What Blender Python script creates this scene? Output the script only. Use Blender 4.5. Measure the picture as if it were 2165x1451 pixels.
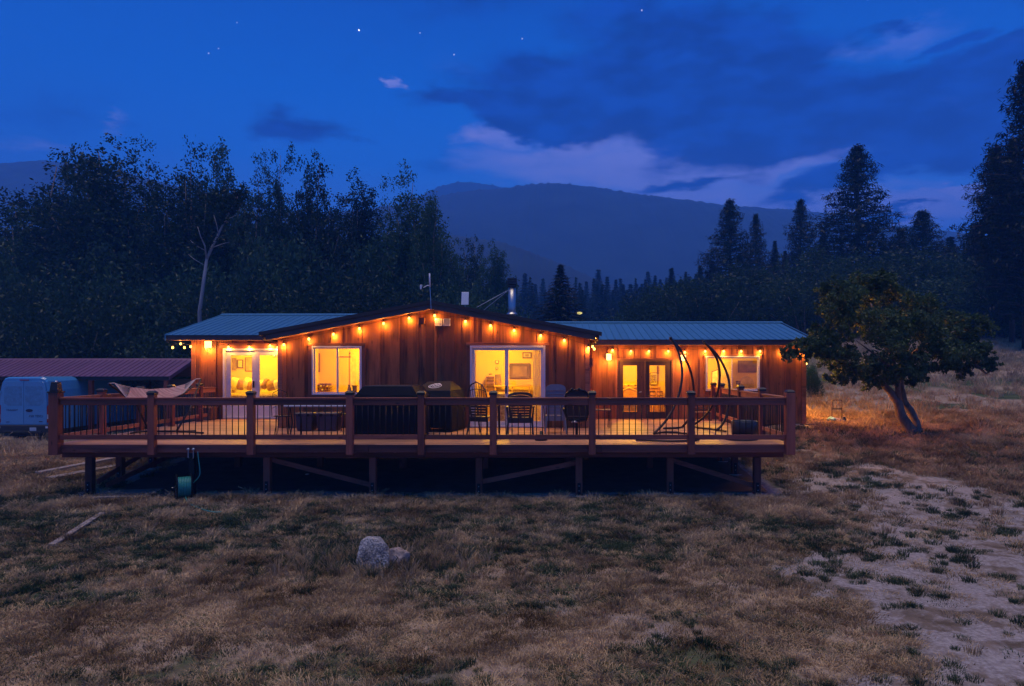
import bpy, bmesh, math, random
import numpy as np
from mathutils import Vector, Matrix
R = math.radians
random.seed(7); rng = np.random.default_rng(7)
scene = bpy.context.scene
for o in list(bpy.data.objects): bpy.data.objects.remove(o)
COL = scene.collection

# ------------------------------------------------------------------ camera
F, CX, CY, CAMZ = 1500.0, 1165.0, 770.0, 2.77      # focal length, principal point (photo px), eye height
cam = bpy.data.cameras.new('camera'); camo = bpy.data.objects.new('camera', cam); COL.objects.link(camo)
camo.location = (0, 0, CAMZ); camo.rotation_euler = (R(90), 0, 0)
cam.sensor_width = 36; cam.lens = F/2165*36
cam.shift_x = -(CX-1082.5)/2165; cam.shift_y = (CY-725.5)/2165
cam.clip_start = 0.1; cam.clip_end = 6000
scene.camera = camo
def WX(px, Y): return (px-CX)*Y/F
def WZ(py, Y): return CAMZ-(py-CY)*Y/F

# ------------------------------------------------------------------ world
SUN_EL, SUN_AZ = 84, 200        # soft afterglow from behind and above the camera
SKY_STR, NISH_STR, SUN_STR = 1.95, 0.001, 2.3
def build_world():
    w = bpy.data.worlds.new('World'); scene.world = w; w.use_nodes = True
    nt = w.node_tree; nt.nodes.clear(); N = nt.nodes.new; L = nt.links.new
    def M(op, a, b=None, c=None, clamp=False):
        n = N('ShaderNodeMath'); n.operation = op; n.use_clamp = clamp
        for i, v in enumerate((a, b, c)):
            if v is None: continue
            if isinstance(v, (int, float)): n.inputs[i].default_value = v
            else: L(v, n.inputs[i])
        return n.outputs[0]
    def mixc(f, a, b):
        n = N('ShaderNodeMix'); n.data_type = 'RGBA'; n.clamp_factor = True
        for s, v in ((n.inputs[0], f), (n.inputs[6], a), (n.inputs[7], b)):
            if isinstance(v, tuple): s.default_value = (*v, 1)
            elif isinstance(v, (int, float)): s.default_value = v
            else: L(v, s)
        return n.outputs[2]
    def sm(v, lo, hi):
        n = N('ShaderNodeMapRange'); n.interpolation_type = 'SMOOTHSTEP'
        L(v, n.inputs[0]); n.inputs[1].default_value = lo; n.inputs[2].default_value = hi
        return n.outputs[0]
    tc = N('ShaderNodeTexCoord'); sp = N('ShaderNodeSeparateXYZ'); L(tc.outputs['Generated'], sp.inputs[0])
    az = M('ARCTAN2', sp.outputs[0], sp.outputs[1]); el = M('ARCSINE', sp.outputs[2])
    cb = N('ShaderNodeCombineXYZ'); L(az, cb.inputs[0]); L(el, cb.inputs[1])
    # soft warp so clouds have ragged edges
    nz = N('ShaderNodeTexNoise'); nz.inputs['Scale'].default_value = 5.5; nz.inputs['Detail'].default_value = 8; nz.inputs['Roughness'].default_value = .58
    mp = N('ShaderNodeMapping'); mp.inputs['Scale'].default_value = (1, 2.8, 1); mp.inputs['Location'].default_value = (3.1, 1.7, 0); mp.inputs['Rotation'].default_value = (0, 0, R(8))
    L(cb.outputs[0], mp.inputs[0]); L(mp.outputs[0], nz.inputs['Vector'])
    wv = N('ShaderNodeVectorMath'); wv.operation = 'MULTIPLY_ADD'; L(nz.outputs['Color'], wv.inputs[0])
    wv.inputs[1].default_value = (.26, .11, 0); 
    off = N('ShaderNodeVectorMath'); off.operation = 'ADD'; L(cb.outputs[0], off.inputs[0]); off.inputs[1].default_value = (-.13, -.055, 0)
    L(off.outputs[0], wv.inputs[2]); P = wv.outputs[0]
    def ae(px, py):
        a = math.atan((px-CX)/F); return a, math.atan((CY-py)/math.hypot(F, px-CX))
    def blob(px, py, wx, wy, rot=0, amp=1., src=None, pw=1.0):
        a, e = ae(px, py); k = math.cos(a)**2/F
        m = N('ShaderNodeMapping'); m.vector_type = 'TEXTURE'
        m.inputs['Location'].default_value = (a, e, 0); m.inputs['Rotation'].default_value = (0, 0, R(rot))
        m.inputs['Scale'].default_value = (wx*k, wy*k, 1)
        L(src or P, m.inputs[0]); g = N('ShaderNodeTexGradient'); g.gradient_type = 'SPHERICAL'; L(m.outputs[0], g.inputs[0])
        return M('MULTIPLY', g.outputs['Fac'], amp)
    def total(lst):
        t = lst[0]
        for b in lst[1:]: t = M('ADD', t, b)
        return t
    # clear twilight gradient
    cr = N('ShaderNodeValToRGB'); L(sm(el, -.02, .62), cr.inputs[0]); E = cr.color_ramp.elements
    E[0].position = 0; E[0].color = (.085, .150, .50, 1); E[1].position = 1; E[1].color = (.0, .034, .22, 1)
    for p, c in ((.12, (.066, .150, .52)), (.28, (.034, .150, .56)), (.42, (.006, .120, .52)), (.62, (.0, .088, .42)), (.80, (.0, .060, .32))):
        e = E.new(p); e.color = (*c, 1)
    # a shade brighter towards the afterglow (north of frame centre), deeper to the far left
    glow = sm(M('COSINE', M('SUBTRACT', az, .12)), .55, 1.0)
    base = mixc(M('MULTIPLY', M('SUBTRACT', 1.0, glow), .6), cr.outputs[0], (.0, .058, .30))
    # lavender streaks
    lav = total([blob(1300, 335, 420, 85, -3, .75), blob(1480, 370, 640, 120, 0, .75), blob(1640, 350, 210, 40, 5, 1.3), blob(1000, 292, 130, 26, 3, .9),
                 blob(1250, 285, 110, 24, 14, 1.0), blob(1990, 405, 70, 16, 8, 1.5), blob(1870, 450, 420, 60, 0, 1.2),
                 blob(825, 186, 44, 12, -4, 1.6), blob(1860, 85, 230, 60, 8, .6), blob(2080, 110, 60, 26, 0, .8),
                 blob(185, 250, 70, 26, -15, .6), blob(2018, 238, 30, 13, 0, 1.5), blob(90, 325, 160, 36, 0, .5),
                 blob(1500, 430, 400, 30, 0, .5)])
    c1 = mixc(M('MULTIPLY', sm(M('ADD', lav, M('MULTIPLY', M('SUBTRACT', nz.outputs['Fac'], .5), .9)), .08, 1.0), .80), base, (.200, .215, .53))
    # dark cloud banks
    drk = total([blob(1330, 210, 470, 110, -4, 1.35), blob(1720, 270, 470, 95, 8, 1.45), blob(1520, 100, 380, 90, -8, 1.15),
                 blob(2060, 190, 330, 110, 14, 1.35), blob(2050, 320, 330, 95, 0, 1.1), blob(1060, 250, 260, 42, -6, 1.2),
                 blob(655, 262, 150, 50, 3, 1.0), blob(1980, 95, 90, 26, 3, 1.0), blob(2110, 90, 90, 30, 10, 1.0),
                 blob(1470, 398, 170, 20, 2, .9), blob(1780, 388, 190, 34, 6, 1.0), blob(1900, 445, 90, 13, 0, 1.0),
                 blob(1840, 62, 80, 18, 0, .8), blob(1150, 15, 500, 60, 0, .35)])
    nz2 = N('ShaderNodeTexNoise'); nz2.inputs['Scale'].default_value = 6; nz2.inputs['Detail'].default_value = 9; nz2.inputs['Roughness'].default_value = .6
    mp2 = N('ShaderNodeMapping'); mp2.inputs['Scale'].default_value = (1, 2.4, 1); mp2.inputs['Rotation'].default_value = (0, 0, R(10))
    L(cb.outputs[0], mp2.inputs[0]); L(mp2.outputs[0], nz2.inputs['Vector'])
    dn = M('ADD', drk, M('MULTIPLY', M('SUBTRACT', nz2.outputs['Fac'], .5), 1.7))
    # away from the frame the sky keeps the same broken cloud cover
    nz3 = N('ShaderNodeTexNoise'); nz3.inputs['Scale'].default_value = 11; nz3.inputs['Detail'].default_value = 8; nz3.inputs['Roughness'].default_value = .55; L(mp2.outputs[0], nz3.inputs['Vector'])
    body = mixc(sm(nz3.outputs['Fac'], .36, .66), (.0, .013, .100), (.001, .038, .26))
    c2 = mixc(M('MULTIPLY', sm(dn, .04, .66), .98), c1, body)
    st = total([blob(759, 64, 2.1, 2.1, 0, 3.2, cb.outputs[0]), blob(441, 113, 2.0, 2.0, 0, .7, cb.outputs[0]),
                blob(1357, 22, 2.2, 2.2, 0, .7, cb.outputs[0]), blob(1104, 82, 2.0, 2.0, 0, .5, cb.outputs[0]),
                blob(462, 103, 1.8, 1.8, 0, .5, cb.outputs[0]), blob(501, 48, 1.8, 1.8, 0, .4, cb.outputs[0]),
                blob(960, 116, 2.0, 2.0, 0, .7, cb.outputs[0]), blob(888, 70, 1.7, 1.7, 0, .7, cb.outputs[0])])
    sc = N('ShaderNodeMix'); sc.data_type = 'RGBA'; sc.blend_type = 'ADD'; sc.inputs[0].default_value = 1
    L(c2, sc.inputs[6]); cc = N('ShaderNodeCombineColor'); [L(st, cc.inputs[i]) for i in range(3)]; L(cc.outputs[0], sc.inputs[7])
    bg = N('ShaderNodeBackground'); L(sc.outputs[2], bg.inputs[0]); bg.inputs[1].default_value = SKY_STR
    sky = N('ShaderNodeTexSky'); sky.sky_type = 'NISHITA'; sky.sun_disc = False
    sky.sun_elevation = R(SUN_EL); sky.sun_rotation = R(SUN_AZ)
    b2 = N('ShaderNodeBackground'); L(sky.outputs[0], b2.inputs[0]); b2.inputs[1].default_value = NISH_STR
    ad = N('ShaderNodeAddShader'); L(bg.outputs[0], ad.inputs[0]); L(b2.outputs[0], ad.inputs[1])
    out = N('ShaderNodeOutputWorld'); L(ad.outputs[0], out.inputs[0])
    w.cycles.sampling_method = 'MANUAL'; w.cycles.sample_map_resolution = 512
build_world()
sl = bpy.data.lights.new('sun', 'SUN'); sl.energy = SUN_STR; sl.angle = R(36); sl.color = (1.0, .80, .56)
so = bpy.data.objects.new('sun', sl); COL.objects.link(so)
d = Vector((math.sin(R(SUN_AZ))*math.cos(R(SUN_EL)), math.cos(R(SUN_AZ))*math.cos(R(SUN_EL)), math.sin(R(SUN_EL))))
so.rotation_euler = d.to_track_quat('Z', 'Y').to_euler()
vs = scene.view_settings; vs.view_transform = 'Standard'; vs.look = 'None'; vs.exposure = 0; vs.gamma = 1; vs.use_curve_mapping = False
cy = scene.cycles
cy.use_denoising = True
try: cy.denoiser = 'OPENIMAGEDENOISE'
except Exception: pass
cy.max_bounces = 6; cy.diffuse_bounces = 3; cy.glossy_bounces = 3; cy.transmission_bounces = 4; cy.transparent_max_bounces = 12; cy.volume_bounces = 3
cy.sample_clamp_indirect = 4; cy.use_light_tree = True; cy.caustics_reflective = False; cy.caustics_refractive = False

# ------------------------------------------------------------------ materials
MATS = {}
def nodemat(name):
    m = bpy.data.materials.new(name); m.use_nodes = True
    nt = m.node_tree; b = nt.nodes['Principled BSDF']; return m, nt, b
def setp(b, **k):
    for n, v in k.items():
        n = {'spec': 'Specular IOR Level', 'rough': 'Roughness', 'metal': 'Metallic', 'coat': 'Coat Weight', 'trans': 'Transmission Weight', 'sheen': 'Sheen Weight'}.get(n, n)
        if n in b.inputs: b.inputs[n].default_value = v
def mat(name, col, rough=.6, metal=0., var=.15, scale=8., bump=.0, stretch=(1, 1, 1), col2=None, **k):
    """plain procedural surface: two tones broken up by noise, random shift per object"""
    if name in MATS: return MATS[name]
    m, nt, b = nodemat(name); N = nt.nodes.new; L = nt.links.new
    tc = N('ShaderNodeTexCoord'); mp = N('ShaderNodeMapping'); mp.inputs['Scale'].default_value = stretch
    oi = N('ShaderNodeObjectInfo'); ml = N('ShaderNodeMath'); ml.operation = 'MULTIPLY'; ml.inputs[1].default_value = 37
    L(oi.outputs['Random'], ml.inputs[0]); L(tc.outputs['Object'], mp.inputs[0]); L(ml.outputs[0], mp.inputs['Location'])
    nz = N('ShaderNodeTexNoise'); nz.inputs['Scale'].default_value = scale; nz.inputs['Detail'].default_value = 6; nz.inputs['Roughness'].default_value = .6
    L(mp.outputs[0], nz.inputs['Vector'])
    cr = N('ShaderNodeValToRGB'); c2 = col2 or tuple(c*(1-2*var) for c in col); c1 = tuple(min(1, c*(1+var)) for c in col)
    cr.color_ramp.elements[0].position = .3; cr.color_ramp.elements[1].position = .72
    cr.color_ramp.elements[0].color = (*c2, 1); cr.color_ramp.elements[1].color = (*c1, 1)
    L(nz.outputs['Fac'], cr.inputs[0])
    hv = N('ShaderNodeHueSaturation'); L(cr.outputs[0], hv.inputs['Color'])
    mr = N('ShaderNodeMapRange'); L(oi.outputs['Random'], mr.inputs[0]); mr.inputs[3].default_value = 1-var; mr.inputs[4].default_value = 1+var
    L(mr.outputs[0], hv.inputs['Value']); L(hv.outputs[0], b.inputs['Base Color'])
    setp(b, rough=rough, metal=metal, **k)
    if bump:
        bp = N('ShaderNodeBump'); bp.inputs['Strength'].default_value = bump; bp.inputs['Distance'].default_value = .02
        L(nz.outputs['Fac'], bp.inputs['Height']); L(bp.outputs[0], b.inputs['Normal'])
    MATS[name] = m; return m
def woodmat(name, light, dark, axis=2, rough=.65, grain=22., spec=.35):
    if name in MATS: return MATS[name]
    m, nt, b = nodemat(name); N = nt.nodes.new; L = nt.links.new
    tc = N('ShaderNodeTexCoord'); mp = N('ShaderNodeMapping'); s = [grain, grain, grain]; s[axis] = grain*.05
    mp.inputs['Scale'].default_value = s
    oi = N('ShaderNodeObjectInfo'); ml = N('ShaderNodeMath'); ml.operation = 'MULTIPLY'; ml.inputs[1].default_value = 91
    L(oi.outputs['Random'], ml.inputs[0]); L(tc.outputs['Object'], mp.inputs[0]); L(ml.outputs[0], mp.inputs['Location'])
    n1 = N('ShaderNodeTexNoise'); n1.inputs['Scale'].default_value = 1; n1.inputs['Detail'].default_value = 5; n1.inputs['Roughness'].default_value = .65; n1.inputs['Distortion'].default_value = .6
    L(mp.outputs[0], n1.inputs['Vector'])
    mp2 = N('ShaderNodeMapping'); s2 = [5, 5, 5]; s2[axis] = 1.3; mp2.inputs['Scale'].default_value = s2
    L(tc.outputs['Object'], mp2.inputs[0]); L(ml.outputs[0], mp2.inputs['Location'])
    n2 = N('ShaderNodeTexNoise'); n2.inputs['Scale'].default_value = 1; n2.inputs['Detail'].default_value = 3; L(mp2.outputs[0], n2.inputs['Vector'])
    # knots
    vo = N('ShaderNodeTexVoronoi'); vo.inputs['Scale'].default_value = 1.0; mp3 = N('ShaderNodeMapping'); s3 = [7, 7, 7]; s3[axis] = 2.2; mp3.inputs['Scale'].default_value = s3
    L(tc.outputs['Object'], mp3.inputs[0]); L(ml.outputs[0], mp3.inputs['Location']); L(mp3.outputs[0], vo.inputs['Vector'])
    kr = N('ShaderNodeMapRange'); L(vo.outputs['Distance'], kr.inputs[0]); kr.inputs[1].default_value = .05; kr.inputs[2].default_value = .14; kr.inputs[3].default_value = .35; kr.inputs[4].default_value = 1
    ad = N('ShaderNodeMath'); ad.operation = 'MULTIPLY_ADD'; L(n2.outputs['Fac'], ad.inputs[0]); ad.inputs[1].default_value = .9; L(n1.outputs['Fac'], ad.inputs[2])
    cr = N('ShaderNodeValToRGB'); cr.color_ramp.elements[0].position = .62; cr.color_ramp.elements[1].position = 1.15 if False else 1.0
    cr.color_ramp.elements[0].color = (*dark, 1); cr.color_ramp.elements[1].color = (*light, 1); L(ad.outputs[0], cr.inputs[0])
    mk = N('ShaderNodeMix'); mk.data_type = 'RGBA'; mk.blend_type = 'MULTIPLY'; mk.inputs[0].default_value = 1; L(cr.outputs[0], mk.inputs[6])
    kc = N('ShaderNodeCombineColor'); [L(kr.outputs[0], kc.inputs[i]) for i in range(3)]; L(kc.outputs[0], mk.inputs[7])
    hv = N('ShaderNodeHueSaturation'); L(mk.outputs[2], hv.inputs['Color'])
    mr = N('ShaderNodeMapRange'); L(oi.outputs['Random'], mr.inputs[0]); mr.inputs[3].default_value = .55; mr.inputs[4].default_value = 1.40
    L(mr.outputs[0], hv.inputs['Value']); L(hv.outputs[0], b.inputs['Base Color'])
    bp = N('ShaderNodeBump'); bp.inputs['Strength'].default_value = .35; bp.inputs['Distance'].default_value = .006
    L(n1.outputs['Fac'], bp.inputs['Height']); L(bp.outputs[0], b.inputs['Normal'])
    setp(b, rough=rough, spec=spec); MATS[name] = m; return m
def emit(name, col, s, sampling=False):
    if name in MATS: return MATS[name]
    m = bpy.data.materials.new(name); m.use_nodes = True; nt = m.node_tree; nt.nodes.clear()
    e = nt.nodes.new('ShaderNodeEmission'); e.inputs[0].default_value = (*col, 1); e.inputs[1].default_value = s
    o = nt.nodes.new('ShaderNodeOutputMaterial'); nt.links.new(e.outputs[0], o.inputs[0])
    m.cycles.emission_sampling = 'FRONT' if sampling else 'NONE'
    MATS[name] = m; return m
def glassmat():
    if 'glass' in MATS: return MATS['glass']
    m = bpy.data.materials.new('window_glass'); m.use_nodes = True; nt = m.node_tree; nt.nodes.clear(); N = nt.nodes.new; L = nt.links.new
    t = N('ShaderNodeBsdfTransparent'); t.inputs[0].default_value = (.94, .96, .95, 1)
    g = N('ShaderNodeBsdfGlossy'); g.inputs['Roughness'].default_value = .02; f = N('ShaderNodeFresnel'); ge = N('ShaderNodeNewGeometry'); ir = N('ShaderNodeMapRange'); L(ge.outputs['Backfacing'], ir.inputs[0]); ir.inputs[3].default_value = 1.45; ir.inputs[4].default_value = 1/1.45; L(ir.outputs[0], f.inputs[0])
    mx = N('ShaderNodeMixShader'); L(f.outputs[0], mx.inputs[0]); L(t.outputs[0], mx.inputs[1]); L(g.outputs[0], mx.inputs[2])
    o = N('ShaderNodeOutputMaterial'); L(mx.outputs[0], o.inputs[0]); MATS['glass'] = m; return m
def leafmat(name, c1, c2, trans=.35):
    if name in MATS: return MATS[name]
    m = bpy.data.materials.new(name); m.use_nodes = True; nt = m.node_tree; nt.nodes.clear(); N = nt.nodes.new; L = nt.links.new
    ge = N('ShaderNodeNewGeometry'); tc = N('ShaderNodeTexCoord'); nz = N('ShaderNodeTexNoise'); nz.inputs['Scale'].default_value = .9; nz.inputs['Detail'].default_value = 3
    L(tc.outputs['Object'], nz.inputs['Vector'])
    ad = N('ShaderNodeMath'); ad.operation = 'MULTIPLY_ADD'; L(ge.outputs['Random Per Island'], ad.inputs[0]); ad.inputs[1].default_value = .5
    mm = N('ShaderNodeMath'); mm.operation = 'MULTIPLY_ADD'; L(nz.outputs['Fac'], mm.inputs[0]); mm.inputs[1].default_value = 1.2; mm.inputs[2].default_value = -.35; L(mm.outputs[0], ad.inputs[2])
    cr = N('ShaderNodeValToRGB'); cr.color_ramp.elements[0].color = (*c1, 1); cr.color_ramp.elements[1].color = (*c2, 1); L(ad.outputs[0], cr.inputs[0])
    oi = N('ShaderNodeObjectInfo'); hv = N('ShaderNodeHueSaturation'); mr = N('ShaderNodeMapRange'); L(oi.outputs['Random'], mr.inputs[0]); mr.inputs[3].default_value = .5 if 'apple' not in name else .95; mr.inputs[4].default_value = 1.5 if 'apple' not in name else 1.0
    L(mr.outputs[0], hv.inputs['Value']); L(cr.outputs[0], hv.inputs['Color']); cr = hv
    d = N('ShaderNodeBsdfDiffuse'); L(cr.outputs[0], d.inputs[0]); t = N('ShaderNodeBsdfTranslucent'); L(cr.outputs[0], t.inputs[0])
    g = N('ShaderNodeBsdfGlossy'); g.inputs['Roughness'].default_value = .45; g.inputs[0].default_value = (.5, .5, .5, 1)
    m1 = N('ShaderNodeMixShader'); m1.inputs[0].default_value = trans; L(d.outputs[0], m1.inputs[1]); L(t.outputs[0], m1.inputs[2])
    m2 = N('ShaderNodeMixShader'); m2.inputs[0].default_value = .035; L(m1.outputs[0], m2.inputs[1]); L(g.outputs[0], m2.inputs[2])
    o = N('ShaderNodeOutputMaterial'); L(m2.outputs[0], o.inputs[0]); MATS[name] = m; return m

M_SIDING = woodmat('stained_siding', (.34, .115, .030), (.070, .024, .008), 2)
M_TRIM = woodmat('stained_trim', (.34, .125, .055), (.14, .048, .022), 0)
M_DECK = woodmat('deck_boards', (.42, .20, .115), (.22, .095, .055), 0, rough=.5)
M_RAILX = woodmat('rail_wood', (.28, .072, .040), (.12, .028, .016), 0, rough=.6)
M_RAILZ = woodmat('post_wood', (.28, .072, .040), (.12, .028, .016), 2, rough=.6)
M_RAILY = woodmat('side_rail_wood', (.40, .16, .085), (.20, .075, .045), 1, rough=.6)
M_ROOF = mat('teal_roof_metal', (.10, .27, .36), .36, .55, .06, 3)
M_ROOFB = mat('brown_roof_metal', (.045, .03, .026), .5, .3, .1, 3)
M_FASCIA = mat('brown_fascia', (.085, .055, .045), .6, 0, .15, 5)
M_MAROON = mat('maroon_roof_metal', (.20, .085, .13), .42, .35, .08, 2)
M_BLACK = mat('black_metal', (.018, .017, .018), .45, .6, .1)
M_WHITE = mat('white_vinyl', (.72, .72, .72), .4, 0, .04)
M_PAINT = mat('interior_paint', (.84, .62, .14), .8, 0, .03, 2)
M_CEIL = mat('ceiling_paint', (.85, .84, .8), .9, 0, .03, 2)
M_FLOORI = woodmat('interior_floor', (.5, .3, .15), (.3, .16, .08), 0)
M_DARKWOOD = woodmat('dark_furniture_wood', (.20, .09, .045), (.08, .035, .02), 0)
M_MIDWOOD = woodmat('oak_furniture_wood', (.55, .33, .16), (.34, .19, .09), 0)
M_CONC = mat('concrete', (.42, .41, .40), .9, 0, .15, 12, .3)
M_GREYWOOD = woodmat('weathered_wood', (.24, .195, .165), (.10, .08, .07), 0)
M_STEEL = mat('stainless_steel', (.42, .42, .44), .38, 1., .08, 4, stretch=(1, 1, .1))
M_NAVY = mat('grill_cover_cloth', (.009, .009, .015), .8, 0, .2, 3, .25, spec=.15)
M_BROWNCLOTH = mat('brown_cover_cloth', (.030, .019, .016), .7, 0, .2, 3, .3, spec=.2)
M_PLBLACK = mat('dark_plastic', (.022, .018, .018), .45, 0, .1)
M_PLGREY = mat('grey_plastic', (.17, .165, .21), .55, 0, .08)
M_GLASS = glassmat()

# ------------------------------------------------------------------ mesh helpers
WL = {}            # world location of each root / part
def reg(o, parent, wloc):
    COL.objects.link(o); WL[o.name] = Vector(wloc)
    if parent is not None:
        o.parent = parent; o.location = Vector(wloc)-WL[parent.name]
    else: o.location = wloc
    return o
def tag(o, label=None, cat=None, group=None, kind=None):
    if label: o['label'] = label
    if cat: o['category'] = cat
    if group: o['group'] = group
    if kind: o['kind'] = kind
    return o
def thing(name, label, cat, loc=(0, 0, 0), rotz=0, group=None):
    o = bpy.data.objects.new(name, None); o.empty_display_size = .1
    reg(o, None, loc); tag(o, label, cat, group)
    if rotz:
        o.rotation_euler.z = rotz; WL[o.name] = Vector((0, 0, 0))   # children given in local coordinates
    return o
def local(o): WL[o.name] = Vector((0, 0, 0)); return o
class MB:
    def __init__(s): s.v = []; s.f = []
    def add(s, vs, fs):
        n = len(s.v); s.v += [tuple(p) for p in vs]; s.f += [tuple(i+n for i in f) for f in fs]; return s
    def box(s, x0, x1, y0, y1, z0, z1):
        return s.add([(x0,y0,z0),(x1,y0,z0),(x1,y1,z0),(x0,y1,z0),(x0,y0,z1),(x1,y0,z1),(x1,y1,z1),(x0,y1,z1)],
                     [(0,3,2,1),(4,5,6,7),(0,1,5,4),(1,2,6,5),(2,3,7,6),(3,0,4,7)])
    def hexa(s, p): return s.add(p, [(0,3,2,1),(4,5,6,7),(0,1,5,4),(1,2,6,5),(2,3,7,6),(3,0,4,7)])
    def prism(s, pts, axis, a, b):
        n = len(pts)
        def P(u, v, w): return {0: (w, u, v), 1: (u, w, v), 2: (u, v, w)}[axis]
        vs = [P(u, v, a) for u, v in pts]+[P(u, v, b) for u, v in pts]
        fs = [tuple(range(n))[::-1], tuple(range(n, 2*n))]+[(i, (i+1) % n, n+(i+1) % n, n+i) for i in range(n)]
        return s.add(vs, fs)
    def tube(s, pts, r, n=8, cap=True):
        pts = [Vector(p) for p in pts]; k = len(pts)
        rs = list(r) if isinstance(r, (list, tuple)) else [r]*k
        vs = []; up = None
        for i, p in enumerate(pts):
            t = (pts[min(i+1, k-1)]-pts[max(i-1, 0)]).normalized()
            if up is None: up = Vector((0, 0, 1)) if abs(t.z) < .9 else Vector((1, 0, 0))
            a = t.cross(up).normalized(); b = a.cross(t).normalized(); up = b
            vs += [p+(a*math.cos(2*math.pi*j/n)+b*math.sin(2*math.pi*j/n))*rs[i] for j in range(n)]
        fs = [(i*n+j, i*n+(j+1) % n, (i+1)*n+(j+1) % n, (i+1)*n+j) for i in range(k-1) for j in range(n)]
        if cap: fs += [tuple(range(n))[::-1], tuple(range((k-1)*n, k*n))]
        return s.add(vs, fs)
    def bar(s, a, b, w, h):
        a = Vector(a); b = Vector(b); t = (b-a).normalized(); x = t.cross(Vector((0, 0, 1)))
        x = x.normalized() if x.length > .01 else Vector((1, 0, 0)); z = x.cross(t).normalized()
        p = []
        for q in (a, b):
            p += [q-x*w/2-z*h/2, q+x*w/2-z*h/2, q+x*w/2+z*h/2, q-x*w/2+z*h/2]
        return s.add(p, [(0,1,2,3),(7,6,5,4),(0,4,5,1),(1,5,6,2),(2,6,7,3),(3,7,4,0)])
    def lathe(s, prof, c=(0, 0, 0), n=20, axis=2):
        vs = []; k = len(prof); c = Vector(c)
        for r, h in prof:
            for j in range(n):
                u, v = r*math.cos(2*math.pi*j/n), r*math.sin(2*math.pi*j/n)
                vs.append(c+Vector({2: (u, v, h), 0: (h, u, v), 1: (u, h, v)}[axis]))
        fs = [(i*n+j, i*n+(j+1) % n, (i+1)*n+(j+1) % n, (i+1)*n+j) for i in range(k-1) for j in range(n)]
        fs += [tuple(range(n))[::-1], tuple(range((k-1)*n, k*n))]
        return s.add(vs, fs)
    def build(s, name, m, parent=None, smooth=False, center=True, bev=0):
        vs = s.v; c = Vector((0, 0, 0))
        if center and vs:
            a = np.array(vs); c = Vector(((a.min(0)+a.max(0))/2).tolist()); vs = (a-np.array(c)).tolist()
        me = bpy.data.meshes.new(name); me.from_pydata(vs, [], s.f); me.materials.append(m)
        bm = bmesh.new(); bm.from_mesh(me); bmesh.ops.recalc_face_normals(bm, faces=bm.faces)
        if bev: bmesh.ops.bevel(bm, geom=bm.edges[:], offset=bev, segments=1, affect='EDGES')
        bm.to_mesh(me); bm.free()
        if smooth: me.polygons.foreach_set('use_smooth', [True]*len(me.polygons))
        return reg(bpy.data.objects.new(name, me), parent, c)
BOXC = {}
def box(name, x0, x1, y0, y1, z0, z1, m, parent=None, bev=.004):
    d = (round(x1-x0, 4), round(y1-y0, 4), round(z1-z0, 4)); bev = min(bev, min(d)*.3); k = (d, m.name, round(bev, 4))
    if k not in BOXC:
        b = MB().box(-d[0]/2, d[0]/2, -d[1]/2, d[1]/2, -d[2]/2, d[2]/2); me = bpy.data.meshes.new(name); me.from_pydata(b.v, [], b.f)
        me.materials.append(m)
        if bev > 0:
            bm = bmesh.new(); bm.from_mesh(me); bmesh.ops.bevel(bm, geom=bm.edges[:], offset=bev, segments=1, affect='EDGES'); bm.to_mesh(me); bm.free()
        BOXC[k] = me
    return reg(bpy.data.objects.new(name, BOXC[k]), parent, ((x0+x1)/2, (y0+y1)/2, (z0+z1)/2))
def npmesh(name, V, Fc, m, parent=None, loc=(0, 0, 0), smooth=False):
    """V (n,3), Fc (k,3|4) ints"""
    me = bpy.data.meshes.new(name); k = Fc.shape[1]
    me.vertices.add(len(V)); me.vertices.foreach_set('co', V.astype(np.float32).ravel())
    me.loops.add(Fc.size); me.loops.foreach_set('vertex_index', Fc.astype(np.int32).ravel())
    me.polygons.add(len(Fc)); me.polygons.foreach_set('loop_start', np.arange(0, Fc.size, k, dtype=np.int32))
    if smooth: me.polygons.foreach_set('use_smooth', np.ones(len(Fc), bool))
    me.update(calc_edges=True)
    if isinstance(m, (list, tuple)): [me.materials.append(q) for q in m]
    else: me.materials.append(m)
    return reg(bpy.data.objects.new(name, me), parent, loc)

def vnoise(x, y, seed=0):
    x = np.asarray(x, float); y = np.asarray(y, float)
    xi = np.floor(x); yi = np.floor(y); fx = x-xi; fy = y-yi; fx = fx*fx*(3-2*fx); fy = fy*fy*(3-2*fy)
    def h(a, b): v = np.sin(a*127.1+b*311.7+seed*74.7)*43758.5453; return v-np.floor(v)
    return (h(xi, yi)*(1-fx)+h(xi+1, yi)*fx)*(1-fy)+(h(xi, yi+1)*(1-fx)+h(xi+1, yi+1)*fx)*fy
def fbm(x, y, seed=0, o=4):
    t = 0; a = .5; n = 0
    for i in range(o): t = t+a*vnoise(x*2**i, y*2**i, seed+i*13); n += a; a *= .5
    return t/n
def sstep(v, a, b): t = np.clip((np.asarray(v, float)-a)/(b-a), 0, 1); return t*t*(3-2*t)

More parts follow.
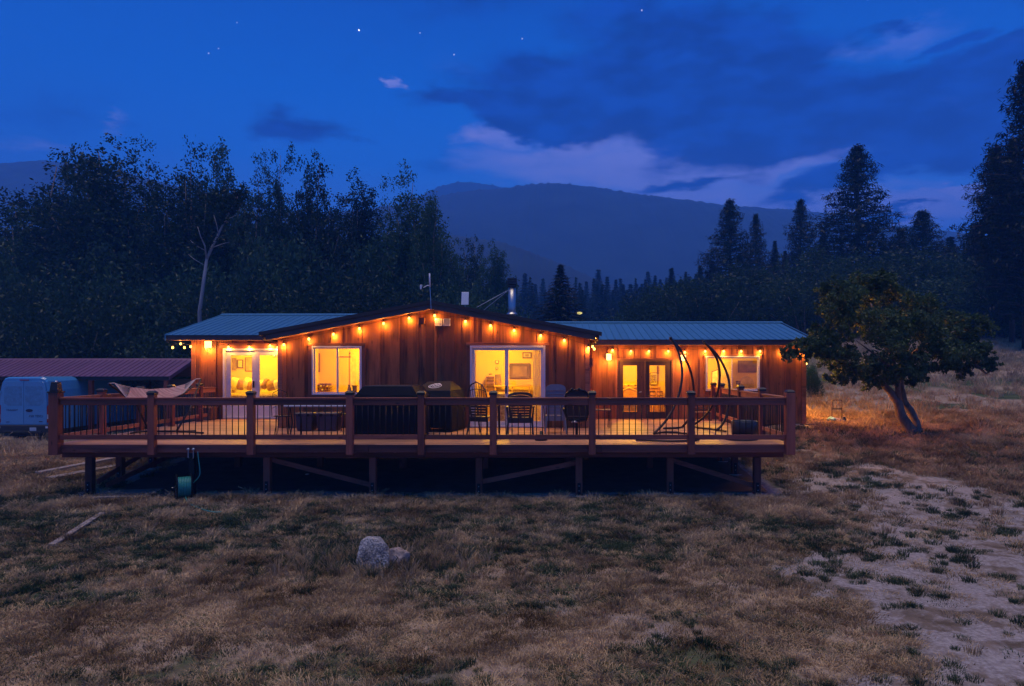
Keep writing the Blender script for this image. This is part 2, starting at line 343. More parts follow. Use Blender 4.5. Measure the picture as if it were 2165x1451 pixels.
# ------------------------------------------------------------------ ground
def hgt(x, y):
    x = np.asarray(x, float); y = np.asarray(y, float)
    hr = np.interp(y, [-50, 12.5, 16, 18.5, 21.5, 25, 40, 60, 90, 2000], [-.1, 0, .30, .50, .87, 1.25, 3.0, 5.4, 8., 8.])
    hc = np.interp(y, [-50, 14.5, 17.5, 21, 26, 60, 2000], [-.1, 0, .24, .55, .7, .4, 0])
    hl = np.interp(y, [-50, 13.5, 16, 20, 28, 60, 2000], [-.15, -.02, .16, .05, -.32, -.7, -1])
    r = sstep(x, 4.6-.0*y, 7.5+np.clip(y-30, 0, 60)*.35); l = sstep(-x, 9, 15)
    z = hc*(1-r)*(1-l)+hr*r+hl*l
    z = z+.20*np.exp(-(((x-7)/1.6)**2+((y-21.5)/1.8)**2))
    near = np.exp(-np.clip(y-6, 0, 400)/30)
    z = z+near*(.10*(fbm(x*.35, y*.35, 3)-.5)+.05*(fbm(x*1.7, y*1.7, 8)-.5))+(fbm(x*.06, y*.06, 5)-.5)*.5*(1-near)
    return z
def G(x, y): return float(hgt(x, y))
def dirtmask(x, y):
    x = np.asarray(x, float); y = np.asarray(y, float)
    # worn track on the right: centre line and half width by distance
    c = np.interp(y, [4, 6, 8, 10, 12, 14, 16, 18, 20, 22], [3.9, 4.4, 5.2, 6.0, 6.8, 7.0, 6.9, 7.0, 7.2, 7.6])
    w = np.interp(y, [4, 6, 8, 10, 12, 14, 16, 18, 20, 22], [1.6, 1.9, 2.3, 2.7, 2.6, 1.9, 1.3, 1.1, .8, .4])
    w2 = np.interp(y, [4, 9, 12, 14.5, 16, 22], [9, 6, 4.0, 2.6, 1.4, .4])     # wider to the right near the camera
    dx = x-c; m = 1-sstep(np.where(dx < 0, -dx/w, dx/w2)+(fbm(x*.9, y*.9, 21)-.5)*1.7, .60, 1.25)
    m = m*(1-.30*sstep(y, 15.5, 18.5)); tl = 1-sstep(np.abs(x+17.5-.25*(y-20))+(fbm(x*.8, y*.8, 33)-.5)*2.5, .8, 1.6); tl = tl*sstep(y, 15, 18)*(1-sstep(y, 25, 28))
    ud = sstep(y, 14.3, 14.9)*(1-sstep(np.abs(x+2.6), 7.2, 7.7))*(1-sstep(y, 26, 27))
    sp = sstep(fbm(x*.9, y*1.2, 41), .62, .72)*.45
    return np.clip(np.maximum(np.maximum(m, tl*.8), np.maximum(ud, sp)), 0, 1)
def greenmask(x, y):
    n = fbm(x*.75, y*.95, 55); g = sstep(n, .52, .66)
    band = np.exp(-((y-12.0-.06*x)/2.3)**2)*1.05*(1-sstep(x, 1, 5)); rock = np.exp(-(((x+2.45)/1.1)**2+((y-10.0)/.8)**2))*.9
    far = np.exp(-(((x-17)/6)**2+((y-31)/5)**2))*.6
    return np.clip(g*.55+(band+rock+far)*(n+.25), 0, 1)
def build_ground():
    xs = np.concatenate([-np.geomspace(17, 1800, 36)[::-1], np.arange(-16.4, 18, .16), np.geomspace(19, 1800, 36)])
    ys = np.concatenate([np.linspace(-60, 3, 14), np.arange(3.2, 27, .13), np.geomspace(27.5, 1480, 60)])
    X, Y = np.meshgrid(xs, ys); V = np.stack([X, Y, hgt(X, Y)], -1).reshape(-1, 3); nx, ny = len(xs), len(ys)
    i = (np.arange(ny-1)[:, None]*nx+np.arange(nx-1)[None]).ravel()
    Fc = np.stack([i, i+1, i+nx+1, i+nx], -1)
    m, nt, b = nodemat('ground'); N = nt.nodes.new; L = nt.links.new
    a = N('ShaderNodeAttribute'); a.attribute_name = 'dirt'; g = N('ShaderNodeAttribute'); g.attribute_name = 'green'
    ge = N('ShaderNodeNewGeometry')
    def nz(s, d=6, r=.65):
        n = N('ShaderNodeTexNoise'); n.inputs['Scale'].default_value = s; n.inputs['Detail'].default_value = d; n.inputs['Roughness'].default_value = r; L(ge.outputs['Position'], n.inputs['Vector']); return n.outputs['Fac']
    def ramp(f, c0, c1, p0=.35, p1=.65):
        r = N('ShaderNodeValToRGB'); r.color_ramp.elements[0].position = p0; r.color_ramp.elements[1].position = p1
        r.color_ramp.elements[0].color = (*c0, 1); r.color_ramp.elements[1].color = (*c1, 1); L(f, r.inputs[0]); return r.outputs[0]
    def mix(f, x, y):
        n = N('ShaderNodeMix'); n.data_type = 'RGBA'; L(f, n.inputs[0]); L(x, n.inputs[6]); L(y, n.inputs[7]); return n.outputs[2]
    def add(p, q, k):
        n = N('ShaderNodeMath'); n.operation = 'MULTIPLY_ADD'; L(q, n.inputs[0]); n.inputs[1].default_value = k; L(p, n.inputs[2]); return n.outputs[0]
    def sm(v, lo, hi):
        n = N('ShaderNodeMapRange'); n.interpolation_type = 'SMOOTHSTEP'; L(v, n.inputs[0]); n.inputs[1].default_value = lo; n.inputs[2].default_value = hi; return n.outputs[0]
    n_big, n_mid, n_fine = nz(.5), nz(3.5), nz(22, 5)
    dry = ramp(n_mid, (.22, .15, .10), (.44, .33, .24)); dry2 = mix(sm(n_fine, .42, .62), dry, ramp(n_big, (.21, .13, .07), (.40, .31, .21)))
    dirt = ramp(n_fine, (.20, .165, .145), (.38, .335, .31), .35, .65); dirt = mix(sm(nz(1.6, 8, .7), .47, .60), dirt, ramp(n_mid, (.11, .082, .055), (.21, .16, .12), .4, .6))
    grn = ramp(n_mid, (.035, .052, .022), (.10, .115, .050))
    c = mix(sm(add(g.outputs['Fac'], n_mid, .5), .5, .9), dry2, grn)
    c = mix(sm(add(a.outputs['Fac'], n_fine, .45), .48, .85), c, dirt)
    L(c, b.inputs['Base Color']); setp(b, rough=.95, spec=.1)
    bp = N('ShaderNodeBump'); bp.inputs['Strength'].default_value = .35; bp.inputs['Distance'].default_value = .05; L(n_fine, bp.inputs['Height']); L(bp.outputs[0], b.inputs['Normal'])
    o = npmesh('ground', V, Fc, m, smooth=True); tag(o, kind='structure')
    for nm, fn in (('dirt', dirtmask), ('green', greenmask)):
        at = o.data.attributes.new(nm, 'FLOAT', 'POINT'); at.data.foreach_set('value', fn(V[:, 0], V[:, 1]).astype(np.float32))
build_ground()

# ------------------------------------------------------------------ grass (uncountable: stuff)
def tuft(name, m, n, h, spread, lean, w):
    V = []; Fc = []
    for i in range(n):
        a = random.uniform(0, 6.28); r = spread*random.random()**.6; bx, by = r*math.cos(a), r*math.sin(a)
        hh = h*random.uniform(.45, 1.1); la = a+random.uniform(-1, 1); ll = lean*hh*random.uniform(.2, 1.3)
        q = random.uniform(0, 3.14); wx, wy = w*math.cos(q), w*math.sin(q)
        mx, my = bx+ll*.35*math.cos(la), by+ll*.35*math.sin(la); tx, ty = bx+ll*math.cos(la), by+ll*math.sin(la)
        k = len(V); V += [(bx-wx, by-wy, -.01), (bx+wx, by+wy, -.01), (mx+wx*.7, my+wy*.7, hh*.6), (mx-wx*.7, my-wy*.7, hh*.6), (tx, ty, hh*random.uniform(.85, 1)), (tx, ty, hh*.9)]
        Fc += [(k, k+1, k+2, k+3), (k+3, k+2, k+4, k+5)]
    me = bpy.data.meshes.new(name); me.from_pydata(V, [], Fc); me.materials.append(m); return bpy.data.objects.new(name, me)
def grassmat(name, a, b_):
    m, nt, b = nodemat(name); N = nt.nodes.new; L = nt.links.new
    oi = N('ShaderNodeObjectInfo'); ge = N('ShaderNodeNewGeometry'); nz = N('ShaderNodeTexNoise'); nz.inputs['Scale'].default_value = 1.1; nz.inputs['Detail'].default_value = 4
    L(ge.outputs['Position'], nz.inputs['Vector'])
    ad = N('ShaderNodeMath'); ad.operation = 'MULTIPLY_ADD'; L(ge.outputs['Random Per Island'], ad.inputs[0]); ad.inputs[1].default_value = .45
    m2 = N('ShaderNodeMath'); m2.operation = 'MULTIPLY_ADD'; L(nz.outputs['Fac'], m2.inputs[0]); m2.inputs[1].default_value = 2.6; m2.inputs[2].default_value = -1.0; L(m2.outputs[0], ad.inputs[2])
    cr = N('ShaderNodeValToRGB'); cr.color_ramp.elements[0].color = (*a, 1); cr.color_ramp.elements[1].color = (*b_, 1); L(ad.outputs[0], cr.inputs[0])
    L(cr.outputs[0], b.inputs['Base Color']); setp(b, rough=.8, spec=.1); return m
def scatter(name, label, pts, scl, srcs):
    n = len(pts); me = bpy.data.meshes.new(name); me.vertices.add(n); me.vertices.foreach_set('co', pts.astype(np.float32).ravel())
    for nm, ty, arr in (('rot', 'FLOAT', rng.uniform(0, 6.28, n)), ('scl', 'FLOAT', scl), ('idx', 'INT', rng.integers(0, len(srcs), n))):
        at = me.attributes.new(nm, ty, 'POINT'); at.data.foreach_set('value', arr.astype(np.float32 if ty == 'FLOAT' else np.int32))
    o = bpy.data.objects.new(name, me); reg(o, None, (0, 0, 0)); tag(o, label, name.replace('_', ' '), kind='stuff')
    c = bpy.data.collections.new(name+'_source'); [c.objects.link(s) for s in srcs]
    ng = bpy.data.node_groups.new(name, 'GeometryNodeTree'); ng.interface.new_socket('Geometry', in_out='INPUT', socket_type='NodeSocketGeometry'); ng.interface.new_socket('Geometry', in_out='OUTPUT', socket_type='NodeSocketGeometry')
    N = ng.nodes.new; L = ng.links.new; gi = N('NodeGroupInput'); go = N('NodeGroupOutput'); ip = N('GeometryNodeInstanceOnPoints'); ci = N('GeometryNodeCollectionInfo')
    ci.inputs['Collection'].default_value = c; ci.inputs['Separate Children'].default_value = True; ci.inputs['Reset Children'].default_value = True
    L(gi.outputs[0], ip.inputs['Points']); L(ci.outputs[0], ip.inputs['Instance']); ip.inputs['Pick Instance'].default_value = True
    def attr(nm, ty):
        a = N('GeometryNodeInputNamedAttribute'); a.data_type = ty; a.inputs[0].default_value = nm; return a.outputs[0]
    L(attr('idx', 'INT'), ip.inputs['Instance Index']); cx = N('ShaderNodeCombineXYZ'); L(attr('rot', 'FLOAT'), cx.inputs[2]); L(cx.outputs[0], ip.inputs['Rotation']); L(attr('scl', 'FLOAT'), ip.inputs['Scale'])
    L(ip.outputs[0], go.inputs[0]); md = o.modifiers.new('scatter', 'NODES'); md.node_group = ng; return o
def sample(n, x0, x1, y0, y1, margin=3.2):
    y = np.sqrt(rng.uniform(y0**2, y1**2, n)) if y1 > y0*1.2 else rng.uniform(y0, y1, n)
    xl = np.maximum(x0, -1165*y/F-margin); xr = np.minimum(x1, 1000*y/F+margin)
    return xl+(xr-xl)*rng.random(n), y
M_DRY = grassmat('dry_grass_blades', (.16, .088, .032), (.72, .50, .26)); M_GRN = grassmat('green_grass_blades', (.018, .040, .018), (.110, .140, .060)); M_FLD = grassmat('meadow_grass_blades', (.28, .185, .085), (.72, .53, .30))
def build_grass():
    dsrc = [tuft('dry_tuft', M_DRY, 60, .085, .11, .9, .0042), tuft('dry_tuft', M_DRY, 70, .06, .13, 1.3, .0042), tuft('dry_tuft', M_DRY, 60, .12, .085, .7, .0042), tuft('dry_tuft', M_DRY, 46, .05, .12, 1.6, .0042)]
    gsrc = [tuft('green_tuft', M_GRN, 80, .07, .10, .9, .0044), tuft('green_tuft', M_GRN, 70, .10, .08, .8, .0044), tuft('green_tuft', M_GRN, 80, .05, .12, 1.2, .0044)]
    fsrc = [tuft('field_tuft', M_FLD, 50, .30, .28, .5, .010), tuft('field_tuft', M_FLD, 40, .42, .22, .45, .009), tuft('field_tuft', M_FLD, 60, .22, .32, .8, .010)]
    def keep(x, y, p): k = rng.random(len(x)) < p; x, y = x[k], y[k]; return np.stack([x, y, hgt(x, y)], -1)
    house = lambda x, y: ((x > -11) & (x < 7.7) & (y > 20.6)) | ((x > -7.6) & (x < 4.9+.5*(fbm(y*1.3, x*0, 7)-.5)) & (y > 14.75)) | ((x > -9.2) & (x < 4.7) & (y > 15.1))
    x, y = sample(68000, -40, 40, 4.4, 24); d = dirtmask(x, y); g = greenmask(x, y); clump = sstep(fbm(x*1.6, y*1.6, 71), .38, .58)
    p = np.clip((1-d*.95)*(1.05-.65*g)*(.35+.65*clump), .02, 1)*(~house(x, y)); P = keep(x, y, p)
    scatter('dry_grass', 'short dry straw coloured grass covering the lawn', P, rng.uniform(.55, 1.25, len(P))*(.7+.06*np.clip(P[:, 1]-6, 0, 12)), dsrc)
    x, y = sample(42000, -40, 40, 4.4, 21); d = dirtmask(x, y); p = np.clip((1-d*.9)*(.25+.75*sstep(fbm(x*1.3, y*1.5, 171), .40, .56))*.75, 0, 1)*(~house(x, y)); P = keep(x, y, p)
    tsrc = [tuft('thatch', M_DRY, 70, .045, .20, 2.2, .0042), tuft('thatch', M_DRY, 70, .035, .22, 2.8, .0042), tuft('thatch', M_GRN, 50, .035, .18, 1.6, .0042)]
    scatter('matted_straw', 'short matted straw lying between the grass tufts', P, rng.uniform(.7, 1.3, len(P)), tsrc)
    x, y = sample(42000, -40, 40, 4.4, 22); d = dirtmask(x, y); g = greenmask(x, y); wd = sstep(fbm(x*2.0, y*2.0, 91), .52, .60)*.9*sstep(fbm(x*.6, y*.6, 92), .38, .6)
    p = np.clip(g*(1-.8*d)+d*wd*.55, 0, 1)*(~house(x, y)); P = keep(x, y, p)
    scatter('green_grass', 'low dark green grass patches among the straw', P, rng.uniform(.5, 1.2, len(P))*(.7+.06*np.clip(P[:, 1]-6, 0, 12)), gsrc)
    x, y = sample(27000, -60, 80, 19.5, 75, 3); p = np.where(house(x, y) | ((x > -9) & (x < 7.7) & (y < 30)), 0, .55+.45*sstep(fbm(x*.2, y*.2, 15), .4, .6)); p = p*(1-.7*dirtmask(x, y))
    p = p*np.where(x < -9, .5, 1); P = keep(x, y, p)
    scatter('field_grass', 'tall dry meadow grass on the slope behind the tree', P, rng.uniform(.45, 1.1, len(P)), fsrc)
    # tall tufts round boulder, tree foot and deck edge
    pts = []
    for cx, cy, sx, sy, n in ((-2.45, 9.95, .55, .45, 260), (10.2, 20.3, 1.2, .7, 260), (8.9, 19.6, .8, .5, 120), (13, 16.5, 2.5, 1.2, 240), (11, 18.2, 2.2, .8, 160)):
        a = rng.normal(size=(n, 2))*(sx, sy)+(cx, cy); pts.append(a)
    a = np.concatenate(pts); r = np.hypot((a[:, 0]+2.45)/.30, (a[:, 1]-10.15)/.24) > 1; a = a[r]
    P = np.stack([a[:, 0], a[:, 1], hgt(a[:, 0], a[:, 1])], -1)
    tsrc = [tuft('tall_tuft', M_GRN, 40, .22, .07, .45, .0036), tuft('tall_tuft', M_DRY, 40, .24, .08, .5, .0036), tuft('tall_tuft', M_DRY, 30, .18, .09, .7, .0036)]
    scatter('tall_grass', 'taller grass tufts round the boulder and the tree foot', P, rng.uniform(.5, 1.15, len(P)), tsrc)
build_grass()

# ------------------------------------------------------------------ mountains
def mountain(name, prof, Yr, depth, rough, seed, m):
    px = np.array([p[0] for p in prof], float); py = np.array([p[1] for p in prof], float)
    X = np.arange(WX(px[0], Yr), WX(px[-1], Yr), Yr/330.)
    top = WZ(np.interp(X*F/Yr+CX, px, py), Yr)
    top = top+(fbm(X*.012, X*0+seed, seed)-.5)*Yr*.008+np.where(rng.random(len(X)) < .55, rng.random(len(X))*Yr*.0022, 0)
    T = np.array([-1, -.85, -.7, -.58, -.46, -.35, -.25, -.16, -.09, -.04, 0, .05, .2, .5, 1.]); V = []
    for t in T:
        k = 1-abs(t)**(1.15) if t < 0 else 1-t
        nn = (fbm(X/90+t*2, X*0+t*3+seed, seed+4)-.5)*2; f = rough*(1-abs(t))*abs(t)*4
        V.append(np.stack([X, Yr+t*depth+nn*depth*.06*abs(t), top*k+nn*top*f*.12-2*abs(t)], -1))
    V = np.concatenate(V); nx = len(X); i = (np.arange(len(T)-1)[:, None]*nx+np.arange(nx-1)[None]).ravel()
    o = npmesh(name, V, np.stack([i, i+1, i+nx+1, i+nx], -1), m, smooth=False); tag(o, kind='structure')
M_MTN = mat('forested_slope', (.014, .032, .044), .95, 0, .2, .035, col2=(.003, .009, .016))
mountain('mountain', [(300, 470), (600, 455), (800, 445), (880, 430), (900, 425), (960, 410), (1000, 405), (1060, 398), (1100, 391), (1165, 386), (1200, 388), (1260, 397), (1320, 407), (1400, 419), (1450, 425), (1500, 432), (1560, 437), (1620, 440), (1700, 447), (1760, 455), (1860, 478), (1950, 490), (2035, 500), (2165, 520), (2600, 560)], 700, 330, 1, 3, M_MTN)
mountain('far_mountain', [(500, 520), (800, 450), (850, 428), (900, 408), (925, 395), (965, 385), (1000, 388), (1060, 399), (1120, 412), (1300, 450), (1700, 520)], 1080, 300, 1, 9, M_MTN)
mountain('hill', [(-700, 420), (-200, 352), (0, 348), (60, 346), (100, 343), (170, 350), (250, 364), (400, 400), (560, 440), (800, 520)], 650, 300, 1, 5, M_MTN)
mountain('foothill', [(820, 500), (960, 498), (1060, 510), (1130, 535), (1200, 562), (1260, 590), (1350, 622), (1500, 660)], 340, 130, 1, 12, M_MTN)

# ------------------------------------------------------------------ trees
M_LEAF = leafmat('cottonwood_leaves', (.010, .030, .018), (.045, .100, .052))
M_LEAF2 = leafmat('willow_leaves', (.016, .042, .022), (.060, .115, .055))
M_APPLE = leafmat('apple_leaves', (.020, .046, .018), (.110, .165, .055))
M_NEEDLE = leafmat('conifer_needles', (.010, .020, .012), (.030, .045, .026), .1)
M_SPRUCE = leafmat('spruce_needles', (.020, .032, .028), (.055, .075, .062), .1)
M_BARK = mat('grey_bark', (.20, .165, .14), .9, 0, .3, 5, .8, (1, 1, .25))
M_PALEBARK = mat('pale_bark', (.36, .35, .34), .85, 0, .2, 5, .5, (1, 1, .3))
M_DARKBARK = mat('dark_bark', (.075, .055, .042), .9, 0, .3, 6, .8, (1, 1, .25))
def leaves(C, size, elong=1.5):
    """one bent quad per centre, random orientation -> V,F"""
    n = len(C); s = size*rng.uniform(.6, 1.3, n)[:, None]
    u = rng.normal(size=(n, 3)); u /= np.linalg.norm(u, axis=1)[:, None]; w = rng.normal(size=(n, 3)); w[:, 2] *= .6
    v = np.cross(u, w); v /= np.linalg.norm(v, axis=1)[:, None]
    V = np.stack([C-u*s*elong*.5, C+v*s*.38, C+u*s*elong*.5, C-v*s*.38], 1).reshape(-1, 3)
    return V, np.arange(n*4).reshape(n, 4)
def crown_pts(blobs, n, shell=.55, wexp=.72):
    """blobs: (x,y,z,rx,ry,rz). points near the surface shells, broken into clumps"""
    B = np.array(blobs, float); wt = (B[:, 3]*B[:, 4]*B[:, 5])**wexp; wt /= wt.sum(); out = []
    for b, k in zip(B, rng.multinomial(n, wt)):
        if k < 1: continue
        nc = max(3, k//26); d = rng.normal(size=(nc, 3)); d /= np.linalg.norm(d, axis=1)[:, None]
        r = shell+(1-shell)*rng.random(nc)**.5; c = d*r[:, None]; rr = (b[3]*b[4]*b[5])**(1/3)
        idx = rng.integers(0, nc, k); p = c[idx]*b[3:6]+rng.normal(size=(k, 3))*rr*.16+b[:3]; out.append(p)
    return np.concatenate(out)
TREECACHE = {}
def decid_data(key, h, w, n, spires, leafsize, m, bark, low=.12, seed=0, trunk=True):
    """spiring broadleaf: ascending limbs, each carrying upright clumps"""
    if key in TREECACHE: return TREECACHE[key]
    rs = np.random.default_rng(seed+100); blobs = []; tb = MB(); tb.tube([(0, 0, 0), (.05*w, 0, h*.25), (-.02*w, .02, h*.55), (.02*w, 0, h*.85)], [h*.018, h*.014, h*.008, h*.003], 7)
    for i in range(spires):
        a = 6.28*i/spires+rs.uniform(-.4, .4); r = w*.5*rs.uniform(.25, .8); zt = h*(1-.42*(r/(w*.5))**1.4)*rs.uniform(.88, 1.0)
        if i == 0: r = w*.05; zt = h
        z0 = h*rs.uniform(.15, .35); tx, ty = r*math.cos(a), r*math.sin(a); P = []
        for t in np.linspace(0, 1, 6):
            e = t**.75; P.append((tx*e+rs.normal()*.02*w, ty*e+rs.normal()*.02*w, z0+(zt-z0)*t))
        tb.tube(P, [h*.008*(1-t*.85) for t in np.linspace(0, 1, 6)], 5)
        for t in np.linspace(.22, 1, 10):
            k = int(t*5); p = np.array(P[min(k, 5)]); q = np.array(P[min(k+1, 5)]); c = p+(q-p)*(t*5-k)
            rad = w*(.200-.095*t**1.3)*rs.uniform(.75, 1.2)+.10
            blobs.append((c[0]+rs.normal()*rad*.4, c[1]+rs.normal()*rad*.4, c[2], rad, rad, rad*1.9))
    for i in range(int(spires*2.6)):
        a = rs.uniform(0, 6.28); z = h*rs.uniform(low, .74); r = w*.5*rs.uniform(.3, 1)*math.sin(math.pi*min(1, (z/h+.12)))**.6; rad = w*rs.uniform(.10, .18)
        blobs.append((r*math.cos(a), r*math.sin(a), z, rad, rad, rad*.9))
        if i % 2 == 0: tb.tube([(0, 0, z*.7), (r*.5*math.cos(a), r*.5*math.sin(a), z*.88), (r*math.cos(a), r*math.sin(a), z)], [h*.006, h*.004, h*.002], 5)
    V, Fc = leaves(crown_pts(blobs, n, .3, .45), leafsize)
    TREECACHE[key] = (tb, V, Fc, m, bark); return TREECACHE[key]
def bush_data(key, h, w, n, leafsize, m, bark, seed=0):
    if key in TREECACHE: return TREECACHE[key]
    rs = np.random.default_rng(seed+500); blobs = []; tb = MB()
    for i in range(16):
        a = rs.uniform(0, 6.28); r = w*.42*rs.random()**.6; z = h*rs.uniform(.2, .86)*(1-.35*(r/(w*.5))); rad = w*rs.uniform(.12, .22)
        blobs.append((r*math.cos(a), r*math.sin(a), z, rad, rad, rad*1.15))
        tb.tube([(r*.2*math.cos(a), r*.2*math.sin(a), -.2), (r*.6*math.cos(a), r*.6*math.sin(a), z*.6), (r*math.cos(a), r*math.sin(a), z)], [h*.012, h*.008, h*.003], 5)
    V, Fc = leaves(crown_pts(blobs, n, .45), leafsize, 2.0); TREECACHE[key] = (tb, V, Fc, m, bark); return TREECACHE[key]
def conifer_data(key, h, w, levels, kind, m, bark, seed=0, bare=.1):
    """kind 'fir' drooping sprays, 'pine' clumped needle balls at branch ends"""
    if key in TREECACHE: return TREECACHE[key]
    rs = np.random.default_rng(seed+900); tb = MB(); tb.tube([(0, 0, -.2), (0, .02*w, h*.5), (0, 0, h*.99)], [h*.018, h*.011, h*.002], 7); C = []; A = []
    for i in range(levels):
        f = i/(levels-1); z = h*(bare+(1-bare)*f**.92*.985); env = (1-f)**.85*(.6+.4*min(1, f*6))
        if kind == 'pine': env = min(1, (1-f)*1.75)**.75*(.65+.35*min(1, f*4))*rs.uniform(.68, 1.06)
        rad = w*.5*max(.035, env); nb = int(9 if kind == 'fir' else 6)+(1 if f < .5 else 0)
        for j in range(nb):
            a = 6.28*(j+rs.random()*.7)/nb+i*1.9; L_ = rad*rs.uniform(.72, 1.08); dr = (-.22 if kind == 'fir' else .10)*L_*(1-f*.5)
            e = np.array([L_*math.cos(a), L_*math.sin(a), z+dr]); s = np.array([0, 0, z]); mid = (s+e)/2+np.array([0, 0, .04*L_])
            if L_ > .25*w*.2: tb.tube([s, mid, e], [h*.0035, h*.0025, h*.001], 4, False)
            if kind == 'fir':
                k = max(6, int(L_/(w*.5)*34))
                for t in rs.uniform(.12, 1.0, k):
                    p = s+(e-s)*t+np.array([0, 0, .16*L_*t*(1-t)]); side = rs.choice([-1, 1])*rs.uniform(.0, .26)*L_*(1.15-t)
                    C.append(p+np.array([-math.sin(a)*side, math.cos(a)*side, -abs(side)*.25])); A.append((a, h*.036*(1.2-t*.3)*(.45+.55*(1-f))))
            else:
                k = max(2, int(L_/(w*.5)*6))
                for t in np.linspace(.42, 1.0, k):
                    p = s+(e-s)*t; q = rs.normal(size=(15, 3))*h*.012*np.array([1, 1, .8])+p+rs.normal(size=3)*L_*.06
                    for c in q: C.append(c); A.append((a+rs.normal()*.8, h*.0125))
    C = np.array(C); A = np.array(A); n = len(C); d = np.stack([np.cos(A[:, 0]), np.sin(A[:, 0]), -.25+rs.normal(size=n)*(.2 if kind == 'fir' else .7)], 1); sd = np.stack([-np.sin(A[:, 0]), np.cos(A[:, 0]), rs.normal(size=n)*.3], 1); s = A[:, 1:2]
    V = []; Fc = []
    reps = 2 if kind == 'fir' else 2; parts = []
    for r in range(reps):
        dd = d+rs.normal(size=(n, 3))*.45; dd /= np.linalg.norm(dd, axis=1)[:, None]; c = C+rs.normal(size=(n, 3))*s*.3
        parts.append(np.stack([c-dd*s*.6+sd*s*.22, c+dd*s, c-dd*s*.6-sd*s*.22], 1).reshape(-1, 3))
    V = np.concatenate(parts); TREECACHE[key] = (tb, V, np.arange(len(V)).reshape(-1, 3), m, bark); return TREECACHE[key]
PROTO = {}
def plant(name, key, data, label, cat, group, px, pytop, Y, wpx=None, rot=None, base=None, lean=0):
    """place a plant at distance Y so its top and spread have the size seen"""
    tb, V, Fc, m, bark = data; X = WX(px, Y); zb = G(X, Y) if base is None else base
    t = thing(name, label, cat, (X, Y, zb), group=group)
    if key not in PROTO:
        crown = npmesh('crown', V, Fc, m, None); trunk = tb.build('trunk', bark, None, True, False)
        crown['kind'] = 'thing'; PROTO[key] = (crown.data, trunk.data, np.percentile(V[:, 2], 99.93 if 'needles' not in m.name else 100), 2*np.percentile(np.abs(V[:, 0]), 86 if key[0] in 'fs' else 96))
        bpy.data.objects.remove(crown); bpy.data.objects.remove(trunk)
    cm, tm, h0, w0 = PROTO[key]; H = WZ(pytop, Y)-zb; sz = H/h0; sx = (wpx*Y/F)/w0 if wpx else sz
    for nm, me in (('crown', cm), ('trunk', tm)):
        o = bpy.data.objects.new(nm, me); COL.objects.link(o); o.parent = t
        s = sx if nm == 'crown' else min(sx, sz)*1.0
        o.scale = (sx, sx, sz)
    t.rotation_euler = (0, lean, rot if rot is not None else random.uniform(0, 6.28)); return t
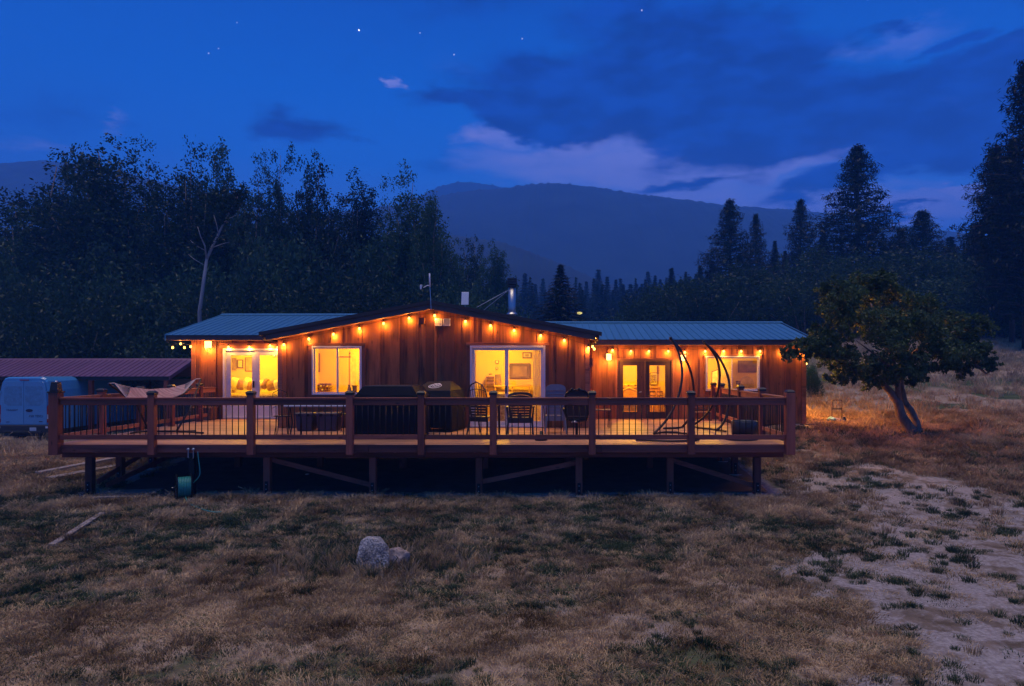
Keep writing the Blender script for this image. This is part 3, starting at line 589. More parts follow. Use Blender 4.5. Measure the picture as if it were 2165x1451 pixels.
def forest():
    D = lambda i, m=M_LEAF: decid_data(('d', i), 17, 8.5, 42000, 9+i % 3, .145, m, M_BARK, seed=i)
    GL = 'broadleaf trees behind the house'
    L_ = [  # px, top, Y, width px, label
        (20, 440, 44, 190, 'low dark tree cut by the left edge of the photo'),
        (105, 335, 50, 220, 'spreading open crowned tree in front of the far left ridge'),
        (170, 318, 54, 150, 'rounded tree between the far left spreading tree and the tallest clump'),
        (225, 290, 47, 190, 'tallest broadleaf tree of the left clump'),
        (305, 300, 49, 170, 'full tree just right of the tallest left clump'),
        (405, 300, 46, 150, 'pointed tree left of the gap above the pale trunk'),
        (462, 303, 50, 150, 'twin topped tree above the pale trunk'),
        (540, 332, 47, 120, 'slim tree between the twin topped tree and the spire'),
        (592, 311, 50, 110, 'narrow spire shaped tree in the middle of the left wood'),
        (668, 332, 46, 150, 'dense pointed tree right of the narrow spire'),
        (758, 372, 50, 120, 'many stemmed tree with thin upright tips'),
        (818, 384, 52, 110, 'thin crowned tree left of the last leaning tree'),
        (880, 356, 46, 130, 'last tall tree of the left wood before the mountain'),
        (915, 425, 44, 110, 'loose lower tree leaning right towards the mountain'),
    ]
    for i, (px, py, Y, w, lb) in enumerate(L_):
        plant('broadleaf_tree', ('d', i % 7), D(i % 7), lb, 'tree', GL, px, py, Y, w)
    for i, (px, py, Y, w, lb) in enumerate([(1000, 505, 62, 95, 'rounded tree standing left of the chimney'), (1047, 515, 60, 75, 'narrower dark tree just above the chimney cap'), (970, 560, 56, 80, 'small tree between the antenna and the rounded tree')]):
        plant('broadleaf_tree', ('d', (i+2) % 7), D((i+2) % 7), lb, 'tree', GL, px, py, Y, w)
    B = lambda i: bush_data(('b', i), 7, 8, 16000, .13, M_LEAF2 if i % 2 else M_LEAF, M_BARK, seed=i)
    where_l = ['at the far left behind the van', 'above the purple roof at left', 'over the carport ridge', 'left of the pale trunk', 'behind the pale trunk', 'above the left end of the blue roof', 'over the middle of the left blue roof', 'left of the antenna, greener than its neighbours', 'just left of the roof peak', 'right of the roof peak', 'below the rounded tree by the chimney', 'at the foot of the tallest left tree', 'between the carport and the tall trees', 'under the narrow spire tree', 'under the dense pointed tree']
    for i, (px, py, Y, w) in enumerate([(40, 560, 38, 260), (150, 600, 36, 240), (270, 580, 39, 240), (360, 610, 37, 200), (480, 560, 42, 230), (560, 590, 38, 220), (670, 560, 41, 240), (800, 575, 37, 190), (880, 590, 40, 180), (950, 600, 42, 170), (1020, 640, 45, 160), (215, 500, 43, 230), (110, 520, 42, 230), (600, 500, 45, 220), (720, 490, 46, 220)]):
        plant('bush', ('b', i % 4), B(i % 4), 'leafy dark bush '+where_l[i], 'bush', 'undergrowth of the left wood', px, py, Y, w)
    # pale trunk tree with bare limbs
    Y = 36.5; X = WX(424, Y); t = thing('pale_tree', 'pale barked tree with bare forked limbs in front of the left wood', 'tree', (X, Y, G(X, Y)))
    P = lambda px, py, dy=0: (WX(px, Y+dy), Y+dy, WZ(py, Y+dy))
    tk = MB(); tk.tube([(X, Y, G(X, Y)-.3), P(422, 660), P(430, 600), P(437, 548)], [.12, .10, .09, .075], 8)
    for br, r in (([P(437, 548), P(448, 524, .2), P(462, 495, .5), P(474, 470, .6), P(490, 440, .8), P(503, 415, 1)], .08), ([P(437, 548), P(433, 520, -.2), P(424, 500, -.4), P(418, 480, -.4)], .05), ([P(448, 524), P(470, 516, .2), P(485, 512, .4)], .035),
                  ([P(462, 495), P(458, 475), P(452, 455)], .03), ([P(434, 530), P(415, 520), P(402, 508)], .03), ([P(430, 560), P(410, 548), P(398, 538)], .025), ([P(474, 470), P(485, 462), P(500, 455)], .025)):
        tk.tube(br, [r*(1-.75*i/(len(br)-1)) for i in range(len(br))], 6)
    tk.build('trunk', M_PALEBARK, t, True, False).location = -Vector(t.location)
    bl = [(*P(px, py, dy), r, r, r*.8) for px, py, dy, r in ((500, 420, 1, 1.0), (470, 440, .6, .9), (418, 475, -.4, .8), (450, 450, .2, .8), (400, 505, 0, .6), (490, 505, .4, .6), (505, 455, .4, .7), (520, 470, .8, .8))]
    bl = [(a+random.uniform(-.8, .8), b, c+random.uniform(-.8, .8), q*.6, q*.6, q*.5) for a, b, c, q, _, _ in bl for k in range(3)]
    V, Fc = leaves(crown_pts(bl, 3000, .3), .11); npmesh('crown', V-np.array(t.location), Fc, M_LEAF, t, t.location)
    # conifers, right side
    pine = lambda i: conifer_data(('p', i), 22, 9, 34, 'pine', M_NEEDLE, M_DARKBARK, seed=i, bare=.12)
    fir = lambda i: conifer_data(('f', i), 18, 7, 34, 'fir', M_NEEDLE, M_DARKBARK, seed=i, bare=.06)
    for i, (px, py, Y, w, lb) in enumerate([
        (1543, 419, 70, 100, 'bushy pine left of the pair beside the right ridge'), (1598, 451, 78, 62, 'slim pine between the bushy pine and the small one'),
        (1693, 418, 74, 70, 'narrow pine halfway between the bushy pine and the giant'), (1812, 304, 66, 150, 'giant pine standing alone above the leaning apple tree'),
        (1950, 444, 70, 140, 'broad rounded pine between the giant and the right edge trees'), (2106, 303, 62, 125, 'tall thin pine beside the near tree at the right edge'),
        (2172, 120, 46, 175, 'very tall near pine cut by the right edge of the photo'), (2140, 290, 50, 110, 'pine tucked against the trunk of the very tall near pine'), (1905, 480, 72, 80, 'short pine left of the broad rounded pine')]):
        plant('pine_tree', ('p', i % 3), pine(i % 3), lb, 'tree', 'pines behind the meadow', px, py, Y, w)
    for i, (px, py, Y, w, lb) in enumerate([(1638, 508, 80, 38, 'small fir right of the slim pine'), (1420, 566, 95, 42, 'dark fir above the middle of the right roof'), (1450, 574, 100, 30, 'little fir just right of the dark one above the right roof'), (1480, 560, 92, 40, 'fir at the left foot of the bushy pine'),
        (1505, 550, 88, 46, 'fir touching the left side of the bushy pine'), (1660, 530, 85, 40, 'fir below the narrow pine'), (1740, 480, 80, 50, 'fir between the narrow pine and the giant'), (2010, 500, 75, 70, 'fir right of the broad rounded pine'), (2060, 470, 70, 70, 'fir left of the tall thin pine'), (1870, 520, 76, 60, 'fir at the right foot of the giant pine')]):
        plant('fir_tree', ('f', i % 3), fir(i % 3), lb, 'tree', 'firs at the edge of the meadow', px, py, Y, w)
    sp = conifer_data(('s', 0), 12, 8.5, 40, 'fir', M_SPRUCE, M_DARKBARK, seed=21, bare=.03)
    plant('spruce_tree', ('s', 0), sp, 'broad blue grey spruce standing alone between chimney and right roof', 'tree', None, 1185, 556, 48, 104)
    far = [(1110, 577, 34), (1132, 600, 26), (1148, 588, 30), (1240, 594, 26), (1265, 569, 36), (1284, 584, 28), (1302, 590, 26), (1318, 604, 24), (1333, 600, 36), (1357, 600, 26), (1370, 574, 32), (1385, 582, 26), (1396, 590, 26), (1228, 606, 24), (1090, 600, 26), (1345, 615, 26), (1432, 600, 30), (1465, 598, 30)]
    for i, (px, py, w) in enumerate(far):
        plant('fir_tree', ('f', i % 3), fir(i % 3), ['hazy distant fir, %s in the row from the chimney rightwards' % s for s in ('third', 'fourth', 'fifth', 'seventh', 'eighth and tallest', 'ninth', 'tenth', 'eleventh', 'twelfth', 'fourteenth', 'fifteenth', 'sixteenth', 'seventeenth', 'sixth', 'first', 'thirteenth', 'eighteenth', 'last')][i], 'tree', 'hazy distant firs', px, py, random.uniform(125, 165), w*1.25)
    belt = [(1062, 590), (1078, 610), (1122, 585), (1162, 610), (1205, 600), (1218, 585), (1233, 612), (1252, 588), (1275, 600), (1293, 612), (1310, 588), (1326, 612), (1341, 588), (1352, 606), (1364, 590), (1378, 600), (1391, 604), (1405, 586), (1412, 600), (1426, 596), (1441, 590), (1458, 584), (1474, 578), (1490, 572)]
    parts = []
    for i, (px, py) in enumerate(belt*2):
        V = fir(i % 3)[1].reshape(-1, 3, 3)[i % 2::2].reshape(-1, 3); px += 7*(i//24)+random.uniform(-4, 4); py += 12*(i//24); Y = random.uniform(100, 150); zb = G(WX(px, Y), Y)
        w0 = 2*np.percentile(np.abs(V[:, 0]), 96); wb = random.uniform(34, 66); s = np.array([wb*Y/F/w0, wb*Y/F/w0, (WZ(py, Y)-zb)/V[:, 2].max()]); parts.append(V*s+np.array([WX(px, Y), Y, zb]))
    V = np.concatenate(parts); tag(npmesh('conifer_belt', V, np.arange(len(V)).reshape(-1, 3), M_NEEDLE), 'hazy dark belt of firs behind the house roof', 'woods', kind='stuff')
    where_r = ['at the left end of the right hand thicket', 'lowest and roundest above the right roof', 'pale one above the right roof', 'above the right end of the blue roof', 'behind the left side of the apple tree', 'behind the top of the apple tree', 'right of the apple tree top', 'below the broad rounded pine', 'beneath the tall thin pine', 'at the foot of the near pine', 'at the right edge above the meadow', 'above the French doors part of the roof', 'between the small fir and the giant pine', 'under the giant pine', 'dark one beside the meadow edge', 'at the far right under the near pine']
    for i, (px, py, Y, w) in enumerate([(1375, 620, 62, 120), (1435, 590, 60, 140), (1500, 585, 58, 150), (1570, 560, 60, 170), (1650, 560, 58, 160), (1740, 530, 60, 180), (1850, 540, 62, 190), (1950, 520, 60, 200), (2040, 540, 60, 190), (2110, 560, 56, 180), (2170, 540, 54, 190), (1320, 650, 66, 90), (1700, 590, 54, 160), (1800, 560, 55, 190), (1990, 590, 57, 170), (2150, 610, 54, 160)]):
        plant('bush', ('b', i % 4), B(i % 4), 'willow bush '+where_r[i], 'bush', 'willows behind the meadow', px, py, Y, w*1.15)
    plant('bush', ('b', 0), B(0), 'small dark shrub beside the right end wall of the house', 'bush', None, 1713, 768, 27, 48)
    plant('bush', ('b', 1), B(1), 'tiny pale bush on the skyline above the right roof', 'bush', None, 1283, 665, 60, 26)
forest()

def apple_tree():
    Y = 20.2; X0 = WX(1930, Y); zb = G(X0, Y); t = thing('apple_tree', 'leaning apple tree with twin trunk and wide flat crown beside the house', 'tree', (X0, Y, zb))
    P = lambda px, py, dy=0: Vector((WX(px, Y+dy), Y+dy, WZ(py, Y+dy)))-Vector((X0, Y, zb))
    tk = MB()
    tk.tube([P(1932, 925), P(1922, 905), P(1905, 880), P(1898, 850), P(1882, 828), P(1862, 808), P(1835, 800, .2), P(1800, 790, .4), P(1760, 770, .2)], [.20, .155, .14, .125, .10, .085, .07, .05, .03], 10)
    tk.tube([P(1943, 925), P(1938, 895, .1), P(1925, 868, .2), P(1912, 850, .1), P(1905, 815), P(1906, 780), P(1915, 740, .2), P(1925, 700, .3)], [.13, .10, .10, .09, .075, .06, .05, .03], 9)
    tk.tube([P(1900, 852), P(1898, 820, -.1), P(1897, 790, -.2), P(1880, 740, -.3), P(1860, 690, -.3), P(1840, 640, -.2)], [.09, .08, .07, .05, .035, .02], 8)
    for br in ([P(1835, 800, .2), P(1790, 775, -.4), P(1740, 745, -.6), P(1690, 745, -.6), P(1655, 752, -.5)], [P(1906, 780), P(1950, 755, .4), P(2010, 745, .6), P(2060, 755, .5), P(2095, 770, .3)], [P(1906, 770), P(1960, 720, -.6), P(2020, 700, -.8)],
               [P(1880, 740, -.3), P(1830, 700, .5), P(1790, 660, .6), P(1770, 620, .5)], [P(1897, 790, -.2), P(1850, 750, -1), P(1810, 720, -1.3)], [P(1925, 700, .3), P(1950, 660, 1), P(1970, 640, 1.2)], [P(2010, 745, .6), P(2030, 775, .6), P(2060, 790, .6)],
               [P(1990, 748, .4), P(2020, 782, .2), P(2040, 800, .2)], [P(2060, 770, .3), P(2085, 790, .2), P(2102, 782, .2)]):
        tk.tube(br, [.05*(1-.8*i/(len(br)-1)) for i in range(len(br))], 6)
    tk.build('trunk', mat('apple_bark', (.17, .12, .085), .9, 0, .35, 9, .9, (1, 1, .3)), t, True, False).location = (0, 0, 0)
    bl = []
    for px, py, rx, ry, dy in ((1858, 600, 26, 22, 0), (1830, 618, 40, 30, .2), (1875, 612, 30, 28, .3), (1770, 612, 30, 22, 0), (1790, 640, 45, 35, -.3), (1850, 650, 60, 40, .5), (1900, 640, 50, 34, .6), (1940, 655, 48, 30, .4), (1760, 675, 40, 36, -.5), (1820, 700, 70, 50, -.9),
                               (1900, 700, 75, 48, -.7), (1970, 690, 60, 40, .2), (2020, 705, 55, 36, .5), (2060, 725, 42, 34, .4), (2078, 750, 30, 30, .2), (2090, 768, 16, 14, .1), (2030, 752, 50, 26, .3), (1960, 745, 70, 34, -.4), (1890, 770, 70, 34, -.5), (1820, 765, 60, 36, -.6),
                               (1770, 740, 50, 40, -.4), (1740, 735, 34, 30, -.5), (1710, 738, 30, 24, -.5), (1688, 745, 28, 18, -.6), (1662, 752, 20, 12, -.6), (1790, 795, 34, 20, -.4), (1850, 800, 44, 20, -.3), (1910, 795, 40, 18, .2), (2000, 770, 40, 14, .2), (2035, 785, 14, 14, .4), (1700, 722, 18, 10, -.5), (1745, 610, 12, 10, 0), (1865, 585, 14, 12, 0), (1960, 780, 26, 12, 0)):
        p = P(px, py, dy); s = Y/F; bl.append((p.x, p.y, p.z, rx*s, (rx+ry)*.62*s, ry*s))
    sub = []; rs = np.random.default_rng(77)
    for x_, y_, z_, a1, a2, a3 in bl:
        for _ in range(9):
            d = rs.normal(size=3); d /= np.linalg.norm(d); q = rs.uniform(.55, 1.0); k = rs.uniform(.25, .48); sub.append((x_+d[0]*a1*q, y_+d[1]*a2*q, z_+d[2]*a3*q, a1*k+.05, a2*k+.05, a3*k*.9+.04))
    V, Fc = leaves(crown_pts(sub, 62000, .5, .60), .066, 1.6)
    npmesh('crown', V, Fc, M_APPLE, t, (0, 0, 0)).location = (0, 0, 0)
apple_tree()

# ------------------------------------------------------------------ house
DZ = 1.14                      # deck / floor level
YG, YW = 18.2, 21.1            # front of gable room, front of the wings
GX0, GX1 = WX(590, YG), WX(1243, YG)
LX0, RX1 = WX(407, YW), WX(1702, YW)
PEAKX = WX(910, 17.6)
house = thing('house', 'low wooden ranch house with lit windows and a front gable', 'house', (PEAKX, 22, .5))
def gtop(x): return 4.165-.1875*abs(x-PEAKX)
def block(mb, xa, xb, y0, y1, z0, za, zb):
    return mb.hexa([(xa,y0,z0),(xb,y0,z0),(xb,y1,z0),(xa,y1,z0),(xa,y0,za),(xb,y0,zb),(xb,y1,zb),(xa,y1,za)])
def cells(xa, xb, z0, top, ops):
    """split a strip of wall round the openings -> (xa,xb,z0,za,zb)"""
    xs = sorted({xa, xb, *[v for o in ops for v in o[:2] if xa < v < xb], *([PEAKX] if (top is gtop and xa < PEAKX < xb) else [])}); out = []
    for a, b in zip(xs, xs[1:]):
        if b-a < .012: continue
        c = (a+b)/2; zs = z0
        for o in sorted([o for o in ops if o[0] < c < o[1]], key=lambda o: o[2]):
            if o[2]-zs > .02: out.append((a, b, zs, o[2], o[2]))
            zs = o[3]
        za, zb = top(a), top(b)
        if min(za, zb)-zs > .02: out.append((a, b, zs, za, zb))
    return out
def siding(part, xa, xb, yf, z0, top, ops, phase=0, wo=.285, wi=.195):
    """board on board siding: inner boards 22 mm back, outer boards lapping them"""
    x = xa-phase; k = 0
    while x < xb:
        for (s, e, y) in ((x, x+wo, yf), (x+wo-.015, x+wo+wi+.015, yf+.032)):
            s = max(s, xa); e = min(e, xb)
            if e-s < .03: continue
            jit = random.uniform(-.003, .003)
            for (a, b, zz, za, zb) in cells(s, e, z0, top, ops):
                mb = MB(); block(mb, a, b, y+jit, y+jit+(.03 if y == yf else .02), zz, za, zb); mb.build('siding_board', M_SIDING, part)
        x += wo+wi+random.uniform(-.02, .02)
def wall(name, xa, xb, yf, z0, top, ops, th=.14):
    mb = MB()
    for (a, b, zz, za, zb) in cells(xa, xb, z0, top, ops): block(mb, a, b, yf+.056, yf+.056+th, zz, za, zb)
    return mb.build(name, M_DARKWOOD, house)
# openings (x0,x1,z0,z1)
def op(px0, px1, py0, py1, Y): return (WX(px0, Y), WX(px1, Y), WZ(py1, Y), WZ(py0, Y))
oA = op(472, 604, 737, 886, YW); oB = op(660, 765, 732, 835, YG); oC = op(994, 1153, 731, 903, YG); oD = op(1305, 1422, 761, 885, YW); oE = op(1492, 1606, 753, 827, YW)
oA = (oA[0], oA[1], DZ+.01, oA[3]); oC = (oC[0], oC[1], DZ+.01, oC[3]); oD = (oD[0], oD[1], DZ+.01, oD[3])
gw = wall('gable_wall', GX0, GX1, YG, .35, gtop, [oB, oC]); siding(gw, GX0, GX1, YG, DZ+.01, gtop, [oB, oC], .1)
ZL, ZR = 3.46, 3.335
lw = wall('left_wing_wall', LX0, GX0+.3, YW, .2, lambda x: ZL, [oA]); siding(lw, LX0, GX0+.25, YW, DZ+.01, lambda x: ZL, [oA], .05)
rw = wall('right_wing_wall', GX1-.3, RX1, YW, .35, lambda x: ZR, [oD, oE]); siding(rw, GX1-.1, RX1, YW, .98, lambda x: ZR, [oD, oE], .12)
# side, back walls and skirts (outer shell)
for nm, a in (('end_wall', (LX0-.02, LX0+.1, YW+.03, 26.6, -.2, ZL)), ('end_wall', (RX1-.1, RX1+.02, YW+.03, 26.4, .3, ZR)), ('back_wall', (LX0, RX1, 26.3, 26.42, 0, 3.3)),
              ('gable_side_wall', (GX0-.02, GX0+.1, YG+.03, YW-.02, .2, 3.42)), ('gable_side_wall', (GX1-.1, GX1+.02, YG+.03, YW-.02, .3, 3.4))):
    box(nm, *a, M_SIDING, house, .002)
box('corner_board', LX0-.03, LX0+.10, YW-.024, YW-.001, DZ, ZL, M_TRIM, house); box('corner_board', GX0-.03, GX0+.09, YG-.024, YG-.001, DZ, gtop(GX0)-.01, M_TRIM, house)
box('corner_board', GX1-.07, GX1+.04, YG-.024, YG-.001, DZ, gtop(GX1)-.01, M_TRIM, house); box('corner_board', RX1-.10, RX1+.03, YW-.024, YW-.001, .98, ZR, M_TRIM, house)
def trim(o, Y, sides=True, head=.14, w=.09, over=.10):
    y0, y1 = Y-.026, Y-.002
    box('trim_board', o[0]-over, o[1]+over, y0-.008, y1, o[3]+.004, o[3]+head, M_TRIM, house)
    if sides:
        box('trim_board', o[0]-w-.004, o[0]-.004, y0, y1, max(o[2], DZ+.01), o[3]+.002, woodmat('stained_trim_v', (.34, .125, .055), (.14, .048, .022), 2), house); box('trim_board', o[1]+.004, o[1]+w+.004, y0, y1, max(o[2], DZ+.01), o[3]+.002, woodmat('stained_trim_v', (.34, .125, .055), (.14, .048, .022), 2), house)
trim(oB, YG, True, .08); trim(oC, YG, True, .08); trim(oD, YW, True, .05, .05, .05); trim(oE, YW, True, .05, .05, .06)
box('trim_board', oA[0]-.1, GX0-.01, YW-.032, YW-.002, oA[3]+.004, oA[3]+.16, M_TRIM, house)
box('trim_board', oB[0]-.1, oB[1]+.1, YG-.03, YG-.002, oB[2]-.09, oB[2]-.004, M_TRIM, house)
# ---- doors and windows
def frame(name, o, Y, w, d, m, parent, y=None, bottom=True):
    x0, x1, z0, z1 = o; y = Y if y is None else y; mb = MB()
    mb.box(x0, x0+w, y, y+d, z0, z1).box(x1-w, x1, y, y+d, z0, z1).box(x0+w, x1-w, y+.001, y+d-.001, z1-w, z1)
    if bottom: mb.box(x0+w, x1-w, y+.001, y+d-.001, z0, z0+w)
    return mb.build(name, m, parent, bev=.003)
def sash(name, x0, x1, z0, z1, y, w, d, m, parent, bot=None, wr=None):
    bot = bot or w; wr = wr or w; mb = MB(); mb.box(x0, x0+w, y, y+d, z0, z1).box(x1-wr, x1, y, y+d, z0, z1).box(x0+w, x1-wr, y+.001, y+d-.001, z1-w, z1).box(x0+w, x1-wr, y+.001, y+d-.001, z0, z0+bot)
    s = mb.build(name, m, parent, bev=.003); box('pane', x0+w, x1-wr, y+d*.45, y+d*.45+.006, z0+bot, z1-w, M_GLASS, parent, 0); return s
def slider(name, label, cat, o, Y, fw, mid, heavy=0, drop=0):
    t = local(thing(name, label, cat, ((o[0]+o[1])/2, Y, o[2]))); WL[t.name] = Vector(t.location)
    frame('frame', o, Y-.035, fw, .12, M_WHITE, t); x0, x1, z0, z1 = o[0]+fw, o[1]-fw, o[2]+fw, o[3]-fw; h = heavy or .045
    sash('sash', x0+.002, mid+.02, z0+.002, z1-.002, Y+.045, h, .03, M_WHITE, t, bot=max(h, drop)); sash('sash', mid-.02, x1-.002, z0+.002, z1-.002, Y+.005, h, .03, M_WHITE, t, bot=max(h, drop)); return t
def as_part(t):   # windows and doors move with the house
    t.parent = house; t.location = Vector(t.location)-WL[house.name]
    for k in ('label', 'category'):
        if k in t: del t[k]
slA = slider('sliding_door', 'x', 'door', oA, YW, .06, WX(540, YW), .14, .32)
slB = slider('window', 'x', 'window', oB, YG, .035, WX(713, YG), .03)
slC = slider('sliding_door', 'x', 'door', oC, YG, .05, WX(1071, YG), .065, .10)
slE = slider('window', 'x', 'window', oE, YW, .035, WX(1548, YW), .03)
for s, (hx, hz) in ((slA, (WX(537, YW), WZ(813, YW))), (slC, (WX(1070, YG), WZ(824, YG)))):
    y = (YW if s is slA else YG)-.03
    MB().box(hx-.018, hx+.018, y-.03, y+.03, hz-.10, hz+.10).build('handle', M_BLACK, s, bev=.006)
for s in (slA, slB, slC, slE): as_part(s)
fr = thing('french_door', 'x', 'door', ((oD[0]+oD[1])/2, YW, oD[2])); frame('frame', oD, YW-.02, .035, .12, M_DARKWOOD, fr, bottom=False)
md = (oD[0]+oD[1])/2; MD = woodmat('brown_door_wood', (.10, .05, .03), (.05, .025, .016), 2)
g1, g2, gt, gb = (WX(1317.5, YW), WX(1347, YW)), (WX(1373.5, YW), WX(1406.5, YW)), WZ(773, YW), WZ(871, YW)
for (xa, xb, g) in ((oD[0]+.037, md-.002, g1), (md+.002, oD[1]-.037, g2)):
    mb = MB(); mb.box(xa, g[0], YW+.01, YW+.055, oD[2], oD[3]-.037).box(g[1], xb, YW+.01, YW+.055, oD[2], oD[3]-.037).box(g[0], g[1], YW+.011, YW+.054, gt, oD[3]-.037).box(g[0], g[1], YW+.011, YW+.054, oD[2], gb)
    lf = mb.build('door_leaf', MD, fr, bev=.003); box('pane', g[0], g[1], YW+.03, YW+.036, gb, gt, M_GLASS, fr, 0)
    lb = MB(); lb.box(g[0]-.02, g[0], YW, YW+.012, gb-.02, gt+.02).box(g[1], g[1]+.02, YW, YW+.012, gb-.02, gt+.02).box(g[0], g[1], YW, YW+.012, gt, gt+.02).box(g[0], g[1], YW, YW+.012, gb-.02, gb); lb.build('bead', MD, fr)
box('astragal', md-.022, md+.022, YW-.012, YW+.008, oD[2], oD[3]-.04, MD, fr)
MB().tube([(WX(1351, YW), YW-.01, WZ(829.5, YW)), (WX(1351, YW), YW-.05, WZ(829.5, YW)), (WX(1356, YW), YW-.05, WZ(828.5, YW))], .011, 6).build('handle', M_STEEL, fr)
as_part(fr)
# ---- roofs
def wing_roof(x0, x1, ze, zr, Yr, name, eave_bot):
    Ye = 20.6 if True else 0; sl = (zr-ze)/(Yr-Ye); th = .05
    r = MB(); x = x0
    base = MB().hexa([(x0+.05, Ye+.06, ze-.10), (x1-.05, Ye+.06, ze-.10), (x1-.05, Yr, zr-.10), (x0+.05, Yr, zr-.10), (x0+.05, Ye+.06, ze-.012), (x1-.05, Ye+.06, ze-.012), (x1-.05, Yr, zr-.012), (x0+.05, Yr, zr-.012)]).build(name, M_FASCIA, house)
    me = MB(); w = .2115          # one ribbed panel strip, its mesh shared by all
    me.hexa([(0, Ye-.03, ze-.006), (w-.002, Ye-.03, ze-.006), (w-.002, Yr+.02, zr-.006+sl*.02), (0, Yr+.02, zr-.006+sl*.02), (0, Ye-.03, ze), (w-.002, Ye-.03, ze), (w-.002, Yr+.02, zr+sl*.02), (0, Yr+.02, zr+sl*.02)])
    me.hexa([(-.012, Ye-.034, ze), (.024, Ye-.034, ze), (.024, Yr+.01, zr), (-.012, Yr+.01, zr), (-.003, Ye-.034, ze+.022), (.014, Ye-.034, ze+.022), (.014, Yr+.01, zr+.022), (-.003, Yr+.01, zr+.022)])
    first = me.build('roof_panel', M_ROOF, base); n = int(round((x1-x0)/w)); ox = first.location.x
    for i in range(n):
        o = first if i == 0 else first.copy()
        if i: COL.objects.link(o); o.parent = base
        o.location.x = ox+x0+i*w
    # back slope, ridge cap, rake trims, eave fascia
    MB().hexa([(x0, Yr, zr-.05), (x1, Yr, zr-.05), (x1, 2*Yr-Ye, ze-.05), (x0, 2*Yr-Ye, ze-.05), (x0, Yr, zr), (x1, Yr, zr), (x1, 2*Yr-Ye, ze), (x0, 2*Yr-Ye, ze)]).build('back_roof_slope', M_ROOF, house)
    MB().prism([(Yr-.13, zr-.13*sl+.024), (Yr, zr+.045), (Yr+.13, zr-.13*sl+.024), (Yr+.12, zr-.13*sl+.01), (Yr, zr+.03), (Yr-.12, zr-.13*sl+.01)], 0, x0-.02, x1+.02).build('ridge_cap', M_ROOF, house)
    box('fascia_board', x0+.02, x1-.02, Ye, Ye+.035, eave_bot, ze-.015, M_FASCIA, house)
    box('soffit', x0+.03, x1-.03, Ye+.036, YW+.05, eave_bot+.004, eave_bot+.02, M_TRIM, house, .002)
    for xx in (x0-.015, x1-.02):
        MB().hexa([(xx, Ye-.03, ze-.16), (xx+.035, Ye-.03, ze-.16), (xx+.035, Yr, zr-.16), (xx, Yr, zr-.16), (xx, Ye-.03, ze+.02), (xx+.035, Ye-.03, ze+.02), (xx+.035, Yr, zr+.02), (xx, Yr, zr+.02)]).build('rake_trim', M_ROOF, house)
wing_roof(-11.19, -3.05, 3.613, 4.445, 24.15, 'left_roof', 3.464)
wing_roof(-3.0, 7.65, 3.484, 4.144, 23.56, 'right_roof', 3.322)
# gable roof: two slopes running back, dark rakes
YB = 17.6; zt = 4.354; hw = 4.19
for sgn in (-1, 1):
    xe = PEAKX+sgn*hw; ze = zt-.1875*hw
    MB().hexa([(PEAKX, YB+.04, zt-.15), (xe, YB+.04, ze-.15), (xe, 24.1, ze-.15), (PEAKX, 24.1, zt-.15), (PEAKX, YB+.04, zt-.02), (xe, YB+.04, ze-.02), (xe, 24.1, ze-.02), (PEAKX, 24.1, zt-.02)]).build('gable_roof', M_ROOFB, house)
    MB().hexa([(PEAKX, YB-.03, zt-.09), (xe+sgn*.06, YB-.03, ze-.10), (xe+sgn*.06, YB+.10, ze-.10), (PEAKX, YB+.10, zt-.09), (PEAKX, YB-.03, zt), (xe+sgn*.06, YB-.03, ze-.005), (xe+sgn*.06, YB+.10, ze-.005), (PEAKX, YB+.10, zt)]).build('rake_cap', M_ROOFB, house)
    MB().hexa([(PEAKX, YB, zt-.215), (xe-sgn*.10, YB, ze-.205), (xe-sgn*.10, YB+.035, ze-.205), (PEAKX, YB+.035, zt-.215), (PEAKX, YB, zt-.092), (xe-sgn*.10, YB, ze-.085), (xe-sgn*.10, YB+.035, ze-.085), (PEAKX, YB+.035, zt-.092)]).build('barge_board', M_FASCIA, house)
    MB().hexa([(PEAKX, YB+.036, zt-.185), (xe-sgn*.12, YB+.036, ze-.178), (xe-sgn*.12, YG+.06, ze-.178), (PEAKX, YG+.06, zt-.185), (PEAKX, YB+.036, zt-.16), (xe-sgn*.12, YB+.036, ze-.155), (xe-sgn*.12, YG+.06, ze-.155), (PEAKX, YG+.06, zt-.16)]).build('gable_soffit', M_TRIM, house)
    xs = GX0-.1 if sgn < 0 else GX1+.1
    box('eave_board', min(xe, xe-sgn*.03), max(xe, xe-sgn*.03), YB+.04, YW+.5, ze-.22, ze-.151, M_FASCIA, house)
# louvre vents, junction boxes
for i, (a, b) in enumerate(((920, 935), (937, 952))):
    v = thing('wall_vent', 'white louvred vent under the gable peak, %s of the pair' % ('left' if i == 0 else 'right'), 'vent', (WX(a, YG), YG, WZ(690, YG)), group='louvred wall vents')
    x0, x1, z0, z1 = WX(a, YG), WX(b, YG), WZ(689.5, YG), WZ(674, YG); frame('frame', (x0, x1, z0, z1), YG, .02, .03, M_WHITE, v, YG-.034)
    for k in range(5):
        z = z0+.03+k*(z1-z0-.05)/5; MB().hexa([(x0+.021, YG-.03, z), (x1-.021, YG-.03, z), (x1-.021, YG-.008, z+.018), (x0+.021, YG-.008, z+.018), (x0+.021, YG-.03, z+.004), (x1-.021, YG-.03, z+.004), (x1-.021, YG-.008, z+.022), (x0+.021, YG-.008, z+.022)]).build('louvre', M_WHITE, v)
v = thing('flood_light', 'unlit square brown floodlight under the gable peak', 'light', (WX(893, YG), YG, WZ(688, YG)))
x0, x1, z0, z1 = WX(887, YG), WX(899, YG), WZ(687, YG), WZ(672.5, YG)
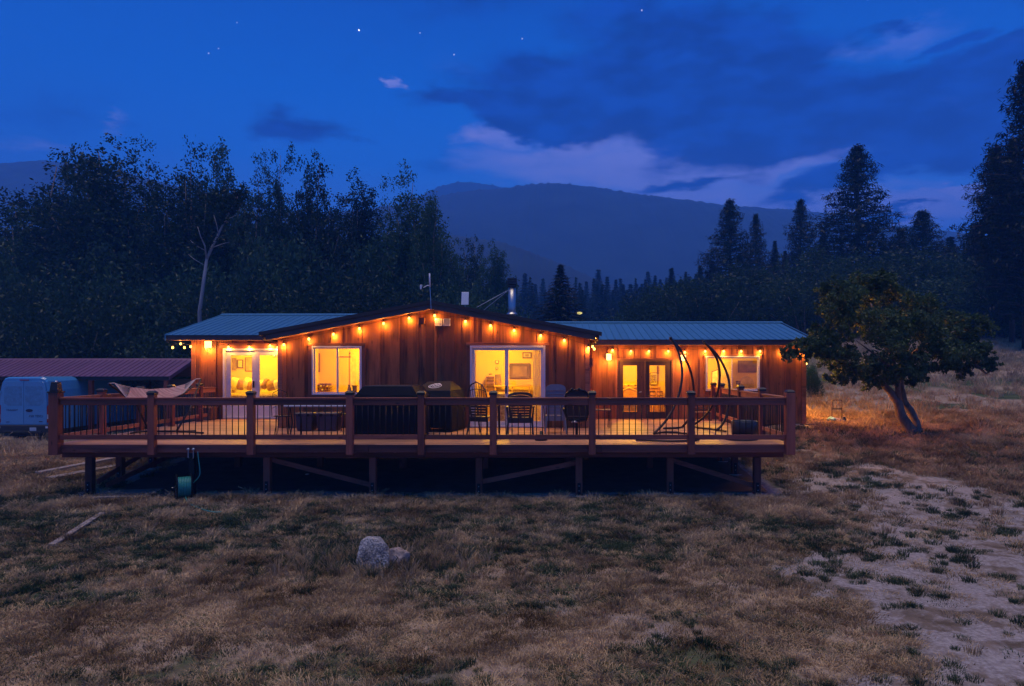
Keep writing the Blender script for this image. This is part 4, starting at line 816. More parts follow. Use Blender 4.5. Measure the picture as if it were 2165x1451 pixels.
MB().hexa([(x0, YG-.17, z0), (x1, YG-.17, z0), (x1, YG-.002, z0+.02), (x0, YG-.002, z0+.02), (x0-.008, YG-.17, z1), (x1+.008, YG-.17, z1), (x1+.008, YG-.002, z1), (x0-.008, YG-.002, z1)]).build('housing', M_TRIM, v, bev=.006)
v = thing('meter_box', 'brown electrical box on the right corner of the gable room', 'box', (GX1+.03, YG+.4, 2.2))
MB().box(GX1+.025, WX(1253, YG+.3), YG+.25, YG+.45, WZ(776, YG+.3), WZ(758, YG+.3)).build('box', M_TRIM, v, bev=.005); MB().tube([(GX1+.06, YG+.35, WZ(776, YG+.3)), (GX1+.06, YG+.35, DZ+.3)], .02).build('conduit', M_TRIM, v)
# antenna, dish panel, chimney
YA = 17.56; mx = WX(909, YA)
t = thing('antenna_mast', 'thin antenna mast with a small dish bracket on the roof peak', 'antenna', (mx, YA, WZ(655, YA)))
MB().tube([(mx+.03, YA, WZ(655, YA)), (mx-.0, YA, WZ(605, YA))], .010, 8).build('pole', M_STEEL, t); MB().tube([(mx-.0, YA, WZ(607, YA)), (mx-.01, YA, WZ(579, YA)), (mx-.01, YA, WZ(578, YA))], [.019, .019, .006], 8).build('antenna_rod', M_WHITE, t, True)
MB().tube([(mx, YA, WZ(604, YA)), (mx-.07, YA, WZ(604, YA)), (mx-.16, YA, WZ(608.5, YA))], .012, 6).build('arm', M_WHITE, t); MB().hexa([(mx-.245, YA-.02, WZ(612, YA)), (mx-.21, YA-.03, WZ(612, YA)), (mx-.21, YA+.03, WZ(612, YA)), (mx-.245, YA+.04, WZ(612, YA)), (mx-.245, YA-.02, WZ(602.5, YA)), (mx-.19, YA-.03, WZ(602.5, YA)), (mx-.19, YA+.03, WZ(602.5, YA)), (mx-.245, YA+.04, WZ(602.5, YA))]).build('radio', M_WHITE, t, bev=.004)
Y = 20.6; x0, x1 = WX(975, Y), WX(990.5, Y)
t = thing('dish_panel', 'flat pale rectangular satellite panel on the gable roof', 'satellite dish', ((x0+x1)/2, Y, WZ(650, Y)))
MB().hexa([(x0, Y, WZ(645, Y)), (x1, Y, WZ(645, Y)), (x1, Y+.03, WZ(645, Y)), (x0, Y+.03, WZ(645, Y)), (x0, Y+.09, WZ(617, Y)), (x1, Y+.09, WZ(617, Y)), (x1, Y+.12, WZ(617, Y)), (x0, Y+.12, WZ(617, Y))]).build('panel', M_WHITE, t, bev=.01)
MB().tube([((x0+x1)/2, Y+.08, WZ(632, Y)), ((x0+x1)/2, Y+.05, 4.1)], .018).build('mast', M_STEEL, t)
Y = 20.4; cx = WX(1082.5, Y); s = Y/F
t = thing('chimney_pipe', 'stainless stove pipe with dark ribbed cap on the gable roof', 'chimney', (cx, Y, 3.9))
MB().lathe([(8.2*s, 3.8), (8.2*s, WZ(608, Y))], (cx, Y, 0), 24).build('pipe', M_STEEL, t, True)
MB().lathe([(12.5*s, WZ(665, Y)), (8.6*s, WZ(661, Y)), (8.6*s, WZ(660, Y))], (cx, Y, 0), 24).build('flashing', M_STEEL, t)
MB().lathe([(8*s, WZ(609, Y)), (9.5*s, WZ(607, Y)), (9.5*s, WZ(604, Y)), (8*s, WZ(603, Y)), (10.5*s, WZ(602, Y)), (10.5*s, WZ(598.5, Y)), (9*s, WZ(598, Y)), (11*s, WZ(597, Y)), (11*s, WZ(594, Y)), (9.5*s, WZ(593.5, Y)), (10.5*s, WZ(592, Y)), (10*s, WZ(588.5, Y)), (5*s, WZ(588, Y))], (cx, Y, 0), 24).build('cap', mat('cap_metal', (.10, .09, .09), .4, .8), t)
for dx in (0, 10): MB().tube([(cx-.09, Y, WZ(613, Y)), (WX(1008+dx, Y-.6), Y-.6+.06*dx, WZ(650+.3*dx, Y-.6))], .010, 6).build('brace', M_STEEL, t)

# ------------------------------------------------------------------ deck
deck = thing('deck', 'raised redwood deck with black baluster railing in front of the house', 'deck', (-2.6, 17.6, 0))
DX0, DX1, DY0 = WX(109, 14.4), WX(1677, 14.4), 14.4
y = DY0; row = 0
while y < YW-.01:
    segs = [(DX0, DX1)] if y+.14 < YG-.03 else [(DX0, GX0-.04), (GX1+.05, DX1)]
    for a, b in segs:
        x = a; first = random.uniform(1.2, 4.8)
        while x < b-.01:
            e = min(b, x+first); e = b if b-e < .6 else e; first = 4.85
            box('deck_board', x+.002, e-.002, y, min(y+.138, YW-.005), DZ-.035+random.uniform(-.001, .001), DZ+random.uniform(-.001, .001), M_DECK, deck, .003); x = e
    y += .144; row += 1
FX0, FX1 = DX0+.06, DX1-.02
for a, b in ((FX0, WX(531, 14.4)), (WX(531, 14.4), WX(780, 14.4)), (WX(780, 14.4), WX(1272, 14.4)), (WX(1272, 14.4), FX1)):
    box('fascia_board', a+.003, b-.003, DY0-.042, DY0-.003, WZ(957, 14.37), WZ(940.5, 14.37), M_RAILX, deck)
for x in (DX0+.01, DX1-.05): box('side_fascia', x, x+.04, DY0+.002, YW-.02, .94, DZ-.04, M_RAILY, deck)
bz1, bz0 = .965, .83
box('beam', WX(135, 14.8), WX(900, 14.8), 14.74, 14.83, bz0, bz1, M_RAILX, deck); box('beam', WX(900, 14.8)+.004, WX(1655, 14.8), 14.74, 14.83, bz0, bz1, M_RAILX, deck)
for yy, a, b in ((17.2, -9.9, 4.8), (19.4, -9.9, GX0-.1), (19.4, GX1+.1, 4.8)): box('beam', a, b, yy, yy+.09, bz0, bz1, M_RAILX, deck)
for i in range(37):
    x = DX0+.06+i*.405
    yb = YG-.05 if GX0-.1 < x < GX1+.1 else YW-.05
    box('joist', x, x+.04, DY0+.01, yb, .967, DZ-.037, M_RAILY, deck, .002)
def support(px, Y, footing=True, brk=True):
    x = WX(px, Y); z0 = G(x, Y); zf = z0+.03; w = .07
    p = box('support_post', x-w, x+w, Y-w, Y+w, zf, bz0-.002, M_RAILZ, deck, .006)
    if footing: MB().lathe([(.20, z0-.15), (.20, z0+.028), (.18, z0+.03)], (x, Y, 0), 18).build('footing', M_CONC, deck)
    if brk:
        b = box('bracket', x-.035, x+.035, Y-w-.008, Y-w-.001, zf, zf+.26, M_BLACK, deck, .002)
        for dz in (.10, .2): MB().lathe([(.011, -.012), (.007, -.014)], (x, Y-w-.008, zf+dz), 8, 1).build('bolt', M_STEEL, b)
    return x, Y, z0
fp = [support(px, 14.79) for px in (191, 566, 789, 1013, 1224, 1416, 1600)]
for yy in (15.8,): support(255, yy)
support(322, 17.2); support(1553, 16.6); support(1523, 18.0)
for x in (-7.6, -5.6, -3.6, -1.6, .4, 2.4): support(CX+x*F/17.25, 17.25, False, False)
def brace(a, b): MB().bar(a, b, .04, .10).build('brace', M_RAILX, deck)
brace((WX(572, 14.83), 14.86, WZ(972, 14.83)), (WX(784, 14.83), 14.86, WZ(1026, 14.83))); brace((WX(1019, 14.83), 14.86, WZ(1019, 14.83)), (WX(1218, 14.83), 14.86, WZ(979, 14.83)))
brace((WX(1422, 14.83), 14.86, WZ(974, 14.83)), (WX(1594, 14.83), 14.86, WZ(1027, 14.83))); brace((fp[0][0]+.08, 14.9, .30), (fp[0][0]-.1, 17.9, .86))
brace((-9.4, 15.0, .20), (WX(440, 18.3), 18.3, .86))
# railing
YR = 14.3
M_CAP = mat('dark_post_cap', (.03, .025, .024), .45, .3, .1)
def rpost(x, Y, zb, zt=2.17, w=.0675, lantern=False):
    box('railing_post', x-w, x+w, Y-w, Y+w, zb, zt, M_RAILZ, deck, .006); c = .095
    if lantern:
        MB().lathe([(.155, zt), (.155, zt+.03)], (x, Y, 0), 4).build('lantern_base', M_CAP, deck).rotation_euler.z = R(45)
        o = MB().hexa([(x-.085, Y-.085, zt+.03), (x+.085, Y-.085, zt+.03), (x+.085, Y+.085, zt+.03), (x-.085, Y+.085, zt+.03), (x-.065, Y-.065, zt+.22), (x+.065, Y-.065, zt+.22), (x+.065, Y+.065, zt+.22), (x-.065, Y+.065, zt+.22)]).build('lantern_cap', M_CAP, deck, bev=.012)
        MB().lathe([(.03, zt+.22), (.012, zt+.245)], (x, Y, 0), 8).build('finial', M_STEEL, deck)
    else:
        MB().hexa([(x-c, Y-c, zt+.022), (x+c, Y-c, zt+.022), (x+c, Y+c, zt+.022), (x-c, Y+c, zt+.022), (x-.05, Y-.05, zt+.062), (x+.05, Y-.05, zt+.062), (x+.05, Y+.05, zt+.062), (x-.05, Y+.05, zt+.062)]).build('post_cap', M_CAP, deck, bev=.006)
        box('cap_collar', x-.078, x+.078, Y-.078, Y+.078, zt-.02, zt+.02, M_CAP, deck, .004)
front = [(117, .095), (322, .0675), (531, .0675), (740, .0675), (891, .0675), (1043, .0675), (1252, .0675), (1461, .0675), (1670, .09)]
FP = []
for i, (px, w) in enumerate(front):
    x = WX(px, YR); Y = YR if 0 < i < 8 else YR+.02; rpost(x, Y, .945, 2.17+(.02 if i in (0, 8) else 0), w, i == 0); FP.append((x, w))
BM = MB().tube([(0, 0, -.31), (0, 0, .31)], .0095, 8); bm0 = BM.build('baluster', M_BLACK, deck, True, False); bm0.location = (0, 0, 0); used = [0]
def baluster(x, y, z):
    o = bm0 if not used[0] else bm0.copy()
    if used[0]: COL.objects.link(o); o.parent = deck
    used[0] = 1; o.location = Vector((x, y, z))-WL[deck.name]
for (xa, wa), (xb, wb) in zip(FP, FP[1:]):
    a, b = xa+wa+.002, xb-wb-.002
    box('rail_cap', a, b, YR-.045, YR+.045, 2.058, 2.096, M_RAILX, deck); box('top_rail', a, b, YR-.02, YR+.02, 1.942, 2.056, M_RAILX, deck)
    box('bottom_rail', a, b, YR-.02, YR+.02, 1.250, 1.345, M_RAILX, deck); n = int((b-a)/.118)
    for k in range(n): baluster(a+(k+.5)*(b-a)/n, YR, 1.645)
def siderail(x, ys):
    for Y, c in ys: rpost(x, Y, .95 if c else .95)
    pts = [YR+.02]+[v for v, _ in ys]
    for y0, y1 in zip(pts, pts[1:]):
        a, b = y0+.075, y1-.07
        if b-a < .2: continue
        box('rail_cap', x-.045, x+.045, a, b, 2.058, 2.096, M_RAILY, deck); box('top_rail', x-.02, x+.02, a, b, 1.942, 2.056, M_RAILY, deck); box('bottom_rail', x-.02, x+.02, a, b, 1.250, 1.345, M_RAILY, deck)
        n = int((b-a)/.125)
        for k in range(n): baluster(x, a+(k+.5)*(b-a)/n, 1.645)
siderail(-9.98, [(15.76, 1), (17.24, 1), (18.65, 1), (20.15, 1)]); siderail(4.86, [(16.35, 1), (18.2, 1), (20.2, 1)])
# last short panels to the wall
for x, y0, y1 in ((-9.98, 20.22, 21.06), (4.86, 20.27, 21.06)):
    box('rail_cap', x-.045, x+.045, y0, y1, 2.058, 2.096, M_RAILY, deck); box('top_rail', x-.02, x+.02, y0, y1, 1.942, 2.056, M_RAILY, deck); box('bottom_rail', x-.02, x+.02, y0, y1, 1.250, 1.345, M_RAILY, deck)
    for k in range(6): baluster(x, y0+(k+.5)*(y1-y0)/6, 1.645)
rpost(WX(1508, 21.0), 20.98, .95)

# ------------------------------------------------------------------ lit lamps
WARM = (1.0, .40, .06)
def plight(name, loc, power, parent=None, r=.02, col=WARM):
    l = bpy.data.lights.new(name, 'POINT'); l.energy = power; l.shadow_soft_size = r; l.color = col
    return reg(bpy.data.objects.new(name, l), parent, loc)
M_BULB = emit('lit_bulb', (1.0, .50, .085), 7.0); M_CORD = mat('black_cord', (.012, .011, .011), .6)
BULB_W = 8.5
def string(label, pts, Yf, anchors, pw=BULB_W, sag=.0):
    """pts: bulb pixel positions; cord runs from socket to socket with small swags"""
    c = [Vector((WX(px, Y), Y, WZ(py, Y))) for (px, py, Y) in pts]; t = thing('string_light', label, 'string lights', tuple(c[0]), group='festoon bulb strings'); mb = MB()
    tops = [p+Vector((0, .03, .10)) for p in c]; line = [Vector((WX(a[0], a[2]), a[2], WZ(a[1], a[2]))) for a in anchors[:1]]
    for i, p in enumerate(tops):
        if line:
            q = line[-1]; [line.append(q.lerp(p, f)-Vector((0, 0, .05*4*f*(1-f)*min(1, (p-q).length)))) for f in (.25, .5, .75)]
        line.append(p)
    for a in anchors[1:]: line.append(Vector((WX(a[0], a[2]), a[2], WZ(a[1], a[2]))))
    mb.tube(line, .005, 5); mb.build('cord', M_CORD, t)
    for p, tp in zip(c, tops):
        b = MB().lathe([(.004, .036), (.020, .026), (.030, .006), (.031, -.010), (.022, -.030), (.006, -.038)], p, 12).build('bulb', M_BULB, t, True)
        MB().lathe([(.014, .034), (.017, .075), (.006, .10)], p, 8).build('socket', M_CORD, b)
        plight('bulb_light', p+Vector((0, -.012, -.055)), pw*random.uniform(.8, 1.2), b, .016)
YL = YW-.075
string('short string of bulbs swagged from the far left corner of the eaves', [(365, 735, 20.7), (382, 727, 21.6), (390, 735, 21.2), (403, 733, 20.9)], 0, [(352, 722, 20.62)])
string('string of bulbs under the left blue roof above the sliding door', [(436, 736, YL), (483, 734, YL), (527, 734, YL), (571, 731, YL), (587, 735, YL)], 0, [(412, 724, YL), (590, 724, YL)])
YB2 = YG-.075
string('string of bulbs climbing the left half of the gable', [(600, 729, YB2), (653, 717, YB2), (705, 707, YB2), (760, 695, YB2), (811, 684, YB2), (865, 673, YB2), (919, 667.5, YB2)], 0, [(592, 716, YB2)])
string('string of bulbs descending the right half of the gable', [(984, 680, YB2), (1037, 689, YB2), (1087, 699, YB2), (1143, 710, YB2), (1193, 720, YB2), (1244, 736, YB2)], 0, [(921, 660, YB2), (1262, 726, YB2-.2)])
string('tight cluster of bulbs hanging at the right end of the gable eave', [(1253, 733, 18.9), (1256.5, 738, 19.3)], 0, [(1262, 722, 18.0)])
string('long string of bulbs under the right blue roof', [(1295, 741, YL), (1334, 743, YL), (1372, 743, YL), (1413, 743, YL), (1448, 745, YL), (1491, 743, YL), (1530, 743, YL), (1567, 743, YL), (1607, 743, YL), (1653, 743, YL), (1699, 743, YL-.05)], 0, [(1262, 735, YL)])
def sconce(label, px, py, w, h, power, Y=YW, r=.05):
    x, z = WX(px, Y), WZ(py, Y); s = Y/F; w *= s*.5; h *= s*.5; y = Y-.12
    t = thing('wall_lantern', label, 'wall lamp', (x, Y, z-h), group='lit wall lanterns'); M = emit('lantern_glass', (1.0, .52, .12), 6.0)
    box('shade', x-w, x+w, y-w*.8, y+w*.8, z-h, z+h, M, t, .008); box('roof', x-w-.015, x+w+.015, y-w-.01, y+w+.01, z+h+.001, z+h+.02, M_BLACK, t); box('base', x-w*.7, x+w*.7, y-w*.5, y+w*.5, z-h-.02, z-h-.001, M_BLACK, t)
    box('back_plate', x-.05, x+.05, Y-.028, Y-.004, z-h*.6, z+h, M_BLACK, t); box('arm', x-.012, x+.012, y+w*.8+.001, Y-.03, z+h*.2, z+h*.2+.02, M_BLACK, t)
    plight('lantern_light', (x, y-w-.05, z-h-.03), power, t, r)
sconce('lit square wall lantern left of the bedroom sliding door', 444, 729, 11, 14, 40)
sconce('lit wall lantern left of the French doors', 1286.5, 755, 10, 13, 48)
sconce('lit wall lantern right of the French doors, between the curved poles', 1443, 757, 10, 12, 48)

t = thing('wall_lantern', 'lit wall lantern on the right end wall of the house', 'wall lamp', (RX1+.12, 21.6, 2.75), group='lit wall lanterns'); xx = RX1+.15
box('shade', xx-.07, xx+.07, 21.53, 21.67, 2.75, 2.95, MATS['lantern_glass'], t); box('back_plate', RX1+.022, RX1+.045, 21.52, 21.68, 2.72, 2.98, M_BLACK, t); box('roof', xx-.09, xx+.09, 21.51, 21.69, 2.951, 2.97, M_BLACK, t); box('arm', RX1+.046, xx-.07, 21.58, 21.62, 2.86, 2.88, M_BLACK, t)
plight('lantern_light', (xx+.12, 21.5, 2.70), 430, t, .06)
# ------------------------------------------------------------------ rooms
def room(x0, x1, y0, y1, z0=DZ, z1=3.32, col=None, floor=M_FLOORI):
    m = col or M_PAINT; e = .05
    for nm, a, mm in (('room_wall', (x0-e, x0, y0, y1, z0, z1), m), ('room_wall', (x1, x1+e, y0, y1, z0, z1), m), ('room_wall', (x0, x1, y1, y1+e, z0, z1), m), ('room_ceiling', (x0-e, x1+e, y0, y1+e, z1+.002, z1+.03), M_CEIL), ('room_floor', (x0-e, x1+e, y0, y1+e, z0-.05, z0-.002), floor)):
        box(nm, *a, mm, house, 0)
ROOM = (1.0, .46, .004)
def ceiling_lamp(label, x, y, z, power, r=.16, drop=.0):
    t = thing('ceiling_lamp', label, 'ceiling lamp', (x, y, z)); MB().lathe([(.02, 0), (r, -.02), (r*.95, -.06), (r*.5, -.11), (.02, -.125)], (x, y, z-drop), 20).build('shade', emit('room_lamp', (1., .8, .3), 2.0), t, True)
    MB().lathe([(r*.4, -.0), (r*.45, .012)], (x, y, z-.014), 12).build('rose', M_WHITE, t); plight('room_light', (x, y, z-.17-drop), power*5.2, t, .10, ROOM)
yA, yB_, yC, yD, yE = 23.4, 20.9, 22.9, 24.6, 24.0
WALLY = YW+.20
M_YEL = mat('cream_wall', (.84, .63, .14), .85, 0, .02, 2)
room(LX0+.15, -6.95, YW+.2, yA, col=M_YEL); room(GX0+.14, -4.35, YG+.2, yB_, z1=3.38); room(-4.2, GX1-.14, YG+.2, yC-2.0 if False else 20.98, z1=3.40, col=M_YEL)
room(GX1+.1, 4.25, YW+.2, yD, col=M_YEL); room(4.4, RX1-.15, YW+.2, yE, col=M_YEL)
ceiling_lamp('bedroom ceiling light behind the left sliding door', -9.4, 22.3, 3.30, 42)
ceiling_lamp('bathroom ceiling light behind the small gable window', -5.1, 19.9, 3.36, 44)
ceiling_lamp('living room ceiling light behind the gable sliding door', -1.4, 19.5, 3.38, 50)
ceiling_lamp('dining room ceiling light behind the French doors', 2.6, 22.9, 3.30, 55)
ceiling_lamp('round bedroom ceiling light behind the right hand window', WX(1503, 22.3), 22.3, 3.30, 48, .22)
def picture(label, px0, px1, py0, py1, Y, fc, inner, mar=.03, inset=.25, sub=None):
    x0, x1, z0, z1 = WX(px0, Y), WX(px1, Y), WZ(py1, Y), WZ(py0, Y); t = thing('picture', label, 'picture', ((x0+x1)/2, Y, z0)); frame('frame', (x0, x1, z0, z1), Y, mar, .03, fc, t, Y-.034)
    box('canvas', x0+mar, x1-mar, Y-.016, Y-.008, z0+mar, z1-mar, inner, t, 0)
    if sub: w, h = x1-x0, z1-z0; box('print', x0+w*inset, x1-w*inset, Y-.022, Y-.0165, z0+h*inset, z1-h*inset, sub, t, 0)
PAPER = mat('picture_paper', (.70, .66, .55), .8, 0, .1, 6); PRINTB = mat('picture_print', (.34, .22, .13), .8, 0, .5, 14, col2=(.62, .48, .32)); FR = mat('brown_frame', (.20, .09, .04), .5); TAN = mat('tan_canvas', (.55, .42, .28), .8, 0, .2, 5); BROWNP = mat('brown_canvas', (.22, .13, .07), .8, 0, .25, 4)
# bedroom behind left sliding door
picture('dark patterned print, leftmost on the left bedroom wall', 487, 500, 757, 783, yA-.02, TAN, mat('dark_print', (.30, .18, .09), .8, 0, .6, 7, col2=(.6, .45, .28)), .01)
picture('small framed picture above the pillows in the left bedroom', 502, 515, 760.5, 778.5, yA-.02, FR, PAPER, .03, .28, PRINTB)
picture('plain tan canvas beside the small framed picture', 519, 534, 756, 785, yA-.02, FR, TAN, .012)
t = thing('bed', 'bed with patterned bedspread inside the left sliding door', 'bed', (-9.4, 22.6, DZ))
M_SPREAD = mat('patterned_bedspread', (.75, .62, .40), .9, 0, .45, 14, .2, col2=(.42, .26, .12)); M_PILW = mat('cream_pillow', (.80, .76, .62), .9, 0, .05, 3); M_PILB = mat('brown_pillow', (.42, .24, .12), .9, 0, .25, 20)
MB().box(-10.35, -8.1, 21.75, 23.2, DZ+.25, 1.84).build('mattress', M_SPREAD, t, bev=.05); MB().box(-10.3, -8.2, 21.85, 23.2, DZ+.05, DZ+.24).build('bed_frame', M_DARKWOOD, t); MB().box(-10.35, -8.1, 23.22, 23.28, DZ, 2.25).build('headboard', M_PILW, t, bev=.02)
for i, (px, py, w, h, rr, m) in enumerate(((496, 812, 22, 27, -.25, M_PILW), (510, 813, 18, 24, -.35, M_PILB), (523, 812, 18, 26, -.30, M_PILW), (529, 815, 12, 22, -.3, M_PILB), (549, 815, 16, 22, -.4, M_PILW), (561, 812, 14, 24, -.5, M_PILB), (575, 815, 24, 22, .25, M_PILB), (588, 813, 20, 20, .2, M_PILW))):
    Yp = 22.75-.03*i; x, z, s = WX(px, Yp), WZ(py, Yp), Yp/F; w *= s*.5; h *= s*.5
    p = thing('pillow', ['cream pillow leaning at the far left of the bed', 'brown pillow beside the leftmost cream one', 'cream pillow behind the door mullion', 'narrow brown pillow left of the mullion', 'cream pillow just right of the mullion', 'dark brown pillow with a raised corner', 'large tan pillow near the right of the bed', 'cream pillow at the right end of the bed'][i], 'pillow', (x, Yp, z-h), group='pillows on the bed')
    mb = MB(); ca, sa = math.cos(rr), math.sin(rr); n = 16
    for yy, k in ((-.07, .55), (-.03, .92), (.03, .92), (.07, .55)): pass
    ring = []
    for yy, k in ((-.08, .35), (-.06, .75), (-.01, 1), (.01, 1), (.06, .75), (.08, .35)):
        for j in range(n):
            a = 2*math.pi*j/n; u = w*k*math.copysign(abs(math.cos(a))**.55, math.cos(a)); v_ = h*k*math.copysign(abs(math.sin(a))**.55, math.sin(a)); ring.append((x+u*ca-v_*sa, Yp+yy, z+u*sa+v_*ca))
    mb.add(ring, [(i_*n+j, i_*n+(j+1) % n, (i_+1)*n+(j+1) % n, (i_+1)*n+j) for i_ in range(5) for j in range(n)]+[tuple(range(n)), tuple(range(5*n, 6*n))]); mb.build('cushion', m, p, True)
t = thing('nightstand', 'small dark nightstand left of the bed', 'table', (-10.42, 22.2, DZ)); box('top', -10.52, -10.36, 21.6, 21.75, 1.62, 1.66, M_DARKWOOD, t); box('body', -10.51, -10.37, 21.62, 21.74, DZ, 1.619, M_DARKWOOD, t)
Y = 21.9; cx, cz = WX(580, Y), WZ(749, Y); t = thing('chandelier', 'small glowing basket chandelier seen at the top of the left sliding door', 'chandelier', (cx, Y, cz))
mb = MB()
for a in range(8): an = a*math.pi/4; mb.tube([(cx+.03*math.cos(an), Y+.03*math.sin(an), cz+.10), (cx+.11*math.cos(an), Y+.11*math.sin(an), cz+.03), (cx+.10*math.cos(an), Y+.10*math.sin(an), cz-.04), (cx+.02*math.cos(an), Y+.02*math.sin(an), cz-.10)], .007, 5)
mb.build('basket', M_STEEL, t); MB().lathe([(.01, .04), (.045, 0), (.01, -.05)], (cx, Y, cz), 10).build('bulb', emit('chandelier_bulb', (1, .8, .4), 5), t, True); MB().tube([(cx, Y, cz+.1), (cx, Y, 3.3)], .006).build('rod', M_BLACK, t)
# bathroom behind gable window
YBk = yB_-.02
picture('tall pale framed print inside the small gable window', 667, 677, 747, 787, YBk, FR, TAN, .02, .3, PAPER)
t = thing('wall_shelf', 'dark wall shelf with rolled towels inside the gable window', 'shelf', (WX(689, YBk), YBk, WZ(828, YBk)))
for py in (811, 819, 826): box('board', WX(677, YBk), WX(702, YBk), YBk-.16, YBk-.002, WZ(py+1.6, YBk), WZ(py, YBk), M_DARKWOOD, t)
for i, (px, py) in enumerate(((681, 816), (687, 815.5), (694, 816), (684, 823.5), (691, 823))):
    q = thing('rolled_towel', ['leftmost rolled towel on the upper shelf', 'middle rolled towel on the upper shelf', 'right rolled towel on the upper shelf', 'left rolled towel on the lower shelf', 'right rolled towel on the lower shelf'][i], 'towel', (WX(px, YBk), YBk-.1, WZ(py+2, YBk)), group='rolled towels'); MB().lathe([(.03, -.14), (.038, -.12), (.038, -.02), (.03, -.01)], (WX(px, YBk), YBk, WZ(py, YBk)), 12, 1).build('roll', [M_PILW, M_PILB, TAN][i % 3], q, True)
t = thing('door', 'pale panelled interior door inside the gable window', 'door', (WX(752, YBk), YBk, DZ)); box('leaf', WX(741, YBk), WX(775, YBk), YBk-.045, YBk-.004, DZ+.01, WZ(744, YBk), mat('interior_door_paint', (.70, .60, .42), .5), t)
for a, b in ((745, 755), (758, 770)): box('panel', WX(a, YBk), WX(b, YBk), YBk-.052, YBk-.046, WZ(825, YBk), WZ(750, YBk), mat('interior_door_paint', (.70, .60, .42), .5), t)
MB().lathe([(.02, -.09), (.03, -.075), (.01, -.05)], (WX(762.5, YBk), YBk, WZ(806, YBk)), 10, 1).build('knob', M_BLACK, t)
t = thing('curtain_rod', 'short dark rod fixed high inside the gable window', 'rod', (WX(726, 19.8), 19.8, WZ(755, 19.8))); MB().tube([(WX(711, 19.8), 19.8, WZ(755, 19.8)), (WX(742, 19.8), 19.8, WZ(755, 19.8))], .017, 8).build('bar', M_DARKWOOD, t); MB().lathe([(.02, -.02), (.02, .02)], (WX(740, 19.8), 19.8, WZ(747, 19.8)), 8, 1).build('knob', M_DARKWOOD, t)
Y = 18.45; zs = WZ(831, Y); cx = WX(738.5, Y)
t = thing('glass_jug', 'clear glass jug on the window sill behind the railing post', 'jug', (cx, Y, zs)); MB().lathe([(.05, zs), (.06, zs+.06), (.045, zs+.13), (.02, zs+.17), (.03, zs+.20), (.05, zs+.205), (.05, zs+.215)], (cx, Y, 0), 16).build('body', mat('smoky_glass', (.35, .22, .12), .15, 0, .3, 6), t, True)
cx = WX(750, Y); t = thing('fluted_pot', 'small fluted wooden pot on the window sill right of the jug', 'pot', (cx, Y, zs)); MB().lathe([(.055, zs), (.06, zs+.17), (.085, zs+.18), (.085, zs+.20)], (cx, Y, 0), 12).build('body', M_MIDWOOD, t)
# living room behind gable sliding door
YC = 20.96
t = thing('television', 'dark wall mounted television in a wooden surround inside the gable door', 'television', (WX(1100, YC), YC, WZ(800, YC))); box('surround', WX(1077, YC), WX(1121, YC), YC-.05, YC-.002, WZ(800, YC), WZ(768.5, YC), BROWNP, t, .01)
box('screen', WX(1084, YC), WX(1114, YC), YC-.058, YC-.051, WZ(796, YC), WZ(775, YC), mat('dim_screen', (.09, .06, .05), .25, 0, .6, 5, col2=(.25, .16, .09)), t, 0)
picture('wide framed print above the television', 1104.5, 1124, 745, 758, YC, FR, PAPER, .03, .3, PRINTB)
for lb, px, py, r in (('round wall clock left of the door mullion', 1051, 765.5, .062), ('small round plate below the wall clock', 1050.5, 779, .042)):
    t = thing('wall_clock' if r > .05 else 'wall_plate', lb, 'clock' if r > .05 else 'plate', (WX(px, YC), YC, WZ(py, YC))); c = (WX(px, YC), YC, WZ(py, YC)); MB().lathe([(r, -.002), (r, -.03), (r*.72, -.034)], c, 20, 1).build('rim', FR, t); MB().lathe([(r*.70, -.035), (r*.68, -.037)], c, 20, 1).build('face', PAPER, t)
Y = 20.4; t = thing('dresser', 'slatted wooden dresser inside the left pane of the gable door', 'dresser', (WX(1035, Y), Y, DZ)); box('body', WX(1027, Y), WX(1046, Y), Y, Y+.4, DZ, WZ(793, Y), M_MIDWOOD, t)
for k in range(5): box('drawer', WX(1028.5, Y), WX(1044.5, Y), Y-.02, Y-.001, WZ(801+k*6.4, Y), WZ(796+k*6.4, Y), M_DARKWOOD, t)
MB().lathe([(.05, 0), (.04, .03), (.01, .04)], (WX(1036, Y), Y+.1, WZ(793, Y)), 12).build('carving', M_DARKWOOD, t)
t = thing('speaker', 'dark tilted loudspeaker beside the dresser', 'speaker', (WX(1053, Y), Y, WZ(814, Y))); MB().hexa([(WX(1048, Y), Y, WZ(814, Y)), (WX(1059.5, Y), Y, WZ(814, Y)), (WX(1059.5, Y), Y+.2, WZ(814, Y)), (WX(1048, Y), Y+.2, WZ(814, Y)), (WX(1046.5, Y), Y+.05, WZ(792, Y)), (WX(1057.5, Y), Y+.05, WZ(792, Y)), (WX(1057.5, Y), Y+.2, WZ(792, Y)), (WX(1046.5, Y), Y+.2, WZ(792, Y))]).build('cabinet', BROWNP, t, bev=.006)
t = thing('console_table', 'low wooden console table below the television', 'table', (WX(1070, Y), Y, DZ)); box('top', WX(1045, Y), WX(1122, Y), Y-.1, Y+.4, WZ(818, Y), WZ(814.5, Y), M_MIDWOOD, t)
for a in (1046, 1082, 1118): box('leg', WX(a, Y), WX(a+3, Y), Y-.08, Y-.03, DZ, WZ(818.2, Y), M_MIDWOOD, t)
box('shelf', WX(1049.5, Y), WX(1117.5, Y), Y-.08, Y+.35, WZ(830, Y), WZ(828, Y), M_MIDWOOD, t)
